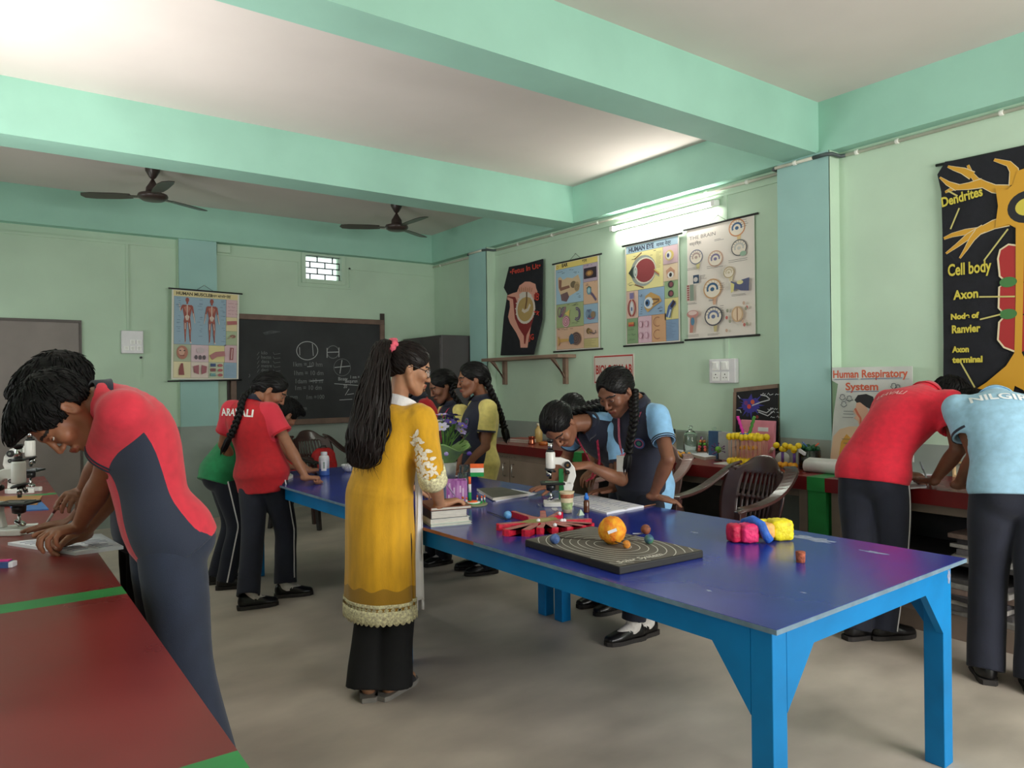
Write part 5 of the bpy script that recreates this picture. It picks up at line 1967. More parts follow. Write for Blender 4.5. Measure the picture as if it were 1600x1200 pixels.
for sg in (1, -1):
 S, E, W = p.shoulder[sg], p.arm[sg][0], p.arm[sg][1]
 e = E * .82 + W * .18
 sleeve_st[sg] = [(S - p.cr * sg * .05, .064), (S, .068), (S * .5 + E * .5, .064), (E, .060), (e, .062)]
 F.tube(sleeve_st[sg], .035, cap=('r', 'f'), fine=3, mod=lambda th, t: 1 + .03 * np.sin(3 * th + 14 * t) + .02 * np.sin(28 * t + th))
 F.ell(p.spine(.62) + p.face * .085 + p.cr * sg * .07, (.07, .065, .07), np.array([p.cr, p.face, U]), .04)
for sg in (1, -1):
 S, E, W = p.shoulder[sg], p.arm[sg][0], p.arm[sg][1]
 a = nrm(W - E)
 e = E * .82 + W * .18
 F.tube([(e - a * .03, .045), (e + a * .03, .056)], .0, 'sub', fine=1)
fr = nrm(np.cross(p.u1, p.cr))
F.tube([(p.N - p.u1 * .045 - fr * .01, .060), (p.N + p.u1 * .09, .085)], .008, 'sub', fine=1)
# side slits
for sg in (1, -1):
 c = V(p.P[0], p.P[1], 0) + p.r0 * sg * .185 + p.face * .055
 F.tube([(c + U * (hemz - .05), .007, .035, p.face), (c + U * .55, .004, .035, p.face), (c + U * .74, .002, .03, p.face)], .004, 'sub', fine=2)
P_, Q_ = F.mesh()
P_, Q_ = keep_largest(P_, Q_)
kurta, Pn = np_mesh('kurta', P_, Q_, [panel_mat(mMust, mMustL)], None, p.root, p.base, relax=2)
ang = np.arctan2((Pn[:, 1] - p.P[1]), (Pn[:, 0] - p.P[0]))
at_ = kurta.data.attributes.new('panel', 'FLOAT', 'POINT')
at_.data.foreach_set('value', (np.where(Pn[:, 2] < 1.0, hemz + .135 + .008 * np.sin(9 * ang) - Pn[:, 2], -1)).astype(np.float32))
kb = BVHTree.FromPolygons([tuple(x) for x in Pn], [tuple(int(i) for i in q) for q in Q_])
def ring_band(z0, z1, m, name, lift=.003, scallop=0.0, n=160):
 """trim sewn round the skirt between two heights"""
 c = V(p.P[0] + .005, p.P[1], 0)
 mb = MB(m)
 vs, fs = [], []
 for i in range(n):
  a = 2 * PI * i / n
  dr = V(math.cos(a), math.sin(a), 0)
  for j in range(4):
   z = z0 + (z1 - z0) * j / 3 - (scallop * abs(math.sin(a * 20)) if j == 0 else 0)
   hit = kb.ray_cast(Vector(c + dr * .5 + U * max(z, hemz + .008)), Vector(-dr))
   q = np.array(hit[0]) if hit[0] is not None else c + dr * .17 + U * z
   q[2] = z
   vs.append(q + dr * lift - p.base)
 for i in range(n):
  k = (i + 1) % n
  if np.linalg.norm(vs[i * 4] - vs[k * 4]) > .045:
   continue
  for j in range(3):
   fs.append((i * 4 + j, k * 4 + j, k * 4 + j + 1, i * 4 + j + 1))
 mb.add(vs, fs, True)
 return mb.build(name, kurta, solid=.002)
ring_band(hemz - .012, hemz + .042, mLace, 'lace_hem', .0035, .012)
ring_band(hemz + .056, hemz + .072, mLace, 'lace_hem_line', .003)
mb = MB(mLace)
c0 = V(p.P[0] + .005, p.P[1], 0)
for i in range(40):
 a = 2 * PI * i / 40
 dr, tg = V(math.cos(a), math.sin(a), 0), V(-math.sin(a), math.cos(a), 0)
 hit = kb.ray_cast(Vector(c0 + dr * .5 + U * (hemz + .048)), Vector(-dr))
 if hit[0] is None:
  continue
 q = np.array(hit[0]) + dr * .003 - p.base
 for w, h in ((.011, .003), (.003, .009), (.007, .006)):
  mb.add([q - tg * w - U * h, q + tg * w - U * h, q + tg * w + U * h, q - tg * w + U * h], [(0, 1, 2, 3)])
mb.build('lace_motifs', kurta)['kind'] = 'stuff'
# sleeve lace and embroidery
S, E, W = p.shoulder[1], p.arm[1][0], p.arm[1][1]
e = E * .82 + W * .18
def around(o, ax, ang_, lift):
 q = nrm(np.cross(ax, V(.15, .25, .95)))
 w = np.cross(ax, q)
 dr = q * math.cos(ang_) + w * math.sin(ang_)
 hit = kb.ray_cast(Vector(o + dr * .13), Vector(-dr))
 h = np.array(hit[0]) if hit[0] is not None else o + dr * .06
 if np.linalg.norm(h - o) > .078:
  h = o + dr * .064
 return h + dr * lift, dr
ax = nrm(W - E)
vs, fs = [], []
n, J = 60, 7
for i in range(n):
 for j in range(J):
  o = e - ax * (.072 * (1 - j / (J - 1)) - .004 + (.006 * abs(math.sin(i * PI / 5)) if j == 0 else 0))
  oo = o if j < J - 1 else e - ax * .006
  h, dr = around(oo, ax, 2 * PI * i / n, .003)
  vs.append(h + (ax * .010 if j == J - 1 else 0) - p.base)
for i in range(n):
 k = (i + 1) % n
 for j in range(J - 1):
  if np.linalg.norm(vs[i * J + j] - vs[k * J + j]) < .04 and np.linalg.norm(vs[i * J + j] - vs[i * J + j + 1]) < .05:
   fs.append((i * J + j, k * J + j, k * J + j + 1, i * J + j + 1))
MB(mLace).add(vs, fs, True).build('lace_cuff', kurta, solid=.002)
mEmb = mat('embroidery_white', (240, 226, 206), .8, var=.08, scale=120, bump=.5, bscale=300)
camv = nrm(V(CAM[0], CAM[1], 1.2) - (S + E) / 2)
def leaf(mb, o, ax, a0, along, rot, L, Wd):
 """leaf shape embroidered on the sleeve: a0 angle round the arm, along = metres along the arm"""
 pts = []
 for k in range(10):
  t = 2 * PI * k / 10
  u, v = L * math.cos(t), Wd * math.sin(t) * (1 - .35 * math.cos(t))
  x, y = u * math.cos(rot) - v * math.sin(rot), u * math.sin(rot) + v * math.cos(rot)
  h, dr = around(o + ax * (along + x), ax, a0 + y / .062, .0025)
  pts.append(h - p.base)
 mb.add(pts, [tuple(range(10))])
axu = nrm(E - S)
q = nrm(np.cross(axu, V(.15, .25, .95)))
w = np.cross(axu, q)
acam = math.atan2(camv @ w, camv @ q)
Lu = np.linalg.norm(E - S)
rnd = random.Random(11)
fl = [(.36, .25), (.46, .15), (.5, .5), (.6, .35), (.62, -.15), (.7, .15), (.76, .55), (.8, -.35), (.86, .2), (.92, -.05), (.95, .5), (1.0, -.55), (1.02, -.2), (1.04, .25)]
mb = MB(mEmb)
dirn = -1 if (np.cross(axu, camv) @ p.face) > 0 else 1
for f, off in fl:
 k = rnd.choice((3, 4, 5))
 R = rnd.uniform(.015, .022)
 for i in range(k):
  r_ = 2 * PI * i / k + rnd.random()
  leaf(mb, S, axu, acam + (.35 + off) + math.sin(r_) * R / .062, f * Lu + math.cos(r_) * R, r_, R * .8, R * .42)
for i in range(9):
 f = .34 + .075 * i
 leaf(mb, S, axu, acam + .55 + .25 * math.sin(i), f * Lu, .3 * (-1) ** i, .016, .0016)
mb.build('embroidery', kurta)['kind'] = 'stuff'
# white scarf round the neck, one end hanging in front
mb = MB(mWhiteC)
pts = []
for i in range(25):
 a = -PI * .40 + PI * 1.80 * i / 24
 d_ = p.cr * math.cos(a) * .094 - fr * math.sin(a) * .075
 pts.append(p.N + d_ + p.u1 * (.002 + .020 * math.sin(a)) - p.base)
mb.sweep(pts, 1.0, prof=[(-.006, -.024), (.006, -.020), (.006, .022), (-.006, .026)], up=p.u1)
# hanging end
hang = []
x0 = p.P + p.face * .115 + p.r0 * .165
vs, fs = [], []
nu, nv = 10, 26
for j in range(nv + 1):
 f = j / nv
 z = 1.22 - .80 * f
 wd = .035 + .03 * f
 for i in range(nu + 1):
  u = (i / nu - .5) * 2
  c = V(x0[0], x0[1], z) + nrm(p.face + p.r0 * .3) * u * wd + p.face * (.012 * math.sin(u * 7 + f * 3) + .02 * math.sin(f * 3))
  c[0] = min(c[0], 1.645)
  vs.append(c - p.base)
for j in range(nv):
 for i in range(nu):
  k = j * (nu + 1) + i
  fs.append((k, k + 1, k + nu + 2, k + nu + 1))
mb.add(vs, fs, True)
for i in range(16):
 a = vs[nv * (nu + 1) + (i * nu) // 16]
 mb.sweep([a, a - U * .02 + V(.002 * math.sin(i), 0, 0), a - U * .045], .0012, 4)
mb.build('scarf', p.root, solid=.003)
# palazzo trousers and sandals
p.trousers(mBlackT, hem=.045, wide=.98, bell=1.24, seed=21, fold=.03, hipk=.84)
p.shoes('sandal')
# hair : smooth crown, scrunchie, long loose ponytail
p.hair('pony', m=mHairBr)
tie = hp(.0, -.105, .062)
mTail = mHairBr
path = [tie, tie + V(-.045, -.005, .012), tie + V(-.085, -.04, -.07), at(580, 640, 3.30), at(571, 690, 3.27), at(563, 722, 3.27)]
rad = [(.024, .024), (.030, .030), (.046, .040), (.074, .046), (.085, .044), (.060, .03)]
sdv = nrm(V(.8, -.6, 0))
F = Field(np.min(path, 0) - .14, np.max(path, 0) + .14, .0055)
F.tube([(q, a, b, sdv) for q, (a, b) in zip(path, rad)], .0, fine=5,
 mod=lambda th, t: 1 + .06 * np.sin(th * 9 + 6 * t) + .05 * np.sin(th * 15 - 9 * t) + .07 * np.sin(22 * t + 2 * th))
P_, Q_ = F.mesh()
tail, _ = np_mesh('ponytail', P_, Q_, [mTail], None, p.root, p.base, relax=1)
Ss = smooth_st([(q, a, b, sdv) for q, (a, b) in zip(path, rad)], 6)
rnd = random.Random(3)
mb = MB(mTail)
N_ = len(Ss[0])
for k in range(150):
 a = rnd.uniform(0, 2 * PI)
 rr_ = rnd.uniform(.8, 1.06)
 ph, am = rnd.uniform(0, 6.28), rnd.uniform(.004, .014)
 st_, en = rnd.choice((0, 0, 3, 6)), N_ - rnd.randint(0, 5)
 pts = []
 for i in range(st_, en):
  q, ra, rb = Ss[0][i], Ss[1][i], Ss[2][i]
  tg = nrm(Ss[0][min(i + 1, N_ - 1)] - Ss[0][max(i - 1, 0)])
  sd_ = nrm(sdv - (sdv @ tg) * tg)
  nn = np.cross(tg, sd_)
  wob = am * math.sin(.45 * i + ph) + .5 * am * math.sin(1.1 * i + 2 * ph)
  pts.append(q + sd_ * (math.cos(a) * ra * rr_ + wob) + nn * (math.sin(a) * rb * rr_ + wob * .5) - p.base)
 tg = nrm(pts[-1] - pts[-3])
 ex = rnd.uniform(.01, .06)
 pts += [pts[-1] + tg * ex * .5 + V(rnd.uniform(-.01, .01), 0, 0), pts[-1] + tg * ex + V(rnd.uniform(-.02, .02), rnd.uniform(-.01, .01), -.01)]
 m_ = len(pts)
 mb.sweep(pts, .0048, 5, rs=[.5 + .5 * min(1, i / 4) if i < m_ - 6 else max(.08, (m_ - 1 - i) / 6) for i in range(m_)])
mb.build('loose_locks', tail)['kind'] = 'stuff'
mScr = mat('scrunchie_pink', (224, 96, 116), .8, var=.12, scale=50, bump=.5, bscale=90)
mb = MB(mScr)
td = nrm(path[1] - path[0] + V(0, 0, .02))
q1 = nrm(np.cross(td, V(0, 0, 1)))
q2 = np.cross(td, q1)
ring, rs = [], []
for i in range(40):
 a = 2 * PI * i / 40
 R = .036 + .004 * math.sin(9 * a)
 ring.append(tie + td * (.012 + .006 * math.sin(7 * a)) + (q1 * math.cos(a) + q2 * math.sin(a)) * R - p.base)
 rs.append(1 + .22 * math.sin(13 * a))
mb.sweep(ring, .017, 10, closed=True, rs=rs)
mb.build('scrunchie', p.root)
# glasses
mF = mat('glasses_frame', (28, 26, 28), .3)
mb = MB(mF)
for sg in (1, -1):
 ring = []
 for i in range(28):
  a = 2 * PI * i / 28
  x, z = .031 * sg + .025 * math.copysign(abs(math.cos(a)) ** .8, math.cos(a)), -.002 + .018 * math.copysign(abs(math.sin(a)) ** .8, math.sin(a))
  ring.append(hp(x, .099 - 1.2 * x * x * 9, z) - p.base)
 mb.sweep(ring, .0016, 6, closed=True)
 mb.sweep([hp(.056 * sg, .073, .004) - p.base, hp(.072 * sg, .04, .006) - p.base, hp(.080 * sg, .0, .008) - p.base, hp(.078 * sg, -.02, -.005) - p.base], .0016, 6)
mb.sweep([hp(-.007, .098, .002) - p.base, hp(0, .103, .004) - p.base, hp(.007, .098, .002) - p.base], .0014, 6)
gl = mb.build('glasses', p.root)
mb = MB(mat('lens', (240, 244, 246), .05, var=0, alpha=.18))
for sg in (1, -1):
 mb.add([hp(.031 * sg + .023 * math.cos(2 * PI * i / 20), .0985 - 10.8 * (.031 * sg + .023 * math.cos(2 * PI * i / 20)) ** 2, -.002 + .016 * math.sin(2 * PI * i / 20)) - p.base for i in range(20)], [tuple(range(20))])
mb.build('lenses', gl)
# ------------------------------------------------------------------ wall charts and banners
def zr(ox, oy, k):
 """read-off frame of an enlarged detail of the photograph"""
 return lambda u, v: (ox + u / k, oy + v / k)
class WallArt(Art):
 """flat work on a wall plane; points are given in the read-off frame and projected on the real wall"""
 def __init__(self, side, plane, zf, ref):
  super().__init__()
  self.side, self.plane, self.zf = side, plane, zf
  self.o = self.raw(*ref)
 def raw(self, u, v):
  x, y = self.zf(u, v)
  return onx(x, y, self.plane) if self.side == 'right' else ony(x, y, self.plane)
 def q(self, u, v):
  p = self.raw(u, v) - self.o
  return (-p[1], p[2]) if self.side == 'right' else (p[0], p[2])
 def Q(self, pts):
  return [self.q(*p) for p in pts]
 def P(self, pts, c):
  return self.poly(self.Q(pts), c)
 def L(self, pts, w, c, **k):
  return self.line(self.Q(pts), w, c, **k)
 def C(self, u, v, r, c, ry=None, rot=0):
  x, y = self.q(u, v)
  return self.ell(x, y, r, ry or r, c, rot)
 def R(self, u0, v0, u1, v1, c):
  a, b = self.q(u0, v0), self.q(u1, v1)
  return self.rect(min(a[0], b[0]), min(a[1], b[1]), max(a[0], b[0]), max(a[1], b[1]), c)
 def TXF(self, s, u0, u1, v, hv, c, rot=0, bold=.001):
  x, y = self.q(u0, v)
  x1, _ = self.q(u1, v)
  size = (self.q(u0, v - hv)[1] - y) / .70
  vs, _ = text_geo(s, size)
  return self.text(s, x, y, size, c, rot=rot, bold=bold, sx=(x1 - x) / max(q[0] for q in vs))
 def TX(self, s, u, v, size, c, **k):
  x, y = self.q(u, v)
  return self.text(s, x, y, size, c, **k)
mRod = mat('rod_black', (24, 23, 24), .4)
mString = mat('string_grey', (70, 68, 62), .8)
def wall_chart(label, side, plane, w, h, origin, draw, off=.018, tilt=0.0, bottom_skew=0.0):
 """hanging printed chart between two black rods; local x right, y up, z out of the wall"""
 t = thing('wall_chart', label, 'chart')
 a = Art()
 a.des = .28
 a.use(paint((222, 218, 208))).box(0, w, 0, h, -.0012, 0)
 draw(a, w, h)
 o = a.build('chart_sheet', t)
 o.location = (0, 0, off)
 for nm, y, sk in (('t', h, 0), ('b', 0, bottom_skew)):
  MB(mRod).cyl((-.035, y + sk, off), (w + .035, y - sk * .2, off), .0085, n=12).build('rod', t)
 mb = MB(mString).sweep([(w * .36, h + .006, off), (w * .47, h + .062, .006)], .0018, 6)
 mb.sweep([(w * .47, h + .062, .006), (w * .60, h + .006, off)], .0018, 6)
 mb.use(mSteel).lathe([(.004, 0), (.004, .012)], (w * .47, h + .062, 0), 8, (0, 0, 1))
 mb.build('hanging_string', t)
 wallmat(t, origin, side)
 if tilt:
  t.matrix_world = t.matrix_world @ Matrix.Rotation(tilt, 4, 'Z')
 return t
INK = (52, 50, 54)
def spiral(a, x, y, r, c, w, turns=2.3, s=1):
 a.line([(x + s * r * (1 - i / 40 * .85) * math.cos(i / 40 * turns * 2 * PI), y + r * (1 - i / 40 * .85) * math.sin(i / 40 * turns * 2 * PI)) for i in range(41)], w, c)
def captions(a, x0, y0, x1, y1, n, seed, c=INK):
 rnd = random.Random(seed)
 a.up()
 for i in range(n):
  x, y = rnd.uniform(x0, x1), rnd.uniform(y0, y1)
  L = rnd.uniform(.02, .05)
  a.rect(x, y, min(x + L, x1), y + .003, c, layer=False)
def draw_ear(a, w, h):
 X, Y = lambda f: f * w, lambda f: f * h
 a.rect(0.02, .02, w - .02, h - .01, (236, 222, 196))
 a.rect(.02, Y(.925), w - .02, h - .012, (236, 206, 84))
 a.text('EAR', X(.17), Y(.945), .052, (60, 50, 40), bold=.002)
 a.text('कान', X(.64), Y(.950), .042, (60, 50, 40), bold=.001)
 a.ell(X(.07), Y(.955), .016, .016, (190, 120, 40)).ell(X(.07), Y(.955), .011, .011, (236, 206, 84))
 blocks = [(.03, .53, .66, .925, (150, 190, 216)), (.66, .73, .97, .925, (186, 160, 186)), (.66, .49, .97, .73, (224, 172, 130)), (.03, .265, .66, .53, (158, 178, 112)),
   (.66, .28, .97, .49, (140, 178, 208)), (.03, .02, .66, .265, (224, 170, 134)), (.66, .12, .97, .28, (222, 176, 150)), (.66, .02, .97, .12, (206, 190, 110))]
 for x0, y0, x1, y1, c in blocks:
  a.rect(X(x0), Y(y0), X(x1), Y(y1), c, layer=False)
 a.up()
 for x0, y0, x1, y1, c in blocks:
  a.line([(X(x0), Y(y0)), (X(x1), Y(y0)), (X(x1), Y(y1)), (X(x0), Y(y1))], .003, (120, 104, 80), closed=True, layer=False)
 # outer, middle and inner ear
 a.poly([(X(.08), Y(.83)), (X(.14), Y(.84)), (X(.2), Y(.80)), (X(.3), Y(.82)), (X(.42), Y(.80)), (X(.55), Y(.83)), (X(.6), Y(.75)), (X(.57), Y(.66)), (X(.45), Y(.63)), (X(.3), Y(.60)), (X(.15), Y(.62)), (X(.09), Y(.70))], (216, 178, 130))
 a.poly([(X(.1), Y(.81)), (X(.17), Y(.80)), (X(.16), Y(.72)), (X(.34), Y(.73)), (X(.36), Y(.70)), (X(.14), Y(.68)), (X(.10), Y(.72))], (150, 92, 70))
 a.poly([(X(.14), Y(.64)), (X(.3), Y(.66)), (X(.34), Y(.60)), (X(.28), Y(.55)), (X(.16), Y(.57))], (122, 84, 88))
 a.ell(X(.44), Y(.73), .045, .035, (120, 100, 70)).ell(X(.52), Y(.70), .04, .05, (186, 150, 96))
 spiral(a, X(.52), Y(.69), .035, (100, 80, 60), .004)
 captions(a, X(.06), Y(.85), X(.6), Y(.9), 9, 1)
 captions(a, X(.5), Y(.55), X(.6), Y(.63), 5, 2)
 a.rect(X(.68), Y(.765), X(.95), Y(.88), (52, 36, 50)).ell(X(.80), Y(.82), .055, .03, (150, 92, 40)).ell(X(.80), Y(.82), .03, .018, (206, 146, 60))
 captions(a, X(.68), Y(.89), X(.93), Y(.91), 4, 3)
 a.line([(X(.80), Y(.62)), (X(.87), Y(.58)), (X(.94), Y(.52))], .026, (104, 82, 120)).ell(X(.79), Y(.635), .034, .042, (92, 150, 170)).ell(X(.79), Y(.635), .018, .026, (160, 200, 206))
 a.line([(X(.74), Y(.66)), (X(.79), Y(.68)), (X(.84), Y(.66))], .008, (84, 100, 60))
 captions(a, X(.68), Y(.69), X(.93), Y(.72), 4, 4)
 for i in range(3):
  a.line([(X(.12 + .05 * i) + .03 * math.cos(t), Y(.44) + .05 * math.sin(t + i)) for t in np.linspace(0, 6, 16)], .008, ((150, 60, 130), (104, 70, 150), (190, 90, 140))[i])
 a.ell(X(.27), Y(.33), .058, .058, (222, 160, 170))
 spiral(a, X(.27), Y(.33), .055, (170, 60, 100), .007)
 a.poly([(X(.24), Y(.42)), (X(.36), Y(.46)), (X(.34), Y(.38))], (226, 196, 80))
 for r_ in (.05, .035):
  a.line([(X(.52) + r_ * math.cos(t), Y(.40) + r_ * 1.25 * math.sin(t)) for t in np.linspace(-2.2, 1.9, 16)], .010, (104, 60, 140))
 captions(a, X(.4), Y(.29), X(.58), Y(.32), 5, 5)
 captions(a, X(.05), Y(.49), X(.6), Y(.52), 7, 6)
 for i in range(3):
  a.line([(X(.76 + .03 * i) + .02 * math.cos(t), Y(.385) + .04 * math.sin(t)) for t in np.linspace(0, 6.2, 14)], .005, (70, 70, 130))
 a.ell(X(.88), Y(.37), .032, .034, (150, 120, 84))
 a.line([(X(.76), Y(.34)), (X(.82), Y(.325)), (X(.9), Y(.335))], .012, (176, 84, 110))
 a.poly([(X(.08), Y(.17)), (X(.13), Y(.14)), (X(.36), Y(.135)), (X(.36), Y(.11)), (X(.13), Y(.10)), (X(.08), Y(.05))], (214, 158, 70))
 a.line([(X(.1), Y(.16)), (X(.13), Y(.12)), (X(.1), Y(.07))], .006, (150, 90, 60))
 a.ell(X(.50), Y(.13), .075, .065, (124, 90, 80))
 spiral(a, X(.50), Y(.13), .06, (80, 56, 60), .008)
 a.poly([(X(.35), Y(.16)), (X(.4), Y(.19)), (X(.45), Y(.17)), (X(.46), Y(.08)), (X(.38), Y(.07)), (X(.34), Y(.11))], (48, 92, 130))
 captions(a, X(.05), Y(.235), X(.6), Y(.255), 8, 7)
 a.ell(X(.78), Y(.20), .03, .03, (120, 90, 40)).ell(X(.82), Y(.19), .03, .022, (170, 130, 70))
 a.line([(X(.8), Y(.19)), (X(.9), Y(.165)), (X(.94), Y(.18)), (X(.93), Y(.2))], .011, (90, 74, 84))
 a.bars(X(.68), Y(.03), X(.95), Y(.11), 7, (130, 118, 80), 8, .002)
def draw_eye(a, w, h):
 X, Y = lambda f: f * w, lambda f: f * h
 a.rect(.015, .012, w - .012, h - .012, (232, 224, 204))
 a.rect(.015, Y(.91), w - .012, Y(.985), (150, 186, 206))
 a.text('HUMAN EYE', X(.07), Y(.925), .056, (46, 60, 84), bold=.003)
 a.text('मानव नेत्र', X(.60), Y(.925), .044, (46, 60, 84), bold=.001)
 blocks = [(.02, .54, .72, .91, (236, 222, 130)), (.72, .74, .98, .91, (222, 182, 190)), (.72, .58, .98, .74, (232, 200, 160)), (.25, .28, .74, .54, (134, 172, 210)), (.02, .27, .25, .54, (226, 184, 160)),
   (.74, .42, .98, .58, (152, 188, 128)), (.74, .22, .98, .42, (228, 212, 120)), (.02, .02, .24, .27, (126, 164, 108)), (.24, .02, .50, .28, (224, 178, 196)), (.50, .02, .76, .28, (222, 158, 104)), (.76, .02, .98, .22, (120, 156, 198))]
 a.up()
 for x0, y0, x1, y1, c in blocks:
  a.rect(X(x0), Y(y0), X(x1), Y(y1), c, layer=False)
 a.up()
 for x0, y0, x1, y1, c in blocks:
  a.line([(X(x0), Y(y0)), (X(x1), Y(y0)), (X(x1), Y(y1)), (X(x0), Y(y1))], .003, (130, 110, 90), closed=True, layer=False)
 cx, cy = X(.36), Y(.72)
 a.ell(cx - .005, cy, .155, .140, (150, 160, 150))
 a.ell(cx + .012, cy, .135, .118, (224, 216, 190)).ell(cx + .016, cy, .122, .106, (166, 52, 56))
 a.poly([(cx - .135, cy + .055), (cx - .19, cy), (cx - .135, cy - .055)], (40, 56, 52))
 a.ell(cx - .115, cy, .026, .055, (70, 92, 84)).ell(cx - .1, cy, .024, .052, (206, 216, 204))
 for r_ in (.016, .008):
  a.ell(cx - .1, cy, r_, r_ * 2.4, (150, 170, 160) if r_ > .01 else (206, 216, 204))
 a.line([(cx - .11, cy + .115), (cx - .02, cy + .165)], .012, (140, 92, 50)).line([(cx - .11, cy - .115), (cx, cy - .155)], .012, (140, 92, 50))
 for k, c in ((.014, (226, 196, 70)), (.0, (186, 80, 60)), (-.014, (150, 160, 140))):
  a.line([(cx + .13, cy - .02 + k), (cx + .19, cy - .06 + k)], .01, c)
 a.bars(X(.60), Y(.72), X(.70), Y(.88), 14, (120, 110, 80), 2, .002)
 captions(a, X(.05), Y(.56), X(.2), Y(.62), 6, 3)
 captions(a, X(.05), Y(.84), X(.6), Y(.90), 7, 4)
 a.ell(X(.84), Y(.82), .05, .045, (224, 194, 90)).ell(X(.83), Y(.82), .03, .034, (226, 220, 210)).ell(X(.82), Y(.82), .014, .018, (60, 70, 130))
 a.poly([(X(.78), Y(.68)), (X(.86), Y(.71)), (X(.93), Y(.67)), (X(.92), Y(.62)), (X(.8), Y(.61))], (206, 140, 104))
 a.ell(X(.86), Y(.635), .036, .028, (224, 220, 214)).ell(X(.86), Y(.635), .016, .018, (48, 40, 40))
 for yy in (.545, .46):
  a.ell(X(.86), Y(yy), .032, .030, (66, 58, 62)).ell(X(.87), Y(yy), .02, .02, (150, 70, 80))
 a.poly([(X(.40), Y(.47)), (X(.50), Y(.50)), (X(.66), Y(.45)), (X(.70), Y(.40)), (X(.56), Y(.36)), (X(.44), Y(.31)), (X(.38), Y(.36))], (206, 152, 66))
 a.ell(X(.46), Y(.40), .055, .052, (206, 214, 220)).ell(X(.44), Y(.40), .03, .032, (56, 110, 170)).ell(X(.43), Y(.40), .014, .016, (26, 30, 44))
 a.line([(X(.53), Y(.43)), (X(.66), Y(.42))], .014, (120, 80, 50)).line([(X(.53), Y(.38)), (X(.66), Y(.41))], .014, (140, 90, 50))
 captions(a, X(.27), Y(.30), X(.34), Y(.52), 12, 6)
 captions(a, X(.62), Y(.30), X(.72), Y(.36), 6, 7)
 a.rect(X(.10), Y(.46), X(.18), Y(.52), (124, 110, 170))
 for s_ in (-1, 1):
  a.line([(X(.14) + s_ * .045 * math.sin(t), Y(.37) + .075 * math.cos(t)) for t in np.linspace(.2, 3.0, 14)], .014, (176, 50, 56))
 a.ell(X(.14), Y(.37), .022, .06, (206, 206, 214)).ell(X(.14), Y(.36), .01, .02, (90, 110, 160))
 a.rect(X(.07), Y(.19), X(.18), Y(.23), (206, 60, 50)).rect(X(.07), Y(.21), X(.18), Y(.23), (226, 130, 50))
 for k in range(3):
  a.scrawl(X(.06), Y(.15 - .05 * k), X(.18), .02, (60, 90, 60), k, .003)
 for k in range(4):
  a.ell(X(.31 + .11 * (k % 2)), Y(.20 - .11 * (k // 2)), .022, .03, (196, 120, 150)).ell(X(.31 + .11 * (k % 2)), Y(.20 - .11 * (k // 2)), .018, .025, (224, 178, 196))
 for k in range(2):
  a.line([(X(.63) + .045 * math.cos(t), Y(.21 - .12 * k) + .04 * math.sin(t)) for t in np.linspace(1, 5.3, 14)], .005, (150, 70, 50))
 a.line([(X(.82), Y(.24)), (X(.86), Y(.33)), (X(.94), Y(.38))], .05, (70, 100, 170)).line([(X(.88), Y(.33)), (X(.94), Y(.385))], .03, (50, 36, 56)).line([(X(.83), Y(.24)), (X(.87), Y(.31))], .016, (180, 200, 220))
 a.bars(X(.78), Y(.04), X(.96), Y(.20), 11, (84, 112, 160), 8, .002)
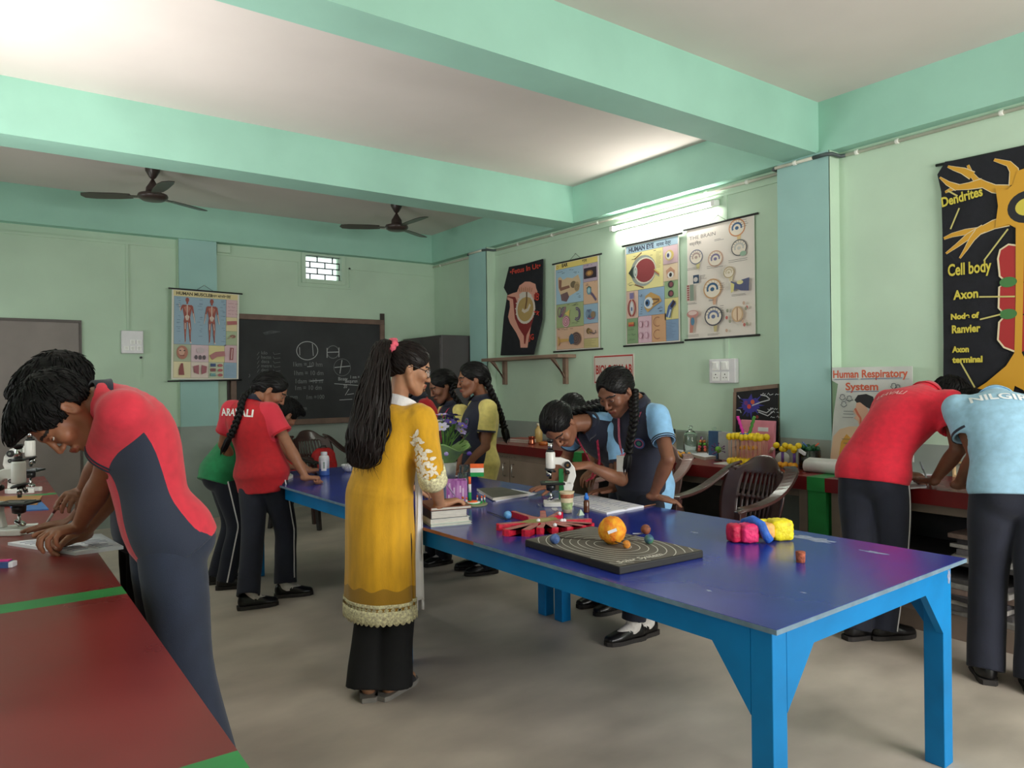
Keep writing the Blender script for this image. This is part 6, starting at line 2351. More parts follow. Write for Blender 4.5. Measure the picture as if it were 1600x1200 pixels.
def draw_brain(a, w, h):
 X, Y = lambda f: f * w, lambda f: f * h
 a.rect(.01, .01, w - .01, h - .01, (224, 212, 198))
 a.text('THE BRAIN', X(.04), Y(.895), .044, (110, 104, 100), sx=1.25)
 a.text('मस्तिष्क', X(.04), Y(.845), .036, (70, 66, 66))
 def brain(fx, fy, r, c1, c2, c3, stem=True):
  x, y = X(fx), Y(fy)
  if stem:
   a.poly([(x - .01, y - .3 * r), (x + .045, y - .3 * r), (x + .03, y - 1.6 * r), (x + .005, y - 1.6 * r)], c3)
  a.ell(x, y, r * 1.12, r, c1).ell(x, y, r * .98, r * .86, (230, 214, 190))
  a.line([(x + r * .6 * math.cos(t), y + r * .5 * math.sin(t)) for t in np.linspace(-.3, 3.6, 16)], r * .22, c2)
  a.ell(x, y - .05 * r, r * .25, r * .2, c2)
  for k in range(7):
   t = .3 + k * .42
   a.line([(x + r * .7 * math.cos(t), y + r * .62 * math.sin(t)), (x + r * .98 * math.cos(t + .12), y + r * .86 * math.sin(t + .12))], .003, c1)
 brain(.76, .92, .070, (222, 130, 66), (44, 96, 150), (230, 190, 120))
 brain(.15, .735, .062, (110, 112, 140), (180, 150, 140), (206, 190, 110))
 brain(.45, .69, .066, (204, 150, 120), (120, 110, 160), (196, 160, 140), False)
 brain(.80, .745, .066, (96, 96, 98), (190, 186, 180), (130, 170, 140), False)
 a.ell(X(.86), Y(.69), .03, .02, (140, 178, 146))
 brain(.41, .43, .082, (206, 146, 84), (40, 92, 140), (220, 160, 120))
 brain(.66, .55, .046, (180, 150, 90), (200, 180, 140), (216, 196, 150))
 brain(.43, .19, .080, (70, 66, 84), (96, 112, 160), (196, 176, 110))
 a.rect(X(.13), Y(.495), X(.22), Y(.57), (40, 70, 110)).ell(X(.17), Y(.53), .022, .02, (206, 196, 190))
 a.rect(X(.02), Y(.345), X(.08), Y(.49), (206, 176, 160))
 for k in range(7):
  a.ell(X(.05), Y(.36 + .02 * k), .012, .006, (170, 60, 60), layer=True)
 a.rect(X(.08), Y(.345), X(.14), Y(.49), (130, 150, 130))
 a.poly([(X(.70), Y(.47)), (X(.78), Y(.45)), (X(.86), Y(.47)), (X(.96), Y(.48)), (X(.95), Y(.37)), (X(.84), Y(.38)), (X(.78), Y(.40)), (X(.71), Y(.37))], (78, 84, 130))
 a.poly([(X(.70), Y(.46)), (X(.75), Y(.44)), (X(.74), Y(.38)), (X(.70), Y(.37))], (220, 204, 110)).ell(X(.83), Y(.45), .03, .016, (222, 206, 130))
 a.ell(X(.12), Y(.225), .062, .032, (206, 130, 120)).ell(X(.12), Y(.235), .045, .018, (226, 190, 180))
 a.poly([(X(.08), Y(.20)), (X(.15), Y(.20)), (X(.12), Y(.06)), (X(.07), Y(.06))], (206, 120, 100)).ell(X(.12), Y(.16), .02, .034, (70, 130, 170))
 a.ell(X(.79), Y(.185), .055, .062, (206, 160, 110)).ell(X(.79), Y(.185), .042, .05, (226, 190, 150)).line([(X(.79), Y(.24)), (X(.79), Y(.13))], .01, (170, 120, 80))
 rnd = random.Random(4)
 for k in range(10):
  x, y = rnd.choice((.66, .9)) + rnd.uniform(-.03, .04), rnd.uniform(.05, .29)
  a.ell(X(x), Y(y), .012, .014, rnd.choice(((206, 90, 80), (150, 150, 120), (206, 160, 130))))
 for k, (x0, y0, x1, y1) in enumerate(((.05, .615, .25, .64), (.36, .60, .62, .63), (.68, .62, .95, .65), (.04, .31, .24, .33), (.38, .32, .5, .335), (.72, .335, .95, .355), (.03, .02, .24, .045), (.36, .02, .62, .04), (.48, .83, .62, .85), (.26, .52, .36, .56), (.55, .2, .62, .28), (.86, .9, .97, .97), (.55, .4, .64, .47))):
  a.bars(X(x0), Y(y0), X(x1), Y(y1), 2 if y1 - y0 < .04 else 4, (96, 88, 86), k, .0028)
def draw_muscles(a, w, h):
 X, Y = lambda f: f * w, lambda f: f * h
 a.rect(.012, .012, w - .012, h - .012, (230, 220, 186))
 a.rect(.015, Y(.925), w - .015, Y(.985), (226, 204, 130))
 a.text('HUMAN MUSCLES', X(.06), Y(.938), .045, (70, 56, 30), bold=.0015)
 a.text('मानव मांसपेशियाँ', X(.56), Y(.938), .034, (70, 56, 30), bold=.001)
 blocks = [(.03, .39, .80, .92, (140, 176, 202)), (.80, .72, .97, .92, (224, 176, 180)), (.80, .56, .97, .72, (226, 204, 140)), (.80, .40, .97, .56, (170, 188, 140)), (.03, .20, .28, .39, (178, 190, 150)), (.28, .20, .54, .39, (226, 190, 200)),
   (.54, .20, .78, .39, (230, 210, 130)), (.78, .20, .97, .40, (224, 176, 186)), (.03, .02, .28, .20, (232, 216, 160)), (.28, .02, .54, .20, (228, 206, 190)), (.54, .02, .77, .20, (196, 206, 170)), (.77, .02, .97, .20, (142, 180, 208))]
 a.up()
 for x0, y0, x1, y1, c in blocks:
  a.rect(X(x0), Y(y0), X(x1), Y(y1), c, layer=False)
 a.up()
 for x0, y0, x1, y1, c in blocks:
  a.line([(X(x0), Y(y0)), (X(x1), Y(y0)), (X(x1), Y(y1)), (X(x0), Y(y1))], .003, (126, 110, 90), closed=True, layer=False)
 def figure(cx, lean, arm):
  c1, c2, pal = (176, 66, 48), (206, 110, 84), (228, 200, 180)
  x = X(cx)
  k = h * .0095
  a.ell(x, Y(.885), 2.0 * k, 2.9 * k, c1)
  a.line([(x, Y(.86)), (x, Y(.84))], 2 * k, c1)
  a.poly([(x - 5.2 * k, Y(.83)), (x + 5.2 * k, Y(.83)), (x + 4.6 * k, Y(.76)), (x + 3.2 * k, Y(.69)), (x + 4 * k, Y(.64)), (x - 4 * k, Y(.64)), (x - 3.2 * k, Y(.69)), (x - 4.6 * k, Y(.76))], c1)
  a.line([(x, Y(.83)), (x, Y(.66))], .9 * k, pal)
  for sg in (-1, 1):
   a.poly([(x + sg * .6 * k, Y(.82)), (x + sg * 4 * k, Y(.80)), (x + sg * 1 * k, Y(.74))], c2)
   a.poly([(x + sg * .6 * k, Y(.72)), (x + sg * 2.4 * k, Y(.70)), (x + sg * .8 * k, Y(.65))], pal)
   if arm and sg < 0:
    P = [(x - 5 * k, Y(.82)), (x - 7.4 * k, Y(.76)), (x - 8.2 * k, Y(.81)), (x - 9 * k, Y(.84))]
   else:
    P = [(x + sg * 5 * k, Y(.82)), (x + sg * 6.6 * k, Y(.74)), (x + sg * 7.8 * k, Y(.67)), (x + sg * 8.6 * k, Y(.63))]
   a.line(P, 2.2 * k, c1, taper=True)
   a.line(P[1:], .7 * k, pal)
   G = [(x + sg * 2.1 * k, Y(.65)), (x + sg * (2.6 + lean * sg) * k, Y(.56)), (x + sg * (2.5 + lean * sg) * k, Y(.50)), (x + sg * (2.8 + 1.6 * lean * sg) * k, Y(.42))]
   a.line(G, 3.4 * k, c1, taper=True)
   a.line([(G[0][0], G[0][1] - .02), (G[1][0], G[1][1])], .8 * k, pal)
   a.line([(G[1][0] + .4 * k, G[1][1]), G[2]], .6 * k, c2)
   a.poly([(G[3][0] - .8 * k, G[3][1]), (G[3][0] + .8 * k, G[3][1]), (G[3][0] + sg * 1.8 * k, Y(.405)), (G[3][0] - .4 * k, Y(.405))], pal)
 figure(.22, .5, True)
 figure(.58, .2, False)
 captions(a, X(.05), Y(.42), X(.12), Y(.90), 20, 1, (84, 110, 140))
 captions(a, X(.36), Y(.42), X(.44), Y(.90), 20, 2, (84, 110, 140))
 captions(a, X(.70), Y(.42), X(.78), Y(.90), 20, 3, (84, 110, 140))
 a.ell(X(.15), Y(.30), .055, .072, (196, 110, 84)).ell(X(.14), Y(.31), .03, .04, (222, 160, 130)).ell(X(.12), Y(.32), .01, .006, (70, 40, 36)).ell(X(.18), Y(.32), .01, .006, (70, 40, 36)).line([(X(.12), Y(.265)), (X(.18), Y(.265))], .006, (120, 50, 44))
 for k in range(3):
  a.ell(X(.35 + .06 * k), Y(.25), .016, .024, (92, 76, 84))
 a.ell(X(.41), Y(.33), .04, .03, (206, 180, 186))
 a.line([(X(.57), Y(.25)), (X(.65), Y(.29)), (X(.78), Y(.30))], .055, (198, 110, 110))
 a.line([(X(.88), Y(.23)), (X(.89), Y(.37))], .034, (176, 70, 76))
 a.line([(X(.88), Y(.24)), (X(.89), Y(.36))], .010, (226, 180, 180))
 a.line([(X(.81), Y(.65)), (X(.96), Y(.66))], .04, (196, 90, 90))
 a.ell(X(.90), Y(.50), .03, .018, (150, 90, 70)).line([(X(.82), Y(.47)), (X(.9), Y(.5))], .008, (190, 150, 120))
 for k in range(4):
  a.scrawl(X(.82), Y(.87 - .04 * k), X(.95), .016, (176, 96, 110), k, .003)
 a.poly([(X(.13), Y(.18)), (X(.16), Y(.18)), (X(.18), Y(.05)), (X(.10), Y(.05)), (X(.10), Y(.11))], (160, 62, 58))
 for sg in (-1, 1):
  a.poly([(X(.41 + sg * .02), Y(.165)), (X(.41 + sg * .10), Y(.15)), (X(.41 + sg * .09), Y(.08)), (X(.41 + sg * .02), Y(.06))], (178, 84, 96))
 for k, c in enumerate(((46, 76, 140), (150, 66, 70), (96, 160, 160))):
  a.rect(X(.56), Y(.15 - .055 * k), X(.64), Y(.185 - .055 * k), c).ell(X(.71), Y(.165 - .055 * k), .026, .016, (196, 84, 88))
 a.bars(X(.79), Y(.04), X(.95), Y(.18), 9, (120, 150, 180), 5, .002)
wall_chart('printed ear anatomy chart with yellow header on the right wall', 'right', XW, .675, .915, (XW, 5.868, 1.742), draw_ear)
wall_chart('printed human eye chart with pale blue header below the tube light', 'right', XW, .645, .93, (XW, 4.838, 1.752), draw_eye)
wall_chart('printed cream brain chart nearest the near pillar on the right wall', 'right', XW, .665, .935, (XW, 4.105, 1.768), draw_brain)
wall_chart('printed human muscles chart hanging on the teal pillar of the back wall', 'back', 8.30, .685, .955, (1.595, 8.29, 1.505), draw_muscles, tilt=-.02, bottom_skew=-.02)
# black cloth banner with the unborn baby, standing on the little shelf
BX = 4.79
a = WallArt('right', BX, zr(760, 320, 4), (93, 942))
outline = [(93, 942), (110, 700), (130, 560), (107, 518), (137, 388), (230, 370), (346, 338), (347, 500), (348, 715), (322, 830), (298, 937)]
mCloth = mat('banner_black', (22, 23, 30), .85, var=.12, scale=12, bump=.3, bscale=300)
a.P(outline, mCloth)
a.P([(130, 566), (165, 552), (190, 545), (205, 505), (240, 480), (270, 480), (305, 495), (310, 520), (320, 545), (298, 560), (297, 700), (282, 760), (270, 830), (262, 893), (218, 893), (214, 850), (190, 800), (150, 740), (137, 700), (148, 640), (145, 600), (130, 592)], (214, 152, 134))
a.P([(130, 571), (180, 577), (190, 600), (192, 620), (185, 665), (215, 730), (255, 745), (300, 700), (282, 760), (255, 815), (248, 870), (240, 868), (238, 820), (205, 770), (180, 710), (172, 640), (166, 590), (130, 576)], (126, 30, 32))
x, y = a.q(245, 650)
a.ell(x, y, .175, .165, (206, 196, 186)).ell(x, y, .145, .138, (176, 146, 90))
a.P([(205, 560), (225, 545), (262, 545), (285, 565), (270, 580), (250, 575), (225, 585), (210, 600)], (206, 196, 186))
a.L([(252, 545), (253, 600), (245, 650)], .022, (110, 76, 48))
a.L([(225, 655), (240, 668), (262, 655), (275, 622)], .035, (206, 192, 176))
for k in range(16):
 t = 2 * PI * k / 16
 a.L([(245 + 55 * math.cos(t), 650 + 82 * math.sin(t)), (245 + 63 * math.cos(t), 650 + 93 * math.sin(t))], .012, (214, 200, 188))
for k in range(7):
 a.L([(212 + 12 * k, 545), (205 + 14 * k, 520 - 6 * (k % 2))], .008, (170, 120, 76))
mRedInk = (196, 58, 44)
x, y = a.q(150, 436)
a.TXF('•Fetus In Ut•', 148, 340, 436, 30, mRedInk, bold=.002)
for (u, v, s_, sz) in ((300, 590, 'IB', .11), (300, 680, '~x', .09), (277, 845, 'JG', .085)):
 x, y = a.q(u, v)
 a.text(s_, x, y, sz, mRedInk, rot=-.3 if v < 700 else 0, bold=.002)
t = thing('cloth_banner', 'black cloth banner painted with a fetus, standing on the small wall shelf', 'banner')
o = a.build('painted_cloth', t)
o.location = (0, 0, .012)
b = Art().use(mCloth)
b.prism(a.Q(outline), 0, .0115)
b.build('backing_board', t)
wallmat(t, a.o, 'right')
t.matrix_world = t.matrix_world @ Matrix.Rotation(math.radians(-1.2), 4, 'X')
# small wall shelf on two brackets
mShelf = mat('shelf_wood', (132, 108, 92), .6, var=.1, scale=10, stretch=(1, .2, 1))
y1, y0 = onx(762, 556, 4.70)[1], onx(873, 553, 4.62)[1]
sz = onx(873, 553, 4.62)[2]
t = thing('wall_shelf', 'small brown wooden wall shelf on two brackets under the black fetus banner', 'shelf', (XW, y0, sz))
MB(mShelf).box(-.24, -.002, 0, y1 - y0, -.035, 0).build('board', t, bevel=.004)
for yy in (.12, y1 - y0 - .18):
 mb = MB(mShelf).box(-.04, -.002, yy, yy + .05, -.30, -.035)
 mb.hexa([(-.05, yy + .01, -.20), (-.04, yy + .01, -.24), (-.04, yy + .04, -.24), (-.05, yy + .04, -.20)], [(-.22, yy + .01, -.036), (-.17, yy + .01, -.036), (-.17, yy + .04, -.036), (-.22, yy + .04, -.036)])
 mb.build('bracket', t)
# room sign
a = Art()
a.use(paint((214, 206, 196))).box(0, .545, 0, .275, 0, .006)
a.z = .006
a.line([(.014, .014), (.531, .014), (.531, .261), (.014, .261)], .014, (178, 48, 40), closed=True)
a.text('BIOLOGY LAB', .030, .095, .118, (178, 44, 38), bold=.0035, sx=.66)
a.rect(.06, .05, .48, .056, (178, 44, 38))
o = a.build('room_sign')
wallmat(o, (XW - .001, 5.30, 1.405), 'right')
tagd(o, 'cream sign lettered BIOLOGY LAB in red on the right wall', 'sign')
# neuron banner at the right edge
NX = 4.825
a = WallArt('right', NX, zr(1440, 230, 2.925), (98, 1200))
xr = 2 * a.q(452, 600)[0]
a.poly(a.Q([(98, 1240), (100, 900), (95, 380), (90, 205), (72, 125), (108, 66), (250, 45)]) + [(xr, a.q(250, 45)[1]), (xr, a.q(98, 1240)[1])], mCloth)
YEL, OUT = (206, 152, 36), (222, 206, 170)
for pts, w in (([(400, 195), (330, 190), (285, 170), (250, 150), (226, 120), (212, 82)], .05), ([(232, 130), (190, 108), (150, 98), (120, 88)], .042), ([(275, 165), (215, 178), (150, 186), (108, 206)], .05), ([(165, 185), (120, 165), (84, 138)], .034),
   ([(400, 335), (330, 354), (270, 382), (200, 388), (140, 402), (103, 418)], .058), ([(285, 372), (215, 408), (165, 448), (113, 486)], .044), ([(262, 385), (232, 420), (205, 465), (176, 508)], .038),
   ([(428, 170), (424, 105), (400, 76), (333, 58)], .055), ([(530, 180), (600, 120), (700, 60)], .06), ([(530, 340), (610, 390), (700, 470)], .06), ([(500, 120), (540, 60), (560, 20)], .05)):
 a.L(pts, w + .010, OUT, taper=True)
 a.L(pts, w, YEL, taper=True)
a.P([(340, 185), (395, 195), (420, 170), (438, 110), (480, 96), (520, 110), (548, 170), (565, 260), (548, 345), (500, 372), (440, 374), (400, 352), (340, 368), (345, 320), (352, 270), (345, 220)], YEL)
x, y = a.q(484, 272)
a.ell(x, y, .098, .092, (20, 21, 28)).ell(x, y, .058, .05, (206, 190, 70))
for seg_ in ([(440, 450), (400, 445), (362, 470), (352, 510), (360, 590), (385, 612), (438, 615)], [(438, 620), (385, 622), (358, 640), (355, 735), (380, 760), (436, 762)], [(436, 768), (385, 770), (358, 800), (352, 880), (380, 915), (432, 935)]):
 a.P(seg_, (168, 34, 34))
 a.L(seg_, .010, OUT)
for seg_ in ([(466, 450), (510, 445), (552, 470), (560, 510), (552, 590), (520, 612), (466, 615)], [(466, 620), (520, 622), (554, 640), (556, 735), (530, 760), (464, 762)], [(464, 768), (520, 770), (550, 800), (556, 880), (520, 915), (462, 935)]):
 a.P(seg_, (168, 34, 34))
a.P([(434, 360), (474, 360), (468, 700), (462, 945), (428, 945), (434, 700)], YEL)
a.P([(428, 940), (462, 940), (500, 1010), (600, 1085), (640, 1130), (560, 1115), (500, 1200), (470, 1110), (430, 1090), (405, 1190), (375, 1100), (335, 1180), (330, 1100), (243, 1112), (300, 1075), (390, 1000)], YEL)
for u, v in ((400, 617), (400, 763)):
 x, y = a.q(u, v)
 a.ell(x, y, .045, .030, (64, 120, 60))
TXC = (206, 190, 66)
for s_, u0, u1, v, hv in (('Dendrites', 96, 285, 275, 42), ('Cell body', 124, 322, 590, 52), ('Axon', 152, 262, 697, 40), ('Node of', 138, 266, 788, 24), ('Ranvier', 142, 272, 850, 34), ('Axon', 147, 220, 938, 26), ('terminal', 147, 282, 985, 26)):
 a.TXF(s_, u0, u1, v, hv, TXC, rot=.10 if v < 300 else 0, bold=.0025)
for pts in ([(290, 520), (400, 375)], [(268, 685), (432, 683)], [(272, 788), (365, 765)], [(185, 985), (250, 1100)], [(178, 280), (138, 376)], [(125, 200), (170, 225)]):
 a.L(pts, .009, (196, 186, 110))
t = thing('cloth_banner', 'black cloth banner painted with a yellow neuron, hung at the right edge', 'banner')
o = a.build('painted_cloth', t)
b = Art().use(mRod)
b.cyl((-.03, a.q(100, 66)[1] - .01, -.012), (xr + .03, a.q(250, 45)[1] - .012, -.012), .009)
b.build('rod', t)
wallmat(t, a.o, 'right')
# respiratory system chart standing on the bench against the wall
a = WallArt('right', 4.695, zr(1280, 560, 2.306), (40, 372))
mPaper = mat('chart_paper_grey', (206, 208, 202), .8, var=.05, scale=5)
base_ol = [(40, 355), (52, 200), (68, 92), (46, 80), (46, 33), (335, 28), (340, 374), (40, 372)]
a.P(base_ol, mPaper)
a.L([(46, 77), (325, 74)], .006, (180, 186, 184))
a.TXF('Human Respiratory', 49, 318, 70, 26, (206, 92, 60), bold=.002)
a.TXF('System', 95, 212, 114, 26, (206, 92, 60), bold=.002)
a.L([(55, 76), (140, 74)], .004, (80, 90, 130)).L([(150, 74), (300, 70)], .004, (80, 90, 130)).L([(98, 120), (215, 118)], .004, (80, 90, 130))
a.P([(128, 150), (140, 132), (170, 128), (195, 138), (200, 160), (190, 185), (170, 175), (150, 160), (140, 165)], (30, 28, 30))
a.P([(135, 160), (148, 158), (170, 175), (178, 190), (170, 215), (160, 250), (150, 262), (140, 225), (126, 215), (134, 205), (122, 190), (132, 178)], (226, 178, 150))
a.L([(130, 180), (140, 200), (150, 215), (150, 250)], .014, (214, 112, 84))
a.P([(42, 350), (52, 280), (75, 255), (110, 245), (150, 245), (200, 250), (250, 280), (270, 350), (268, 372), (42, 371)], (224, 190, 156))
a.P([(72, 350), (80, 300), (100, 272), (118, 290), (114, 350), (90, 365)], (222, 162, 66))
a.P([(140, 350), (136, 300), (160, 275), (190, 300), (200, 350), (170, 368)], (222, 162, 66))
rnd = random.Random(9)
for (u, v) in ((85, 140), (110, 145), (90, 165), (270, 100), (285, 105)):
 a.L([(u + 9 * math.cos(t) * (1 + .3 * math.sin(5 * t)), v + 10 * math.sin(t)) for t in np.linspace(0, 6.2, 18)], .004, (70, 74, 84))
for v in (190, 200, 212, 150, 290, 305):
 a.L([(90 + rnd.uniform(-6, 6), v), (125, v + 1)], .003, (90, 94, 100))
t = thing('hand_drawn_chart', 'hand drawn Human Respiratory System chart standing against the near pillar on the right bench', 'chart')
o = a.build('drawn_sheet', t)
b = Art().use(mPaper)
b.prism(a.Q(base_ol), -.006, 0)
b.build('card_backing', t)
wallmat(t, a.o, 'right')
# black board with a blue neuron leaning behind the pink folder
a = WallArt('right', 4.80, zr(1020, 600, 5.333), (690, 560))
mBrd = mat('board_black', (24, 23, 26), .7, var=.15, scale=10)
ol = [(690, 560), (697, 68), (1046, 32), (1046, 560)]
a.P(ol, mBrd)
cx, cy = 812, 175
star = []
arms = [(-105, -75), (-62, -52), (10, -95), (52, -60), (98, -85), (80, -30), (120, 5), (82, 25), (70, 80), (35, 58), (10, 120), (-22, 70), (-65, 92), (-62, 40), (-110, 30), (-75, 0), (-92, -30), (-60, -25)]
for i, (dx, dy) in enumerate(arms):
 star.append((cx + dx, cy + dy))
 nx_, ny_ = arms[(i + 1) % len(arms)]
 star.append((cx + (dx + nx_) * .34, cy + (dy + ny_) * .34))
a.P(star, (62, 54, 150))
for (u, v, r_, c) in ((832, 150, .018, (206, 90, 54)), (778, 158, .017, (120, 50, 120)), (803, 188, .018, (214, 70, 60)), (870, 275, .014, (150, 50, 50)), (790, 258, .014, (40, 34, 90))):
 x, y = a.q(u, v)
 a.ell(x, y, r_, r_, c)
WH = (200, 200, 204)
for pts in ([(828, 180), (905, 150), (972, 132), (975, 118)], [(870, 215), (950, 240), (1000, 200)], [(880, 232), (960, 265), (1010, 225)], [(700, 215), (730, 218), (738, 240)], [(712, 95), (730, 120)], [(900, 90), (950, 100), (970, 120)]):
 a.L(pts, .008, WH)
for (u, v, u1, s_) in ((915, 92, 985, 1), (960, 215, 1000, 2), (985, 240, 1030, 3), (985, 280, 1040, 4)):
 x, y = a.q(u, v)
 a.scrawl(x, y, x + .14, .02, WH, s_, .005)
t = thing('chalk_panel', 'black panel with a blue neuron drawing leaning on the wall behind the pink folder', 'board')
o = a.build('painted_face', t)
b = Art().use(mShelf)
b.prism(a.Q(ol), -.012, -.0004)
q = a.Q([(697, 68), (1046, 32)])
b.prism([(q[0][0] - .02, q[0][1]), (q[1][0], q[1][1]), (q[1][0], q[1][1] + .03), (q[0][0] - .02, q[0][1] + .03)], -.012, .008)
q = a.Q([(690, 560), (697, 68)])
b.prism([(q[0][0] - .025, q[0][1]), (q[0][0], q[0][1]), (q[1][0], q[1][1]), (q[1][0] - .025, q[1][1])], -.012, .008)
b.build('wooden_frame', t)
wallmat(t, a.o, 'right')
# ------------------------------------------------------------------ chalkboard
BY = 8.345
t = thing('chalkboard', 'wide black chalkboard with chalk writing on the back wall', 'chalkboard')
a = WallArt('back', BY, zr(360, 380, 4), (42, 1112))
w_, h_ = a.q(930, 512)
mSlate = mat('slate_black', (46, 47, 49), .75, var=.16, scale=2.2, bump=.05, bscale=60, stretch=(1, 1, .7))
a.use(mSlate).box(-.02, w_ + .02, -.02, h_ + .04, -.03, 0)
CH, CH2 = (170, 172, 172), (112, 114, 114)
def circ(u, v, r, rv, c, w=.008, n=40):
 a.L([(u + r * math.cos(t_), v + rv * math.sin(t_)) for t_ in np.linspace(0, 2 * PI * (n - 1) / n, n)], w, c, closed=True)
circ(480, 672, 66, 57, CH)
a.L([(432, 650), (434, 700)], .007, CH).L([(512, 628), (518, 704)], .007, CH)
circ(641, 680, 37, 39, CH2)
for p_ in ([(604, 655), (604, 716)], [(678, 652), (678, 712)], [(604, 682), (678, 680)]):
 a.L(p_, .009, CH)
circ(698, 776, 52, 53, CH2, .005)
a.L([(697, 730), (684, 814)], .009, CH).L([(650, 777), (746, 768)], .009, CH)
for s_, u, v, sz in (('1km = 10 hm', 386, 770, .075), ('1hm = 10 dm', 392, 825, .075), ('1dam =10 m', 400, 876, .075), ('1m = 10 dm', 398, 918, .075), ('1m =100', 470, 975, .07), ('60 mm', 326, 975, .07), ('.2 mm', 400, 1045, .065)):
 a.TX(s_, u, v, sz, CH2, bold=.0004, sx=.9)
for s_, u, v, sz in (('Binary', 672, 858, .06), ('1 nm = 1', 745, 846, .055), ('Bequren', 715, 872, .06), ('20', 705, 905, .06)):
 a.TX(s_, u, v, sz, CH, sx=.8)
for p_ in ([(648, 878), (815, 890)], [(680, 980), (760, 975)], [(740, 910), (716, 950)], [(728, 946), (770, 940)], [(500, 862), (580, 855)], [(360, 992), (410, 988)], [(405, 1062), (470, 1060)], [(478, 772), (508, 770)]):
 a.L(p_, .007, CH)
for i, s_ in enumerate(('kilo', 'hecto', 'deca', 'metre', 'deci', 'centi')):
 a.TX(s_, 190, 695 + 27 * i, .055, CH2, sx=.9)
 a.L([(165, 700 + 27 * i), (178, 680 + 27 * i)], .004, CH2).L([(265, 682 + 27 * i), (272, 695 + 27 * i), (310, 690 + 27 * i)], .004, CH2)
a.L([(115, 818), (120, 828), (112, 838)], .006, CH2)
mDust = mat('chalk_dust', (84, 86, 88), .9, var=.3, scale=9)
a.P([(200, 560), (250, 545), (315, 553), (260, 566), (215, 575)], mDust)
a.build('board_face', t)
mFrm = mat('chalkboard_frame', (112, 88, 76), .6, var=.1, scale=8)
for nm, bx in (('b', (-.06, w_ + .06, -.07, -.005)), ('t', (-.06, w_ + .06, h_ + .005, h_ + .065))):
 MB(mFrm).box(*bx, -.03, .018).build('frame_rail', t, bevel=.004)
for x0 in (-.065, w_ + .005):
 MB(mFrm).box(x0, x0 + .06, -.005, h_ + .005, -.03, .018).build('frame_stile', t, bevel=.004)
for x0 in (-.09, w_ + .035):
 MB(mat('post_dark', (58, 46, 42), .6)).box(x0, x0 + .055, -.9, h_ + .15, -.05, -.031).build('support_post', t)
wallmat(t, a.o, 'back')
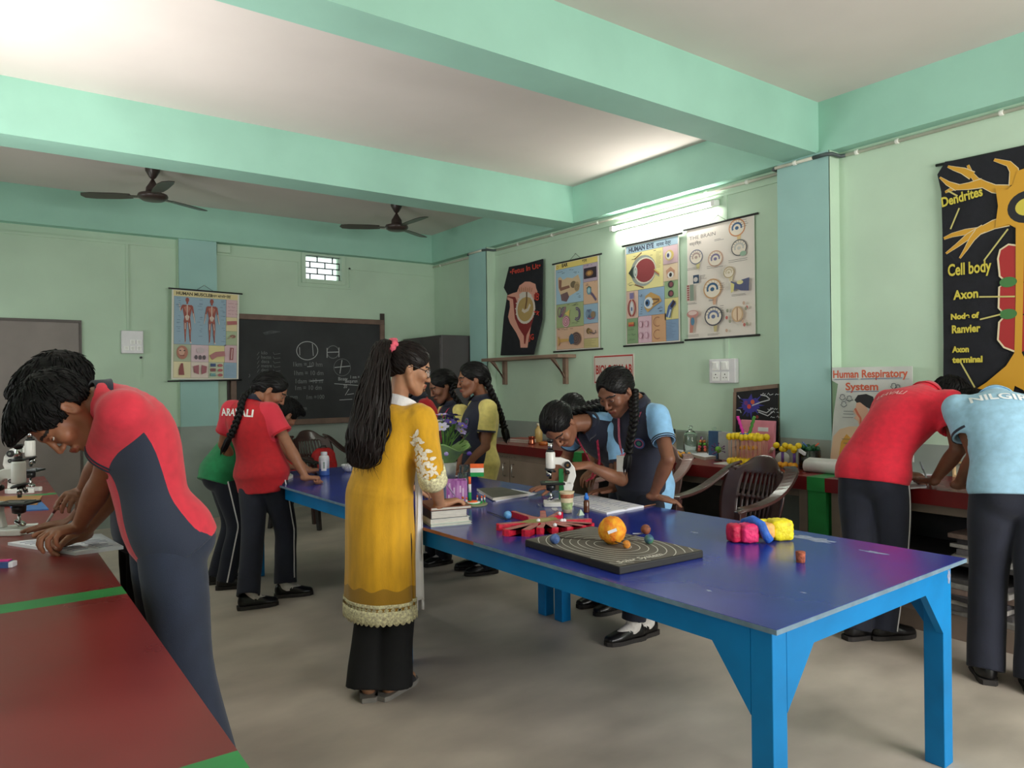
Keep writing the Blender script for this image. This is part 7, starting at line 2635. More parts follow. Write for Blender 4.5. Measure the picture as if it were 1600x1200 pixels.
# ------------------------------------------------------------------ microscopes
mMicW = mat('microscope_white', (228, 226, 220), .3, var=.02)
mMicK = mat('microscope_black', (26, 26, 28), .35)
mChrome = mat('chrome', (200, 200, 200), .12, 1.0, var=0)
mMicG = mat('microscope_green', (14, 110, 54), .4)
def microscope(loc, rz, label, green=False):
 """tube over local -x, limb on the +x side"""
 t = thing('microscope', label, 'microscope', loc, rz, None)
 mb = MB(mMicW)
 mb.prism([(-.085, -.05), (-.03, -.055), (.05, -.05), (.075, -.03), (.075, .03), (.05, .05), (-.03, .055), (-.085, .05), (-.08, .028), (-.02, .026), (-.02, -.026), (-.08, -.028)], 0, .026)
 mb.build('base', t, bevel=.006)
 T = Matrix(((1, 0, 0, 0), (0, 0, 1, -.016), (0, 1, 0, 0), (0, 0, 0, 1)))
 mb = MB(mMicW)
 mb.prism([(.01, .027), (.07, .027), (.066, .07), (.078, .115), (.062, .13), (.02, .13), (.024, .09)], 0, .032, T)
 mb.build('pillar', t, bevel=.004)
 mb = MB(mMicW)
 mb.prism([(.035, .115), (.075, .115), (.092, .16), (.085, .205), (.055, .245), (.01, .262), (-.03, .262), (-.03, .225), (.005, .222), (.035, .20), (.05, .165)], 0, .03, T)
 mb.build('limb', t, bevel=.004)
 if green:
  MB(mMicG).box(-.002, .024, -.012, .012, .035, .20).build('slide_rail', t, bevel=.002)
 MB(mMicK).box(-.10, .03, -.055, .055, .118, .128).build('stage', t, bevel=.002)
 mb = MB(mGlass).box(-.075, -.005, -.012, .012, .1285, .1305)
 mb.build('slide', t)
 for s in (-1, 1):
  MB(mChrome).box(-.09, -.03, s * .034 - .003, s * .034 + .003, .1285, .1315).build('stage_clip', t)
 mb = MB(mMicK).lathe([(.012, .08), (.024, .085), (.026, .108), (.02, .117)], (-.045, 0, 0), 18)
 mb.build('condenser', t)
 MB(mChrome).cyl((-.045, 0, .03), (-.045, 0, .08), .006).build('condenser_post', t)
 MB(mChrome).lathe([(.0, .0), (.022, .003), (.022, .009), (.0, .012)], (-.045, 0, .038), 18, (-.5, 0, .8)).build('mirror', t)
 mb = MB(mMicW).lathe([(.0, .20), (.024, .202), (.026, .21), (.026, .285), (.022, .292)], (-.045, 0, 0), 24)
 mb.build('body_tube', t)
 mb = MB(mMicK).lathe([(.023, .292), (.023, .302)], (-.045, 0, 0), 20)
 mb.build('collar', t)
 mb = MB(mChrome).lathe([(.014, .302), (.014, .345)], (-.045, 0, 0), 20)
 mb.use(mMicK).lathe([(.017, .345), (.0175, .358), (.012, .361)], (-.045, 0, 0), 20)
 mb.build('eyepiece', t)
 mb = MB(mMicK).lathe([(.030, 0), (.032, .006), (.022, .012)], (-.048, 0, .188), 20, (.25, 0, 1))
 mb.build('nosepiece', t)
 for a_, L in ((0, .045), (2.3, .034), (4.1, .03)):
  d_ = nrm(V(.15 + .55 * math.cos(a_) * (a_ != 0), .55 * math.sin(a_), -1)) if a_ else V(0, 0, -1)
  s0 = V(-.048, 0, .190) + V(.012 * math.cos(a_), .014 * math.sin(a_), 0) * (a_ != 0)
  mb = MB(mChrome).cyl(s0, s0 + d_ * L, .009, .0075)
  mb.use(mMicK).cyl(s0 + d_ * L * .6, s0 + d_ * L * .72, .0096)
  mb.build('objective', t)
 for z, r_ in ((.222, .019), (.182, .012), (.07, .012)):
  for s in (-1, 1):
   mb = MB(mMicK).lathe([(r_, .0), (r_, .014), (r_ * .85, .018)], (.045 if z > .1 else .045, s * .016, z), 18, (0, s, 0))
   mb.use(mChrome).lathe([(r_ * .45, .018), (r_ * .4, .020)], (.045, s * .016, z), 12, (0, s, 0))
   mb.build('focus_knob', t)
 return t
IMG_R = math.atan2(-.588, .809)
microscope(onz(874, 790, TZ) * V(1, 1, 0) + V(0, 0, TZ), IMG_R, 'white microscope with green rail under the bending girl on the blue table', True)
microscope((.075, 3.56, LZ), IMG_R + PI, 'nearer white microscope on the left red bench')
microscope((.17, 4.93, LZ), IMG_R + PI + .15, 'farther white microscope on the left red bench, near its far end')
# ------------------------------------------------------------------ paper goods
mPg = mat('page_white', (226, 226, 232), .8, var=.02)
mPgE = mat('page_edge', (206, 200, 190), .85, var=.08, scale=200, stretch=(.2, .2, 6))
def quad_slab(name, label, cat, corners, z, th, m, top=None, group=None, rules=False, seed=0):
 """flat sheet or book from four table points (counter-clockwise seen from above)"""
 c = [np.array(p[:2], float) for p in corners]
 o = sum(c) / 4
 q = [tuple(p - o) for p in c]
 ar = sum(q[i][0] * q[(i + 1) % 4][1] - q[(i + 1) % 4][0] * q[i][1] for i in range(4))
 if ar < 0:
  q = q[::-1]
 mb = Art()
 mb.use(m).prism(q, 0, th)
 if top is not None:
  mb.z = th
  mb.poly([(x * .995, y * .995) for x, y in q], top)
 if rules:
  mb.z = th + .0002
  rnd = random.Random(seed)
  mb.up()
  for k in range(9):
   f = .1 + .09 * k
   a_, b_ = np.array(q[0]) * (1 - f) + np.array(q[3]) * f, np.array(q[1]) * (1 - f) + np.array(q[2]) * f
   e_ = rnd.uniform(.55, .95)
   mb.line([tuple(a_ * .93 + b_ * .07), tuple(a_ * (1 - e_) + b_ * e_)], .0016, (120, 124, 160), layer=False)
 ob = mb.build(name)
 ob.location = (o[0], o[1], z)
 return tagd(ob, label, cat, group)
def open_book(label, pts, z, th=.012, seed=0):
 """open exercise book: two page blocks bulging up to the spine. pts = near-left, near-right, far-right, far-left"""
 c = [np.array(p[:2], float) for p in pts]
 o = sum(c) / 4
 t = thing('open_notebook', label, 'notebook', (o[0], o[1], z))
 for h0, h1 in ((0, .5), (.5, 1)):
  a = Art()
  a.use(mPg)
  n = 8
  vs = []
  for i in range(n + 1):
   f = h0 + (h1 - h0) * i / n
   k = th * (.35 + .65 * math.sin(PI * min(1, (1 - abs(f - .5) * 2) * .5 + .25)) * (1 - (.6 if abs(f - .5) < .02 else 0)))
   for e in (0, 1):
    p_ = (c[0] * (1 - f) + c[1] * f) * (1 - e) + (c[3] * (1 - f) + c[2] * f) * e - o
    vs += [(p_[0], p_[1], 0.0), (p_[0], p_[1], k)]
  fs = []
  for i in range(n):
   b = i * 4
   fs += [(b + 1, b + 5, b + 7, b + 3), (b, b + 4, b + 5, b + 1), (b + 2, b + 3, b + 7, b + 6), (b, b + 2, b + 6, b + 4)]
  fs += [(0, 1, 3, 2), (n * 4, n * 4 + 2, n * 4 + 3, n * 4 + 1)]
  a.add(vs, fs, False)
  rnd = random.Random(seed + int(h0 * 10))
  a.use(paint((96, 102, 150)))
  for r_ in range(11):
   e = .08 + .08 * r_
   f0, f1 = h0 + .05, h0 + .05 + .4 * rnd.uniform(.3, 1)
   P0 = []
   for i in range(7):
    f = f0 + (f1 - f0) * i / 6
    k = th * (.35 + .65 * math.sin(PI * min(1, (1 - abs(f - .5) * 2) * .5 + .25)))
    p_ = (c[0] * (1 - f) + c[1] * f) * (1 - e) + (c[3] * (1 - f) + c[2] * f) * e - o
    P0.append((p_[0], p_[1], k + .0006))
   a.sweep(P0, .0007, 4)
  a.build('page_block', t)
 return t
def pen(label, a, b, m1, m2, r=.0042, parent=None):
 a, b = np.asarray(a, float), np.asarray(b, float)
 d_ = nrm(b - a)
 L = np.linalg.norm(b - a)
 t = thing('pen', label, 'pen', a)
 mb = MB(m1).lathe([(.0008, 0), (r * .5, .006), (r, .016), (r, L * .62)], (0, 0, 0), 10, d_)
 mb.build('barrel', t)
 mb = MB(m2).lathe([(r * 1.12, L * .6), (r * 1.12, L), (r * .6, L + .003)], (0, 0, 0), 10, d_)
 mb.build('cap', t)
 return t
P2 = lambda x, y, z=TZ: onz(x, y, z)
mDk = mat('cover_olive', (84, 82, 74), .6, var=.08, scale=10)
mBrn = mat('cover_brown', (124, 70, 44), .5, var=.08, scale=10)
mBlk = mat('cover_black', (28, 27, 28), .4)
mBluePlastic = mat('plastic_blue', (30, 112, 206), .35)
# near blue table ---------------------------------------------------
open_book('open notebook with written pages in front of the standing girl on the blue table', [P2(948, 804), P2(1006, 793), P2(925, 776), P2(865, 782)], TZ, .012, 3)
pen('brown pencil lying beside the standing girl\'s hand', P2(1004, 793) + V(0, 0, .004), P2(1024, 789) + V(0, 0, .004), mat('pencil_tan', (168, 120, 84), .5), mat('pencil_end', (130, 84, 60), .5), .0035)
# four stacked books by the teacher
bx = V(1.80, 3.06, 0)
ang = math.radians(-14)
def book(label, cx, cy, rz, w, d, z, th, cover, name='book', spine=None):
 t = thing(name, label, 'book', (cx, cy, z), rz, 'books stacked under the teacher\'s hand')
 MB(mPgE).box(-w / 2 + .003, w / 2 - .004, -d / 2 + .004, d / 2 - .004, .002, th - .002).build('pages', t)
 mb = MB(cover).box(-w / 2, w / 2, -d / 2, d / 2, 0, .002).box(-w / 2, w / 2, -d / 2, d / 2, th - .002, th).box(-w / 2, -w / 2 + .003, -d / 2, d / 2, .002, th - .002)
 mb.build('cover', t)
 if spine:
  a = Art()
  a.text(spine, 0, 0, th * .7, (206, 180, 70), bold=.001)
  o = a.build('spine_title', t)
  o.matrix_local = Matrix(((0, 0, -1, -w / 2 - .0006), (-1, 0, 0, d / 2 - .03), (0, 1, 0, th * .25), (0, 0, 0, 1)))
 return t
mWc = mat('cover_white', (214, 216, 210), .4, var=.03)
mPc = mat('cover_pale_green', (190, 206, 190), .4, var=.05)
book('thin white topped book at the bottom of the stack by the teacher', bx[0] + .005, bx[1], ang, .20, .25, TZ, .012, mPc)
book('white book second from the bottom of the stack by the teacher', bx[0] - .002, bx[1] + .004, ang + .04, .195, .24, TZ + .0125, .022, mWc)
book('thick black spined book second from the top of the stack by the teacher', bx[0] - .006, bx[1], ang + .02, .18, .23, TZ + .035, .038, mBlk, spine='XI')
book('brown covered notebook on top of the stack by the teacher', bx[0] + .012, bx[1] + .004, ang - .03, .20, .25, TZ + .0735, .014, mBrn, name='notebook')
pen('purple pen in the teacher\'s hand', at(712, 776, 3.40), at(687, 742, 3.34), mat('pen_mauve', (150, 120, 160), .3), mat('pen_mauve_cap', (112, 84, 124), .3))
# purple open carton
c = P2(716, 784)
t = thing('carton', 'open purple and white carton on the table by the flag stand', 'box', (c[0] + .02, c[1] + .05, TZ), IMG_R + .12)
mPur = mat('carton_purple', (148, 52, 150), .45, var=.25, scale=22, var2=(206, 150, 206), stretch=(3, 3, .5))
mWhB = mat('carton_white', (206, 204, 204), .5, var=.03)
W_, D_, H_ = .118, .09, .118
MB(mPur).box(-W_ / 2, W_ / 2, -D_ / 2, -D_ / 2 + .002, 0, H_).build('front_panel', t)
MB(mPur).box(-W_ / 2, W_ / 2, D_ / 2 - .002, D_ / 2, 0, H_).build('rear_panel', t)
MB(mWhB).box(-W_ / 2, -W_ / 2 + .002, -D_ / 2 + .002, D_ / 2 - .002, 0, H_).box(W_ / 2 - .002, W_ / 2, -D_ / 2 + .002, D_ / 2 - .002, 0, H_).build('side_panels', t)
MB(mWhB).box(-W_ / 2 + .002, W_ / 2 - .002, -D_ / 2 + .002, D_ / 2 - .002, 0, .002).build('bottom', t)
a = Art()
for k, (x, y, s_) in enumerate(((-.045, .075, .030), (-.02, .03, .05), (.015, .05, .04), (.03, .02, .055), (-.05, .01, .03))):
 a.rect(x, y, x + .010, y + s_, (222, 190, 222))
o = a.build('printed_stripes', t)
o.matrix_local = Matrix(((1, 0, 0, 0), (0, 0, -1, -D_ / 2 - .0006), (0, 1, 0, 0), (0, 0, 0, 1)))
def beaker(label, x, y, r, h, name='beaker', grp='glass beakers on the table'):
 mb = MB(mGlass).lathe([(.001, .001), (r, .001), (r, h), (r + .003, h + .003), (r - .001, h + .002), (r - .0025, h - .002), (r - .0025, .004), (.001, .004)], (0, 0, 0), 24, cap=False)
 o = mb.build(name)
 o.location = (x, y, TZ)
 return tagd(o, label, 'beaker', grp)
c = P2(735, 757)
beaker('taller clear glass beaker behind the purple carton', c[0] + .02, c[1] + .10, .036, .115)
beaker('shorter clear glass beaker in front of the taller one, behind the carton', c[0] - .04, c[1] + .02, .038, .075)
# tricolour flag stand
c = P2(740, 789)
t = thing('flag_stand', 'small tricolour flag on a striped post with a round base', 'flag', (c[0], c[1], TZ), IMG_R)
mSaf, mWht, mGrnF = mat('saffron', (238, 104, 44), .6), mat('flag_white', (236, 236, 232), .6), mat('flag_green', (24, 146, 72), .6)
mb = MB(mat('base_olive', (126, 130, 96), .7, var=.1)).lathe([(.075, 0), (.078, .006), (.075, .010)], (0, 0, 0), 30)
mb.build('base_disc', t)
mb = MB(mGrnF).lathe([(.05, .010), (.05, .013)], (-.005, 0, 0), 26)
mb.use(mWht).lathe([(.042, .013), (.042, .018)], (-.005, 0, 0), 26)
mb.use(mSaf).lathe([(.028, .018), (.026, .023)], (-.005, 0, 0), 26)
mb.build('tricolour_step', t)
mb = MB(mGrnF).cyl((-.02, 0, .023), (-.02, 0, .07), .0085)
mb.use(mWht).cyl((-.02, 0, .07), (-.02, 0, .115), .008)
mb.use(mSaf).cyl((-.02, 0, .115), (-.02, 0, .155), .0075)
mb.build('post', t)
f_ = MB(mSaf)
for m_, z0, z1 in ((mGrnF, .155, .178), (mWht, .178, .202), (mSaf, .202, .226)):
 f_.use(m_).box(-.016, .058, -.0012, .0012, z0, z1)
f_.build('flag', t)
for k, (x, y) in enumerate(((-.06, -.02), (-.055, -.03), (-.035, -.05), (.02, .02), (.045, -.005), (.06, .015))):
 mb = MB(mGrnF).cyl((x, y, .009), (x, y, .025), .004)
 mb.use(mWht).cyl((x, y, .025), (x, y, .038), .004)
 mb.use(mSaf).cyl((x, y, .038), (x, y, .05), .004)
 mb.build('small_post', t)
MB(mString).sweep([(.02, .02, .048), (.033, .008, .036), (.045, -.005, .048)], .0012, 5).build('string', t)
# magazine and loose papers
quad_slab('loose_paper', 'loose white sheets under the olive magazine on the blue table', 'paper', [P2(775, 784), P2(840, 772), P2(800, 765), P2(748, 770)], TZ, .004, mPg)
quad_slab('magazine', 'olive covered magazine lying on loose papers beyond the flag', 'magazine', [P2(770, 779, TZ + .015), P2(826, 772, TZ + .015), P2(785, 762, TZ + .015), P2(745, 764, TZ + .015)], TZ + .0045, .014, mPgE, mDk)
# paper cup, dropper bottle, scraps
c = P2(890, 802)
mCup_ = mat('paper_cup', (216, 202, 168), .6, var=.06, scale=20)
t = thing('paper_cup', 'cream paper cup with brown and green print beside the microscope', 'cup', (c[0], c[1] + .02, TZ))
mb = MB(mCup_).lathe([(.0, .002), (.025, .002), (.036, .105), (.0345, .105), (.024, .006), (.0, .006)], (0, 0, 0), 30, cap=False)
mb.build('cup_wall', t)
MB(mCup_).lathe([(.036, .103), (.039, .105), (.039, .109), (.035, .109)], (0, 0, 0), 30).build('rolled_rim', t)
mb = MB(mat('cup_print_brown', (166, 96, 66), .6, var=.2, scale=60)).lathe([(.0337, .078), (.0358, .098)], (0, 0, 0), 30, cap=False)
mb.use(mat('cup_print_green', (150, 170, 120), .6, var=.25, scale=50)).lathe([(.0275, .02), (.0312, .055)], (0, 0, 0), 30, cap=False)
mb.build('printed_band', t)
c = P2(918, 801)
t = thing('dropper_bottle', 'small brown dropper bottle with bright blue cap', 'bottle', (c[0], c[1] + .008, TZ))
MB(mat('amber_glass', (86, 44, 22), .12, var=.05)).lathe([(.0, 0), (.0145, .001), (.015, .004), (.015, .055), (.011, .062), (.009, .066)], (0, 0, 0), 20).build('bottle_body', t)
MB(mBluePlastic).lathe([(.0125, .066), (.0125, .08), (.009, .086), (.006, .098), (.003, .1)], (0, 0, 0), 18).build('cap', t)
c = P2(867, 797)
a = Art()
a.use(mPg)
a.prism([(-.018, .05), (.014, .055), (.016, .01), (.004, -.035), (-.012, 0)], 0, .002)
for x in (-.008, 0, .008):
 a.box(x - .001, x + .001, .055, .075, .0, .002)
o = a.build('paper_scrap')
o.location = (c[0], c[1], TZ + .0003)
o.rotation_euler = (0, 0, IMG_R)
tagd(o, 'pointed white paper scrap lying left of the paper cup', 'paper')
c = P2(849, 790)
mb = MB(mChrome)
rnd = random.Random(2)
for k in range(6):
 x, y, r_ = rnd.uniform(-.03, .03), rnd.uniform(-.02, .02), rnd.uniform(0, 6)
 d_ = V(math.cos(r_), math.sin(r_), 0) * .02
 mb.sweep([V(x, y, .003) - d_, V(x, y, .010), V(x, y, .003) + d_], .0022, 6)
o = mb.build('metal_clips')
o.location = (c[0], c[1], TZ)
o['kind'] = 'stuff'
tagd(o, 'little heap of shiny metal clips left of the white paper scrap', 'clips')
c = P2(900, 806)
o = MB(mChrome).hexa([(-.018, -.01, 0), (.018, -.01, 0), (.018, .01, 0), (-.018, .01, 0)], [(-.002, -.002, .028), (.002, -.002, .028), (.002, .002, .028), (-.002, .002, .028)]).build('foil_cone')
o.location = (c[0] + .03, c[1], TZ)
tagd(o, 'tiny silver foil peak right of the paper cup', 'foil')
# red spiky neuron model
cs = zr(760, 760, 8)
tips = [(335, 310, .016), (140, 470, .024), (240, 540, .026), (490, 545, .026), (670, 520, .022), (860, 515, .020), (1050, 505, .024), (1225, 492, .022), (1330, 462, .022), (1300, 405, .018), (925, 318, .018), (705, 305, .018)]
ZT = TZ + .028
c0 = onz(*cs(715, 425), ZT)
poly = []
T_ = [(onz(*cs(u, v), ZT)[:2] - c0[:2], w) for u, v, w in tips]
T_.sort(key=lambda q: math.atan2(q[0][1], q[0][0]))
for i, (p_, w) in enumerate(T_):
 nx_ = T_[(i + 1) % len(T_)][0]
 d_ = p_ / np.linalg.norm(p_)
 n_ = np.array([-d_[1], d_[0]])
 poly += [tuple(p_ * .42 - n_ * w * .8), tuple(p_ - n_ * w * .75), tuple(p_ * 1.03), tuple(p_ + n_ * w * .75), tuple(p_ * .42 + n_ * w * .8)]
 m_ = (p_ / np.linalg.norm(p_) + nx_ / np.linalg.norm(nx_))
 m_ = m_ / np.linalg.norm(m_) * min(np.linalg.norm(p_), np.linalg.norm(nx_)) * .34
 poly.append(tuple(m_))
t = thing('neuron_model', 'flat red and pink cut-out neuron model lying on the blue table', 'model', (c0[0], c0[1], TZ))
mFoamR = mat('foam_red', (206, 24, 54), .5, var=.14, scale=60, bump=.5, bscale=160)
mFoamB = mat('foam_brown', (176, 112, 104), .7, var=.1, scale=30)
a = Art()
a.use(mFoamR).prism(poly, 0, .028)
a.z = .028
a.poly([(x * .95, y * .95) for x, y in poly], mFoamB)
a.build('foam_body', t)
mb = Art()
mb.z = .0292
mb.poly([(-.13, .03), (-.05, .055), (.05, .04), (.09, .02), (.06, -.03), (-.02, -.04), (-.08, -.02)], (150, 146, 84))
mb.poly([(-.03, .03), (.05, .02), (.03, -.02), (-.04, -.01)], (178, 166, 110))
mb.build('painted_cell_body', t)
for (u, v) in ((650, 437), (945, 437), (975, 437), (858, 495), (915, 350)):
 p_ = onz(*cs(u, v), ZT) - c0
 MB(mPg).ball((p_[0], p_[1], .032), .009, 12, noise=.2).build('pin_head', t)
c = P2(797, 812)
o = MB(mat('ball_sky_blue', (62, 134, 200), .45, var=.2, scale=60, var2=(120, 180, 226))).ball((0, 0, .020), .020, 24, noise=.03).build('painted_ball')
o.location = (c[0], c[1] + .02, TZ)
tagd(o, 'light blue painted ball left of the red neuron model', 'ball')
p0, p1 = P2(761, 800) + V(0, 0, .003), P2(793, 813) + V(0, 0, .003)
o = MB(mString).sweep([p0, (p0 + p1) / 2 + V(.004, 0, .002), p1], .0018, 6).build('wire')
tagd(o, 'thin dark wire leading to the light blue ball', 'wire')
# solar system board
cn = [P2(820, 843, TZ + .028), P2(968, 886, TZ + .028), P2(1099, 860, TZ + .028), P2(925, 822, TZ + .028)]
o_ = sum(cn) / 4
t = thing('solar_system_board', 'black board drawn with white orbit rings on the blue table', 'board', (o_[0], o_[1], TZ))
q = [tuple((p_ - o_)[:2]) for p_ in cn]
a = Art()
a.use(mat('foam_board_black', (28, 27, 28), .6)).prism(q if sum(q[i][0] * q[(i + 1) % 4][1] - q[(i + 1) % 4][0] * q[i][1] for i in range(4)) > 0 else q[::-1], 0, .028)
a.build('board', t, bevel=.004)
a = Art()
a.z = .0282
mBoardTop = mat('board_chalk_grey', (92, 86, 78), .75, var=.12, scale=9)
a.poly([(x * .99, y * .99) for x, y in q], mBoardTop)
qa = [np.array(p_) * .985 for p_ in q]
sun = onz(957, 852, ZT) - o_
def inside(p_):
 sg = [(qa[(i + 1) % 4][0] - qa[i][0]) * (p_[1] - qa[i][1]) - (qa[(i + 1) % 4][1] - qa[i][1]) * (p_[0] - qa[i][0]) for i in range(4)]
 return all(s_ >= 0 for s_ in sg) or all(s_ <= 0 for s_ in sg)
a.up()
for k in range(9):
 r_ = .075 + .034 * k
 run = []
 for i in range(97):
  th = 2 * PI * i / 96
  p_ = (sun[0] + r_ * .78 * math.cos(th), sun[1] + r_ * 1.12 * math.sin(th))
  if inside(p_):
   run.append(p_)
  else:
   if len(run) > 2:
    a.line(run, .0036, (198, 196, 186), layer=False)
   run = []
 if len(run) > 2:
  a.line(run, .0036, (198, 196, 186), layer=False)
d_ = nrm(np.array([q[2][0] - q[1][0], q[2][1] - q[1][1], 0]))
b0 = np.array(q[1]) + (d_[:2] * .03) - np.array([d_[1], -d_[0]]) * .035
rt = math.atan2(d_[1], d_[0])
vs, fs = text_geo('Solar System', .042, None, .0008, .25)
a.up()
a.use(paint((206, 202, 190)))
a.add([(b0[0] + v[0] * math.cos(rt) - v[1] * math.sin(rt), b0[1] + v[0] * math.sin(rt) + v[1] * math.cos(rt), a.z) for v in vs], fs)
a.build('chalk_orbits', t)
ms = MB(mat('stick_dark', (60, 50, 44), .7))
for (x, y) in ((872, 847), (1005, 840), (1006, 852), (975, 858)):
 e = onz(x, y, ZT) - o_
 ms.sweep([V(sun[0], sun[1], .045), V(e[0], e[1], .046)], .0022, 6)
ms.build('sticks', t)['kind'] = 'stuff'
def ball(label, px, py, r, m, z=ZT, dy=0.0, noise=.05, name='planet_ball', grp='solar system balls'):
 c = onz(px, py, z)
 o = MB(m).ball((0, 0, r), r, 28, noise=noise).build(name)
 o.location = (c[0], c[1], z + .0005)
 return tagd(o, label, 'ball', grp)
mSun = mat('sun_paper', (242, 180, 40), .75, var=.2, scale=45, var2=(222, 106, 20), bump=1.0, bscale=70)
sb = ball('large crumpled orange paper sun on the orbit board', 957, 850, .054, mSun, noise=.09, name='sun_ball')
mb = MB(mPg)
dc = nrm(CAM - np.array(sb.location) - V(0, 0, .05))
sd_ = nrm(np.cross(V(0, 0, 1), dc))
up_ = np.cross(dc, sd_)
k0 = V(0, 0, .050) + dc * .0555
d1 = nrm(sd_ * .93 + up_ * .36)
d2 = np.cross(dc, d1)
mb.add([k0 - d1 * .018 - d2 * .006, k0 + d1 * .018 - d2 * .006, k0 + d1 * .018 + d2 * .006, k0 - d1 * .018 + d2 * .006], [(0, 1, 2, 3)])
mb.build('paper_label', sb)
ball('dark blue ball on the left of the orbit board', 867, 850, .020, mat('ball_dark_blue', (26, 50, 110), .5, var=.25, scale=50, var2=(96, 126, 176)))
ball('striped orange brown ball beyond the sun on the orbit board', 1009, 835, .0205, mat('ball_brown', (168, 92, 52), .6, var=.3, scale=40, var2=(90, 54, 44), stretch=(1, 1, 4)))
ball('blue and green earth ball right of the sun', 1014, 850, .0185, mat('ball_earth', (30, 60, 120), .5, var=.3, scale=36, var2=(92, 150, 84)))
ball('small orange ball in front of the sun', 979, 857, .0155, mat('ball_orange', (214, 136, 46), .7, var=.2, scale=40, bump=.6, bscale=100))
p_ = onz(1000, 834, ZT)
o = MB(mPg).box(-.03, .03, -.006, .006, 0, .0008).build('paper_label')
o.location = (p_[0], p_[1], ZT + .001)
o.rotation_euler = (0, 0, IMG_R)
tagd(o, 'narrow paper label lying on the orbit board beside the brown ball', 'label')
# clay like foam model in pink, blue, peach and yellow
c = P2(1190, 848)
t = thing('foam_model', 'foam block model in pink, blue, peach and yellow on the blue table', 'model', (c[0] + .03, c[1] + .03, TZ), IMG_R + .16)
mk = lambda k, c_: mat(k, c_, .6, var=.12, scale=40, bump=.9, bscale=70)
def lump(name, x0, x1, y0, y1, z0, z1, m, seed):
 rnd = random.Random(seed)
 mb = MB(m)
 n = 9
 vs, idx = [], {}
 def vid(i, j, k):
  if (i, j, k) not in idx:
   x, y, z = [2 * q_ / n - 1 for q_ in (i, j, k)]
   p_ = V(x, y, z)
   e = np.sum(np.abs(p_) ** 5) ** (1 / 5)
   p_ = p_ / e * (1 + rnd.uniform(-.045, .045)) if e > 0 else p_
   idx[(i, j, k)] = len(vs)
   vs.append(((x0 + x1) / 2 + p_[0] * (x1 - x0) / 2, (y0 + y1) / 2 + p_[1] * (y1 - y0) / 2, max(z0 + .0005, (z0 + z1) / 2 + p_[2] * (z1 - z0) / 2)))
  return idx[(i, j, k)]
 fs = []
 for a_ in range(n):
  for b_ in range(n):
   fs += [(vid(a_, b_, 0), vid(a_, b_ + 1, 0), vid(a_ + 1, b_ + 1, 0), vid(a_ + 1, b_, 0)), (vid(a_, b_, n), vid(a_ + 1, b_, n), vid(a_ + 1, b_ + 1, n), vid(a_, b_ + 1, n)),
    (vid(a_, 0, b_), vid(a_ + 1, 0, b_), vid(a_ + 1, 0, b_ + 1), vid(a_, 0, b_ + 1)), (vid(a_, n, b_), vid(a_, n, b_ + 1), vid(a_ + 1, n, b_ + 1), vid(a_ + 1, n, b_)),
    (vid(0, a_, b_), vid(0, a_, b_ + 1), vid(0, a_ + 1, b_ + 1), vid(0, a_ + 1, b_)), (vid(n, a_, b_), vid(n, a_ + 1, b_), vid(n, a_ + 1, b_ + 1), vid(n, a_, b_ + 1))]
 mb.add(vs, fs, True)
 return mb.build(name, t)
lump('crimson_block', -.135, -.075, -.035, .04, 0, .074, mk('foam_crimson', (196, 22, 68)), 1)
lump('pink_block', -.098, -.025, -.055, .02, 0, .078, mk('foam_pink', (222, 38, 104)), 2)
lump('peach_block', -.012, .045, -.05, .02, .012, .076, mk('foam_peach', (230, 170, 92)), 3)
lump('yellow_block', .040, .135, -.045, .045, 0, .086, mk('foam_yellow', (240, 214, 30)), 4)
lump('yellow_strip', -.02, .06, .015, .045, .03, .082, mk('foam_yellow', (240, 214, 30)), 5)
mb = MB(mk('foam_blue', (44, 98, 190))).sweep([(-.035, .05, .02), (-.05, .03, .075), (-.035, -.01, .09), (-.018, -.05, .075), (-.006, -.062, .035), (.01, -.064, .012)], .018, 10)
mb.build('blue_band', t)
c = P2(1254, 879)
o = MB(mat('cork_red_brown', (158, 82, 58), .8, var=.25, scale=70, bump=.8, bscale=160)).lathe([(.0, 0), (.0145, .0), (.0155, .002), (.0175, .036), (.016, .039), (.0, .039)], (0, 0, 0), 22, cap=False).build('cork')
o.location = (c[0], c[1] + .008, TZ)
tagd(o, 'red brown cork standing alone on the blue table', 'cork')
# far blue table -----------------------------------------------------
c = P2(509, 743)
t = thing('reagent_bottle', 'white plastic bottle with blue lower half and printed label on the far blue table', 'bottle', (c[0], c[1] + .03, TZ))
mPlW = mat('plastic_milky', (206, 208, 214), .35, var=.03)
MB(mPlW).lathe([(.0, .05), (.038, .05), (.0385, .125), (.034, .142), (.022, .148)], (0, 0, 0), 26, cap=False).build('upper_body', t)
MB(mat('blue_liquid', (70, 104, 176), .3)).lathe([(.0, .001), (.037, .001), (.0385, .006), (.0385, .05)], (0, 0, 0), 26, cap=False).build('lower_body', t)
MB(mPlW).lathe([(.022, .147), (.024, .150), (.024, .17), (.021, .173)], (0, 0, 0), 22).build('cap', t)
mb = MB(mPg)
cd = nrm(CAM - c)
a0 = math.atan2(cd[1], cd[0])
def lab(u, v):
 th = a0 - .55 + 1.0 * u
 return (.0392 * math.cos(th), .0392 * math.sin(th), .035 + .075 * v)
mb.grid(lab, 8, 1)
mb.use(paint((60, 110, 80)))
for k in range(6):
 mb.grid(lambda u, v, k=k: (.0397 * math.cos(a0 - .2 + .35 * u), .0397 * math.sin(a0 - .2 + .35 * u), .055 + .008 * k + .005 * v), 4, 1)
mb.build('label', t)
c = P2(546, 737)
o = MB(mPg).lathe([(.0, .003), (.03, .002), (.055, .03), (.062, .055), (.059, .056), (.05, .03), (.0, .008)], (0, 0, 0), 26, cap=False).build('bowl')
o.location = (c[0], c[1], TZ)
tagd(o, 'white bowl on the far blue table behind the teacher', 'bowl')
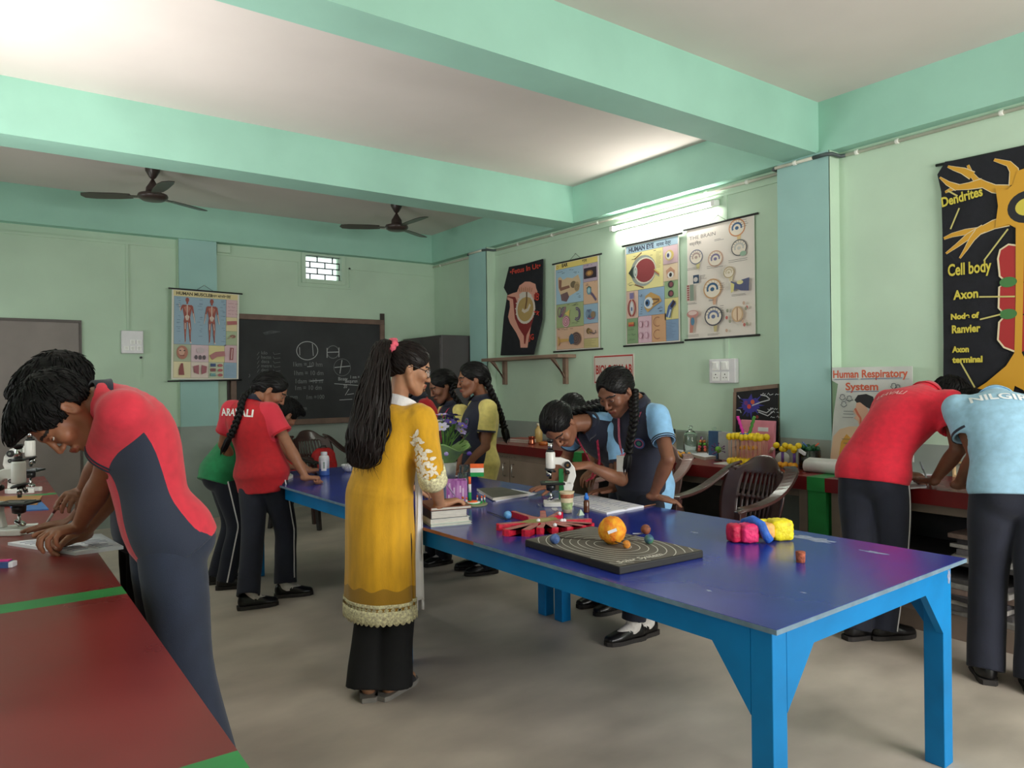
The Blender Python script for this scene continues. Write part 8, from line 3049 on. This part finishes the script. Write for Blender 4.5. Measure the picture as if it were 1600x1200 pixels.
quad_slab('book', 'white book on the far blue table beside the girl in red', 'book', [P2(446, 752), P2(458, 746), P2(447, 740), P2(430, 745)], TZ, .02, mPgE, mWc.copy())
c = P2(722, 748)
quad_slab('loose_paper', 'white sheet lying behind the flowers on the far blue table', 'paper', [P2(690, 746), P2(722, 744), P2(710, 733), P2(684, 735)], TZ, .003, mPg)
# bunch of artificial flowers in green wrapping
c = P2(696, 750)
fx = V(c[0], c[1], TZ)
t = thing('flower_bunch', 'bunch of purple and lilac flowers in pale green wrapping on the far table', 'flowers', fx)
t.scale = (1.3, 1.3, 1.25)
mLeaf = mat('leaf_green', (96, 140, 62), .6, var=.2, scale=30)
mWrap = mat('wrap_green', (150, 186, 112), .5, var=.08, scale=10)
MB(mat('pot_white', (206, 206, 200), .4)).lathe([(.0, 0), (.05, 0), (.062, .10), (.058, .10), (.048, .006), (.0, .006)], (0, 0, 0), 22, cap=False).build('pot', t)
def wrap(u, v):
 a_ = 2 * PI * u
 r_ = .045 + .10 * v * (1 + .18 * math.sin(3 * a_)) + .012 * math.sin(9 * a_) * v
 return (r_ * math.cos(a_), r_ * math.sin(a_), .09 + .15 * v - .05 * v * v + .02 * math.sin(5 * a_) * v)
MB(mWrap).grid(wrap, 48, 8).build('wrapping', t, solid=.002)
rnd = random.Random(6)
mPet = [mat('petal_lilac', (186, 166, 222), .6, var=.1, scale=60), mat('petal_violet', (104, 76, 180), .6, var=.12, scale=60), mat('petal_pale', (206, 200, 226), .6, var=.06), mat('petal_deep', (84, 60, 150), .6, var=.12, scale=60)]
mCen = mat('flower_eye', (214, 200, 90), .6)
stems = MB(mLeaf)
for k in range(26):
 a_, e_ = rnd.uniform(0, 2 * PI), rnd.uniform(.1, 1.25)
 R_ = rnd.uniform(.11, .16)
 tip = V(R_ * math.sin(e_) * math.cos(a_), R_ * math.sin(e_) * math.sin(a_), .20 + R_ * 1.05 * math.cos(e_) - (.06 if k > 19 else 0))
 if k > 19:
  tip = V(.17 * math.cos(a_), .17 * math.sin(a_), .12 + .05 * rnd.random())
 stems.sweep([V(0, 0, .1), tip * .5 + V(0, 0, .08), tip], .0022, 5)
 ax_ = nrm(tip - V(0, 0, .14))
 q1 = nrm(np.cross(ax_, V(.2, .3, .9)))
 q2 = np.cross(ax_, q1)
 mb = MB(mPet[k % 4])
 if k > 19:
  mb.lathe([(.002, -.016), (.011, -.008), (.012, .004), (.004, .014)], tip, 10, ax_)
 else:
  rr_ = rnd.uniform(.026, .038)
  for j in range(6):
   th = 2 * PI * j / 6
   dv = q1 * math.cos(th) + q2 * math.sin(th)
   sv_ = np.cross(ax_, dv)
   pts = [tip, tip + dv * rr_ * .5 + sv_ * rr_ * .42 + ax_ * .006, tip + dv * rr_ + ax_ * .009 + sv_ * rr_ * .2, tip + dv * rr_ - sv_ * rr_ * .2 + ax_ * .009, tip + dv * rr_ * .5 - sv_ * rr_ * .42 + ax_ * .006]
   mb.add(pts, [(0, 1, 2, 3, 4)])
  mb.use(mCen).ball(tip + ax_ * .004, .006, 8)
 mb.build('flower', t)
stems.build('stems', t)['kind'] = 'stuff'
for k in range(22):
 a_, e_ = rnd.uniform(0, 2 * PI), rnd.uniform(.4, 1.6)
 b_ = V(.11 * math.sin(e_) * math.cos(a_), .11 * math.sin(e_) * math.sin(a_), .18 + .11 * math.cos(e_))
 d_ = nrm(b_ - V(0, 0, .12) + V(0, 0, rnd.uniform(-.05, .05)))
 s_ = nrm(np.cross(d_, V(0, 0, 1)))
 MB(mLeaf).add([b_, b_ + d_ * .025 + s_ * .010, b_ + d_ * .055, b_ + d_ * .025 - s_ * .010], [(0, 1, 2, 3)]).build('leaf', t)
# red bags left on the chairs
def bag(x, y, rz, label):
 t = thing('school_bag', label, 'bag', (x, y, .462), rz, 'red bags on the chairs')
 mR = mat('bag_red', (190, 26, 32), .6, var=.08, scale=20, bump=.2, bscale=200)
 n, m_ = 20, 9
 mb = MB(mR)
 vs = []
 for j in range(m_ + 1):
  f = j / m_
  k = (1 - (2 * max(0, f - .72)) ** 2 * 1.6) * (.86 + .14 * math.sin(PI * min(1, f * 1.6)))
  for i in range(n):
   a_ = 2 * PI * i / n
   cx_, cy_ = math.copysign(abs(math.cos(a_)) ** .5, math.cos(a_)), math.copysign(abs(math.sin(a_)) ** .5, math.sin(a_))
   vs.append((.15 * k * cx_, .075 * k * cy_, .29 * f))
 fs = [(j * n + i, j * n + (i + 1) % n, (j + 1) * n + (i + 1) % n, (j + 1) * n + i) for j in range(m_) for i in range(n)] + [tuple(range(n))[::-1], tuple(m_ * n + i for i in range(n))]
 mb.add(vs, fs, True).build('bag_body', t)
 MB(mMicK).sweep([(-.04, 0, .28), (-.03, 0, .31), (.03, 0, .31), (.04, 0, .28)], .007, 8).build('carry_loop', t)
 MB(mR).box(-.10, .10, -.094, -.07, .03, .15).build('front_pocket', t, bevel=.01)
bag(2.31, 6.93, math.radians(35), 'red bag on the black chair behind the far table')
bag(2.94, 7.50, math.radians(12), 'red bag on the brown chair below the chalkboard')
# ------------------------------------------------------------------ left bench things
open_book('open notebook on the left bench under the hands of the boy in rose red', [onz(118, 868, LZ), onz(193, 858, LZ), onz(158, 838, LZ), onz(12, 852, LZ)], LZ, .013, 5)
quad_slab('notebook', 'closed pale notebook under the nearer microscope on the left bench', 'notebook', [onz(0, 838, LZ), onz(52, 834, LZ), onz(60, 818, LZ), onz(0, 822, LZ)], LZ, .002, mWc)
quad_slab('folder', 'blue folder under the tan envelope on the left bench', 'folder', [onz(22, 800, LZ), onz(76, 797, LZ), onz(60, 780, LZ), onz(10, 786, LZ)], LZ, .006, mat('folder_blue', (62, 112, 176), .5))
quad_slab('envelope', 'tan envelope lying on the blue folder on the left bench', 'envelope', [onz(-30, 793, LZ), onz(58, 791, LZ), onz(66, 777, LZ), onz(-20, 779, LZ)], LZ + .0065, .004, mat('envelope_tan', (168, 124, 74), .7, var=.06))
t_ = onz(8, 886, LZ)
t = thing('eraser_pack', 'white eraser in a blue and pink sleeve on the left bench', 'eraser', (t_[0], t_[1], LZ), IMG_R + .12)
MB(mPg).box(-.03, .03, -.016, .016, 0, .018).build('rubber', t, bevel=.003)
MB(mat('sleeve_blue', (58, 84, 136), .5)).box(-.031, .018, -.0168, .0168, -.0, .0188).build('sleeve', t)
MB(mat('sleeve_pink', (226, 46, 140), .5)).box(-.0312, .012, -.004, .017, .0189, .0225).build('pink_flap', t)
hb = boy1.arm[1]
pen('pen in the writing hand of the boy in rose red', onz(82, 846, LZ) + V(0, 0, .006), at(112, 815, 2.82), mat('pen_steel', (150, 152, 156), .3, .6), mat('pen_grey_cap', (120, 124, 130), .3))
pen('dark red pen in the hand of the hidden boy', onz(66, 832, LZ) + V(0, 0, .01), at(96, 782, 2.88), mat('pen_clear', (190, 180, 176), .3), mat('pen_maroon', (92, 30, 34), .3), .005)
# ------------------------------------------------------------------ things on the right bench
def spot(px, X, z=RZ):
 y = onx(px, 700, X)[1]
 return V(X, y, z)
def lathe_thing(name, label, cat, loc, parts, group=None):
 t = thing(name, label, cat, loc, 0, group)
 for nm, m, prof, n in parts:
  MB(m).lathe(prof, (0, 0, 0), n, cap=nm != 'glass').build(nm, t)
 return t
c = spot(1046, 4.68)
lathe_thing('specimen_jar', 'cream specimen jar with black lid at the left end of the models', 'jar', c,
   [('jar_body', mat('jar_cream', (206, 190, 164), .3, var=.06), [(.0, 0), (.055, .001), (.058, .01), (.058, .15), (.048, .17)], 24), ('lid', mMicK, [(.05, .17), (.052, .173), (.052, .205), (.048, .208)], 24)])
def bell_jar(px, X, h, label):
 c = spot(px, X)
 mb = MB(mGlass).lathe([(.056, 0), (.058, .004), (.056, .006), (.056, h * .62), (.05, h * .74), (.03, h * .82), (.012, h * .86), (.010, h * .89), (.019, h * .93), (.021, h * .96), (.014, h), (.0, h)], (0, 0, 0), 28, cap=False)
 mb.lathe([(.053, 0), (.053, h * .61), (.047, h * .72), (.028, h * .79), (.0, h * .81)][::-1], (0, 0, 0), 28, cap=False)
 o = mb.build('bell_jar')
 o.location = c
 tagd(o, label, 'bell jar', 'glass bell jars')
bell_jar(1079, 4.70, .245, 'clear glass bell jar beside the cream specimen jar')
bell_jar(1116, 4.77, .235, 'clear glass bell jar behind the blue and white binder')
rnd = random.Random(12)
mOrB = mat('bead_orange', (244, 170, 36), .5, var=.06)
mYlB = mat('bead_yellow', (240, 206, 24), .5, var=.06)
mWire = mat('pick_tan', (206, 160, 130), .6)
# orange bead model on a dark tray
c = spot(1058, 4.46)
t = thing('bead_model', 'flat orange bead model on a dark tray left of the white notebook', 'model', c, 1.45)
MB(mMicK).box(-.13, .13, -.07, .07, 0, .012).build('tray', t, bevel=.003)
for k in range(22):
 x, y = -.11 + .022 * (k % 11), -.025 + .04 * (k // 11)
 MB(mOrB).ball((x, y, .026 + .012 * (k % 3 == 0)), .014, 12).build('bead', t)
# thick white notebook carrying the pyramid
nbz = RZ
quad_slab('notebook', 'thick white notebook on the right bench under the small orange pyramid model', 'notebook', [onz(1049, 706, RZ), onz(1101, 719, RZ), onz(1148, 713, RZ), onz(1092, 700, RZ)], RZ, .022, mPgE, mPg)
c = onz(1098, 706, RZ + .022)
t = thing('pyramid_model', 'orange, pink and green bead pyramid on the white notebook', 'model', (c[0], c[1], RZ + .0228), .6)
MB(mShelf).box(-.075, .075, -.05, .05, 0, .006).build('base_card', t)
cols = [(236, 120, 84), (226, 92, 110), (110, 180, 60), (244, 150, 96)]
for lv in range(4):
 n = 5 - lv
 for i in range(n):
  for j in (0, 1):
   x, y = (i - (n - 1) / 2) * .028, (j - .5) * .05 * (1 - .15 * lv)
   MB(paint(cols[(lv + i * (lv == 1)) % 4])).ball((x, y, .02 + .022 * lv), .0135, 10).build('bead', t)
for (x, y, z, c_) in ((-.02, 0, .108, (206, 200, 206)), (.0, .01, .115, (110, 60, 120)), (.04, .0, .085, (226, 216, 214)), (.055, .0, .06, (60, 90, 150))):
 MB(paint(c_)).hexa([(x - .02, y - .006, z - .008), (x + .02, y - .006, z - .008), (x + .02, y + .006, z - .008), (x - .02, y + .006, z - .008)], [(x - .016, y - .006, z + .006), (x + .016, y - .006, z + .01), (x + .016, y + .006, z + .01), (x - .016, y + .006, z + .006)]).build('tag', t)
# blue and white binder, upright
p0, p1 = spot(1110, 4.66), spot(1155, 4.64)
t = thing('binder', 'blue and white binder standing behind the pyramid model', 'binder', (p0 + p1) / 2, math.atan2(p1[1] - p0[1], p1[0] - p0[0]), rot=None)
L = np.linalg.norm(p1 - p0)
MB(mat('binder_blue', (62, 96, 136), .5)).box(-L / 2, -L / 2 + .10, -.02, .02, 0, .215).build('spine_cover', t)
MB(mat('binder_grey', (182, 184, 188), .5, var=.04)).box(-L / 2 + .10, L / 2, -.0195, .0195, 0, .212).build('cover', t)
# green spiky model
c = spot(1122, 4.52)
t = thing('virus_model', 'small green ball model with purple spikes in front of the binder', 'model', c)
MB(mat('bead_green', (120, 186, 60), .5)).ball((0, 0, .085), .026, 14).build('core', t)
MB(mMicK).lathe([(.03, 0), (.03, .006), (.004, .01), (.004, .062)], (0, 0, 0), 14).build('stand', t)
for k in range(14):
 d_ = nrm(V(rnd.uniform(-1, 1), rnd.uniform(-1, 1), rnd.uniform(-.6, 1)))
 mb = MB(mat('spike_purple', (104, 62, 120), .5)).cyl(V(0, 0, .085) + d_ * .024, V(0, 0, .085) + d_ * .05, .003)
 mb.ball(V(0, 0, .085) + d_ * .052, .006, 8).build('spike', t)
# transparent blue set square leaning
pa, pb, pc = onz(1116, 712, RZ), onz(1162, 716, RZ), spot(1155, 4.55) + V(0, 0, .13)
t_ = thing('set_square', 'translucent blue set square leaning against the binder', 'set square', pa + V(0, 0, .003))
mBl = mat('blue_acrylic', (70, 150, 196), .15, var=0, trans=.5)
pts = [pa - pa, pb - pa, pc - pa]
n_ = nrm(np.cross(pts[1], pts[2])) * .004
MB(mBl).add([*[p_ - n_ * .5 for p_ in pts], *[p_ + n_ * .5 for p_ in pts]], [(0, 2, 1), (3, 4, 5), (0, 1, 4, 3), (1, 2, 5, 4), (2, 0, 3, 5)]).build('sheet', t_)
c = onz(1124, 716, RZ)
o = MB(mat('marker_pink', (236, 40, 120), .4)).box(-.04, .04, -.011, .011, 0, .022).build('pink_box', bevel=.003)
o.location = (c[0], c[1], RZ)
o.rotation_euler = (0, 0, IMG_R + .15)
tagd(o, 'small bright pink box at the front of the white notebook', 'box')
# membrane model of yellow balls and sticks
c = spot(1168, 4.40)
t = thing('membrane_model', 'model of yellow balls in two layers joined by thin sticks', 'model', c, math.pi / 2)
L = .29
MB(mWc).box(-L / 2 - .10, L / 2 + .02, -.07, .06, 0, .006).build('base_sheet', t)
sticks = MB(mWire)
for i in range(8):
 x = -L / 2 + .018 + i * (L - .036) / 7
 for y in (-.035, 0.005, .04):
  MB(mYlB).ball((x, y, .030), .0235, 14).build('bead', t)
  if y != .005:
   MB(mYlB).ball((x, y, .205 + .004 * ((i * 7) % 3)), .0255, 14).build('bead', t)
  sticks.cyl((x - .006, y, .045), (x - .006, y, .19), .002, n=6).cyl((x + .006, y, .045), (x + .006, y, .19), .002, n=6)
for i in range(4):
 MB(mOrB).ball((-.06 + .035 * i, .02, .125 + .006 * (i % 2)), .019, 12).build('bead', t)
sticks.build('sticks', t)['kind'] = 'stuff'
MB(mBluePlastic).box(-.03, .05, -.045, -.030, .228, .236).build('blue_bar', t)
for x0, x1, c_ in ((-.005, -.055, (206, 44, 150)), (.04, .085, (74, 140, 56))):
 P0 = [V(x0 * (1 - f) + x1 * f + .003 * (-1) ** k, -.035, .225 + .13 * f) for k, f in enumerate(np.linspace(0, 1, 9))]
 MB(mat('stick_%d' % c_[0], c_, .6)).sweep(P0, .011, 8).build('twisted_stick', t)
t.rotation_euler = (0, 0, -math.pi / 2)
# pink folder leaning
p0, p1 = spot(1157, 4.62), spot(1209, 4.60)
t = thing('folder', 'pink folder standing upright behind the yellow bead model', 'folder', (p0 + p1) / 2, math.atan2(p1[1] - p0[1], p1[0] - p0[0]))
L = np.linalg.norm(p1 - p0)
o = MB(mat('folder_pink', (226, 140, 160), .55, var=.04)).box(-L / 2, L / 2, -.012, .012, 0, .315).build('cover', t, bevel=.003)
MB(mPg).box(-L / 2 + .16, L / 2 - .05, -.0135, -.012, .235, .265).build('name_label', t)
t.rotation_euler = (math.radians(-4), 0, t.rotation_euler[2])
# dark marker leaning against it
a_, b_ = onz(1197, 719, RZ) + V(0, 0, .012), spot(1207, 4.50) + V(0, 0, .125)
pen('thick navy marker with pale tip leaning against the pink folder', a_, b_, mat('marker_navy', (36, 44, 86), .4), mat('marker_tip', (214, 196, 186), .5), .0115)
# second bead model with purple legs
c = spot(1229, 4.46)
t = thing('bead_model', 'yellow and orange bead model on purple legs right of the pink folder', 'model', c, math.pi / 2)
rnd = random.Random(5)
for k in range(9):
 MB(mYlB).ball((-.09 + .022 * k, .02 * math.sin(k * 2), .145 + .018 * math.cos(k * 1.7)), .021, 12).build('bead', t)
for k in range(7):
 MB(mOrB).ball((-.075 + .025 * k, .03 * math.cos(k * 2.2), .024), .021, 12).build('bead', t)
for x in (-.045, .045):
 MB(mat('leg_purple', (100, 66, 150), .6)).cyl((x, -.02, .03), (x, -.02, .14), .010).build('purple_leg', t)
MB(mPg).hexa([(-.13, -.02, .10), (-.09, -.02, .12), (-.09, .0, .12), (-.13, .0, .10)], [(-.135, -.02, .118), (-.09, -.02, .145), (-.09, .0, .145), (-.135, .0, .118)]).build('paper_tag', t)
c = onz(1220, 728, RZ)
o = MB(mat('lid_frosted', (206, 206, 202), .2, var=0, alpha=.8)).lathe([(.0, -.006), (.05, -.006), (.052, 0), (.05, .006), (.0, .006)], (0, 0, 0), 26, nrm(V(-.95, -.2, .35)), cap=False).build('round_lid')
o.location = (c[0] + .02, c[1], RZ + .049)
tagd(o, 'round frosted lid propped in front of the second bead model', 'lid')
c = onz(1245, 724, RZ)
o = MB(mat('strip_orange', (226, 110, 84), .6)).box(-.05, .05, -.01, .01, 0, .006).build('orange_strip')
o.location = (c[0] + .03, c[1] + .03, RZ)
o.rotation_euler = (0, 0, IMG_R + .5)
tagd(o, 'flat orange strip beside the round frosted lid', 'strip')
# clear box of green balls
c = spot(1265, 4.55)
t = thing('plastic_jar', 'clear jar topped with dark green balls beside the near pillar', 'jar', c)
MB(mGlass).lathe([(.0, .001), (.07, .001), (.072, .006), (.072, .13), (.070, .13), (.070, .006), (.0, .004)], (0, 0, 0), 26, cap=False).build('glass', t)
for k in range(13):
 a_ = k * 2.4
 r_ = .055 * math.sqrt((k + .5) / 13)
 MB(mat('bead_dark_green', (22, 84, 50), .5)).ball((r_ * math.cos(a_), r_ * math.sin(a_), .140 + .012 * (k % 2)), .018, 10).build('green_ball', t)
for k in range(3):
 MB(mat('bead_dark_green', (22, 84, 50), .5)).ball((-.05 + .02 * k, -.03 + .03 * (k % 2), .022), .018, 10).build('green_ball', t)
MB(paint((206, 90, 60))).cyl((-.0, -.03, .15), (.03, -.05, .178), .005).build('stick', t)
MB(paint((60, 90, 170))).cyl((-.03, .0, .155), (-.02, .04, .182), .005).build('stick', t)
# rolled white chart lying by the pillar
a_, b_ = onz(1259, 737, RZ), onz(1336, 744, RZ)
t = thing('rolled_chart', 'rolled white chart lying on the bench in front of the near pillar', 'chart', a_ + V(0, 0, .041))
d_ = (b_ - a_)
pts = [V(0, 0, 0), d_ * .5, d_]
MB(mat('roll_white', (216, 212, 210), .45, var=.02)).sweep(pts, .040, 24).build('paper_roll', t)
q1 = nrm(np.cross(d_, V(0, 0, 1)))
MB(mat('roll_white', (216, 212, 210), .45, var=.02)).add([V(0, 0, .040), d_ + V(0, 0, .040), d_ + V(0, 0, .050) + q1 * -.05, V(0, 0, .050) + q1 * -.05], [(0, 1, 2, 3)]).build('loose_edge', t, solid=.002)
# far left end of the right bench
c = spot(820, 4.55)
for k, (th, c_, lb) in enumerate(((.016, (196, 176, 160), 'tan book at the bottom of the pair at the far end of the red worktop'), (.02, (166, 84, 76), 'reddish book on top of the pair at the far end of the red worktop'))):
 z0 = RZ + (.0165 if k else 0)
 t = thing('book', lb, 'book', (c[0], c[1], z0), .1 + .1 * k, 'books at the far end of the bench')
 MB(mPgE).box(-.11, .11, -.15, .15, .002, th - .002).build('pages', t)
 MB(mat('book_%d' % c_[0], c_, .5)).box(-.112, .112, -.152, .152, 0, .002).box(-.112, .112, -.152, .152, th - .002, th).build('cover', t)
c = spot(831, 4.42)
lathe_thing('copper_vessel', 'small copper vessel beside the two books at the far end of the red worktop', 'vessel', c,
   [('vessel', mat('copper', (196, 112, 84), .22, .9, var=.05), [(.0, 0), (.035, .001), (.036, .012), (.030, .04), (.032, .07), (.040, .078), (.036, .078), (.028, .07), (.0, .02)], 22)])
c = spot(842, 4.62)
lathe_thing('amber_bottle', 'yellowish bottle behind the head of the girl at the microscope', 'bottle', c,
   [('bottle', mat('bottle_straw', (200, 170, 104), .3, var=.05), [(.0, 0), (.04, .001), (.04, .13), (.02, .155), (.018, .17)], 20), ('cap', mat('cap_cream', (216, 206, 180), .4), [(.021, .168), (.021, .195), (.018, .197)], 18)])
c = spot(850, 4.45)
lathe_thing('amber_dish', 'low amber glass dish near the copper vessel', 'dish', c, [('dish', mat('amber_dish', (176, 96, 40), .15, var=.05), [(.0, 0), (.05, .001), (.055, .03), (.05, .03), (.045, .006), (.0, .006)], 22)])
# where the boys write
quad_slab('notebook', 'white notebook under the writing hand of the boy in red', 'notebook', [onz(1400, 766, RZ), onz(1448, 762, RZ), onz(1440, 750, RZ), onz(1392, 752, RZ)], RZ, .008, mPg, mPg, rules=True)
quad_slab('loose_paper', 'large white sheet at the back of the right bench behind the boys', 'paper', [onz(1400, 745, RZ), onz(1462, 742, RZ), onz(1452, 733, RZ), onz(1392, 735, RZ)], RZ, .002, mPg, mPg)
pen('silver pen in the hand of the boy in red', onz(1450, 755, RZ) + V(0, 0, .008), at(1438, 722, 4.40), mat('pen_steel', (150, 152, 156), .3, .6), mat('pen_grey_cap', (120, 124, 130), .3), .005)
c = onz(1514, 748, RZ)
t = thing('test_tube_rack', 'wooden test tube rack with clear tubes on the bench between the two boys', 'test tube rack', (c[0] + .05, c[1], RZ), math.radians(90))
mRk = mat('rack_wood', (206, 176, 130), .6, var=.08)
MB(mRk).box(-.10, .10, -.03, .03, 0, .012).build('base', t)
MB(mRk).box(-.10, .10, -.03, .03, .085, .095).build('top_plate', t)
for x in (-.10, .09):
 MB(mRk).box(x, x + .01, -.03, .03, .012, .085).build('end', t)
for k, x in enumerate((-.066, -.033, 0, .033, .066)):
 tt = MB(mGlass).lathe([(.0, .014), (.007, .018), (.008, .03), (.008, .155 if k == 1 else .125), (.0065, .155 if k == 1 else .125), (.0065, .03), (.0, .02)], (0, 0, 0), 12, cap=False).build('test_tube')
 tt.location = (c[0] + .05, c[1] + x, RZ)
 tagd(tt, 'clear glass test tube standing in the wooden rack', 'test tube', 'test tubes in the rack')
# papers and files on the shelf and floor of the open bay under the boys
rnd = random.Random(21)
pal = [(150, 146, 140), (92, 88, 88), (176, 170, 164), (70, 66, 70), (120, 100, 90)]
for sh, z0 in ((0, .421), (1, .111)):
 for st_ in range(3):
  y0 = .52 + .55 * st_ + (.1 if sh else 0)
  z = z0
  for k in range(7 if sh else 5):
   th = rnd.uniform(.018, .036)
   if z + th > (.66 if sh == 0 else .385):
    break
   o = MB(mat('file_%d' % pal[k % 5][0], pal[k % 5], .7, var=.12, scale=30)).box(-.13, .13, -.19, .19, 0, th - .002).build('file')
   o.location = (RX + .24 + rnd.uniform(-.03, .03), y0 + rnd.uniform(-.03, .03), z)
   o.rotation_euler = (0, 0, rnd.uniform(-.25, .25))
   tagd(o, 'grey paper file stacked in the dark bay under the bench by the boys', 'file', 'files under the right bench')
   z += th
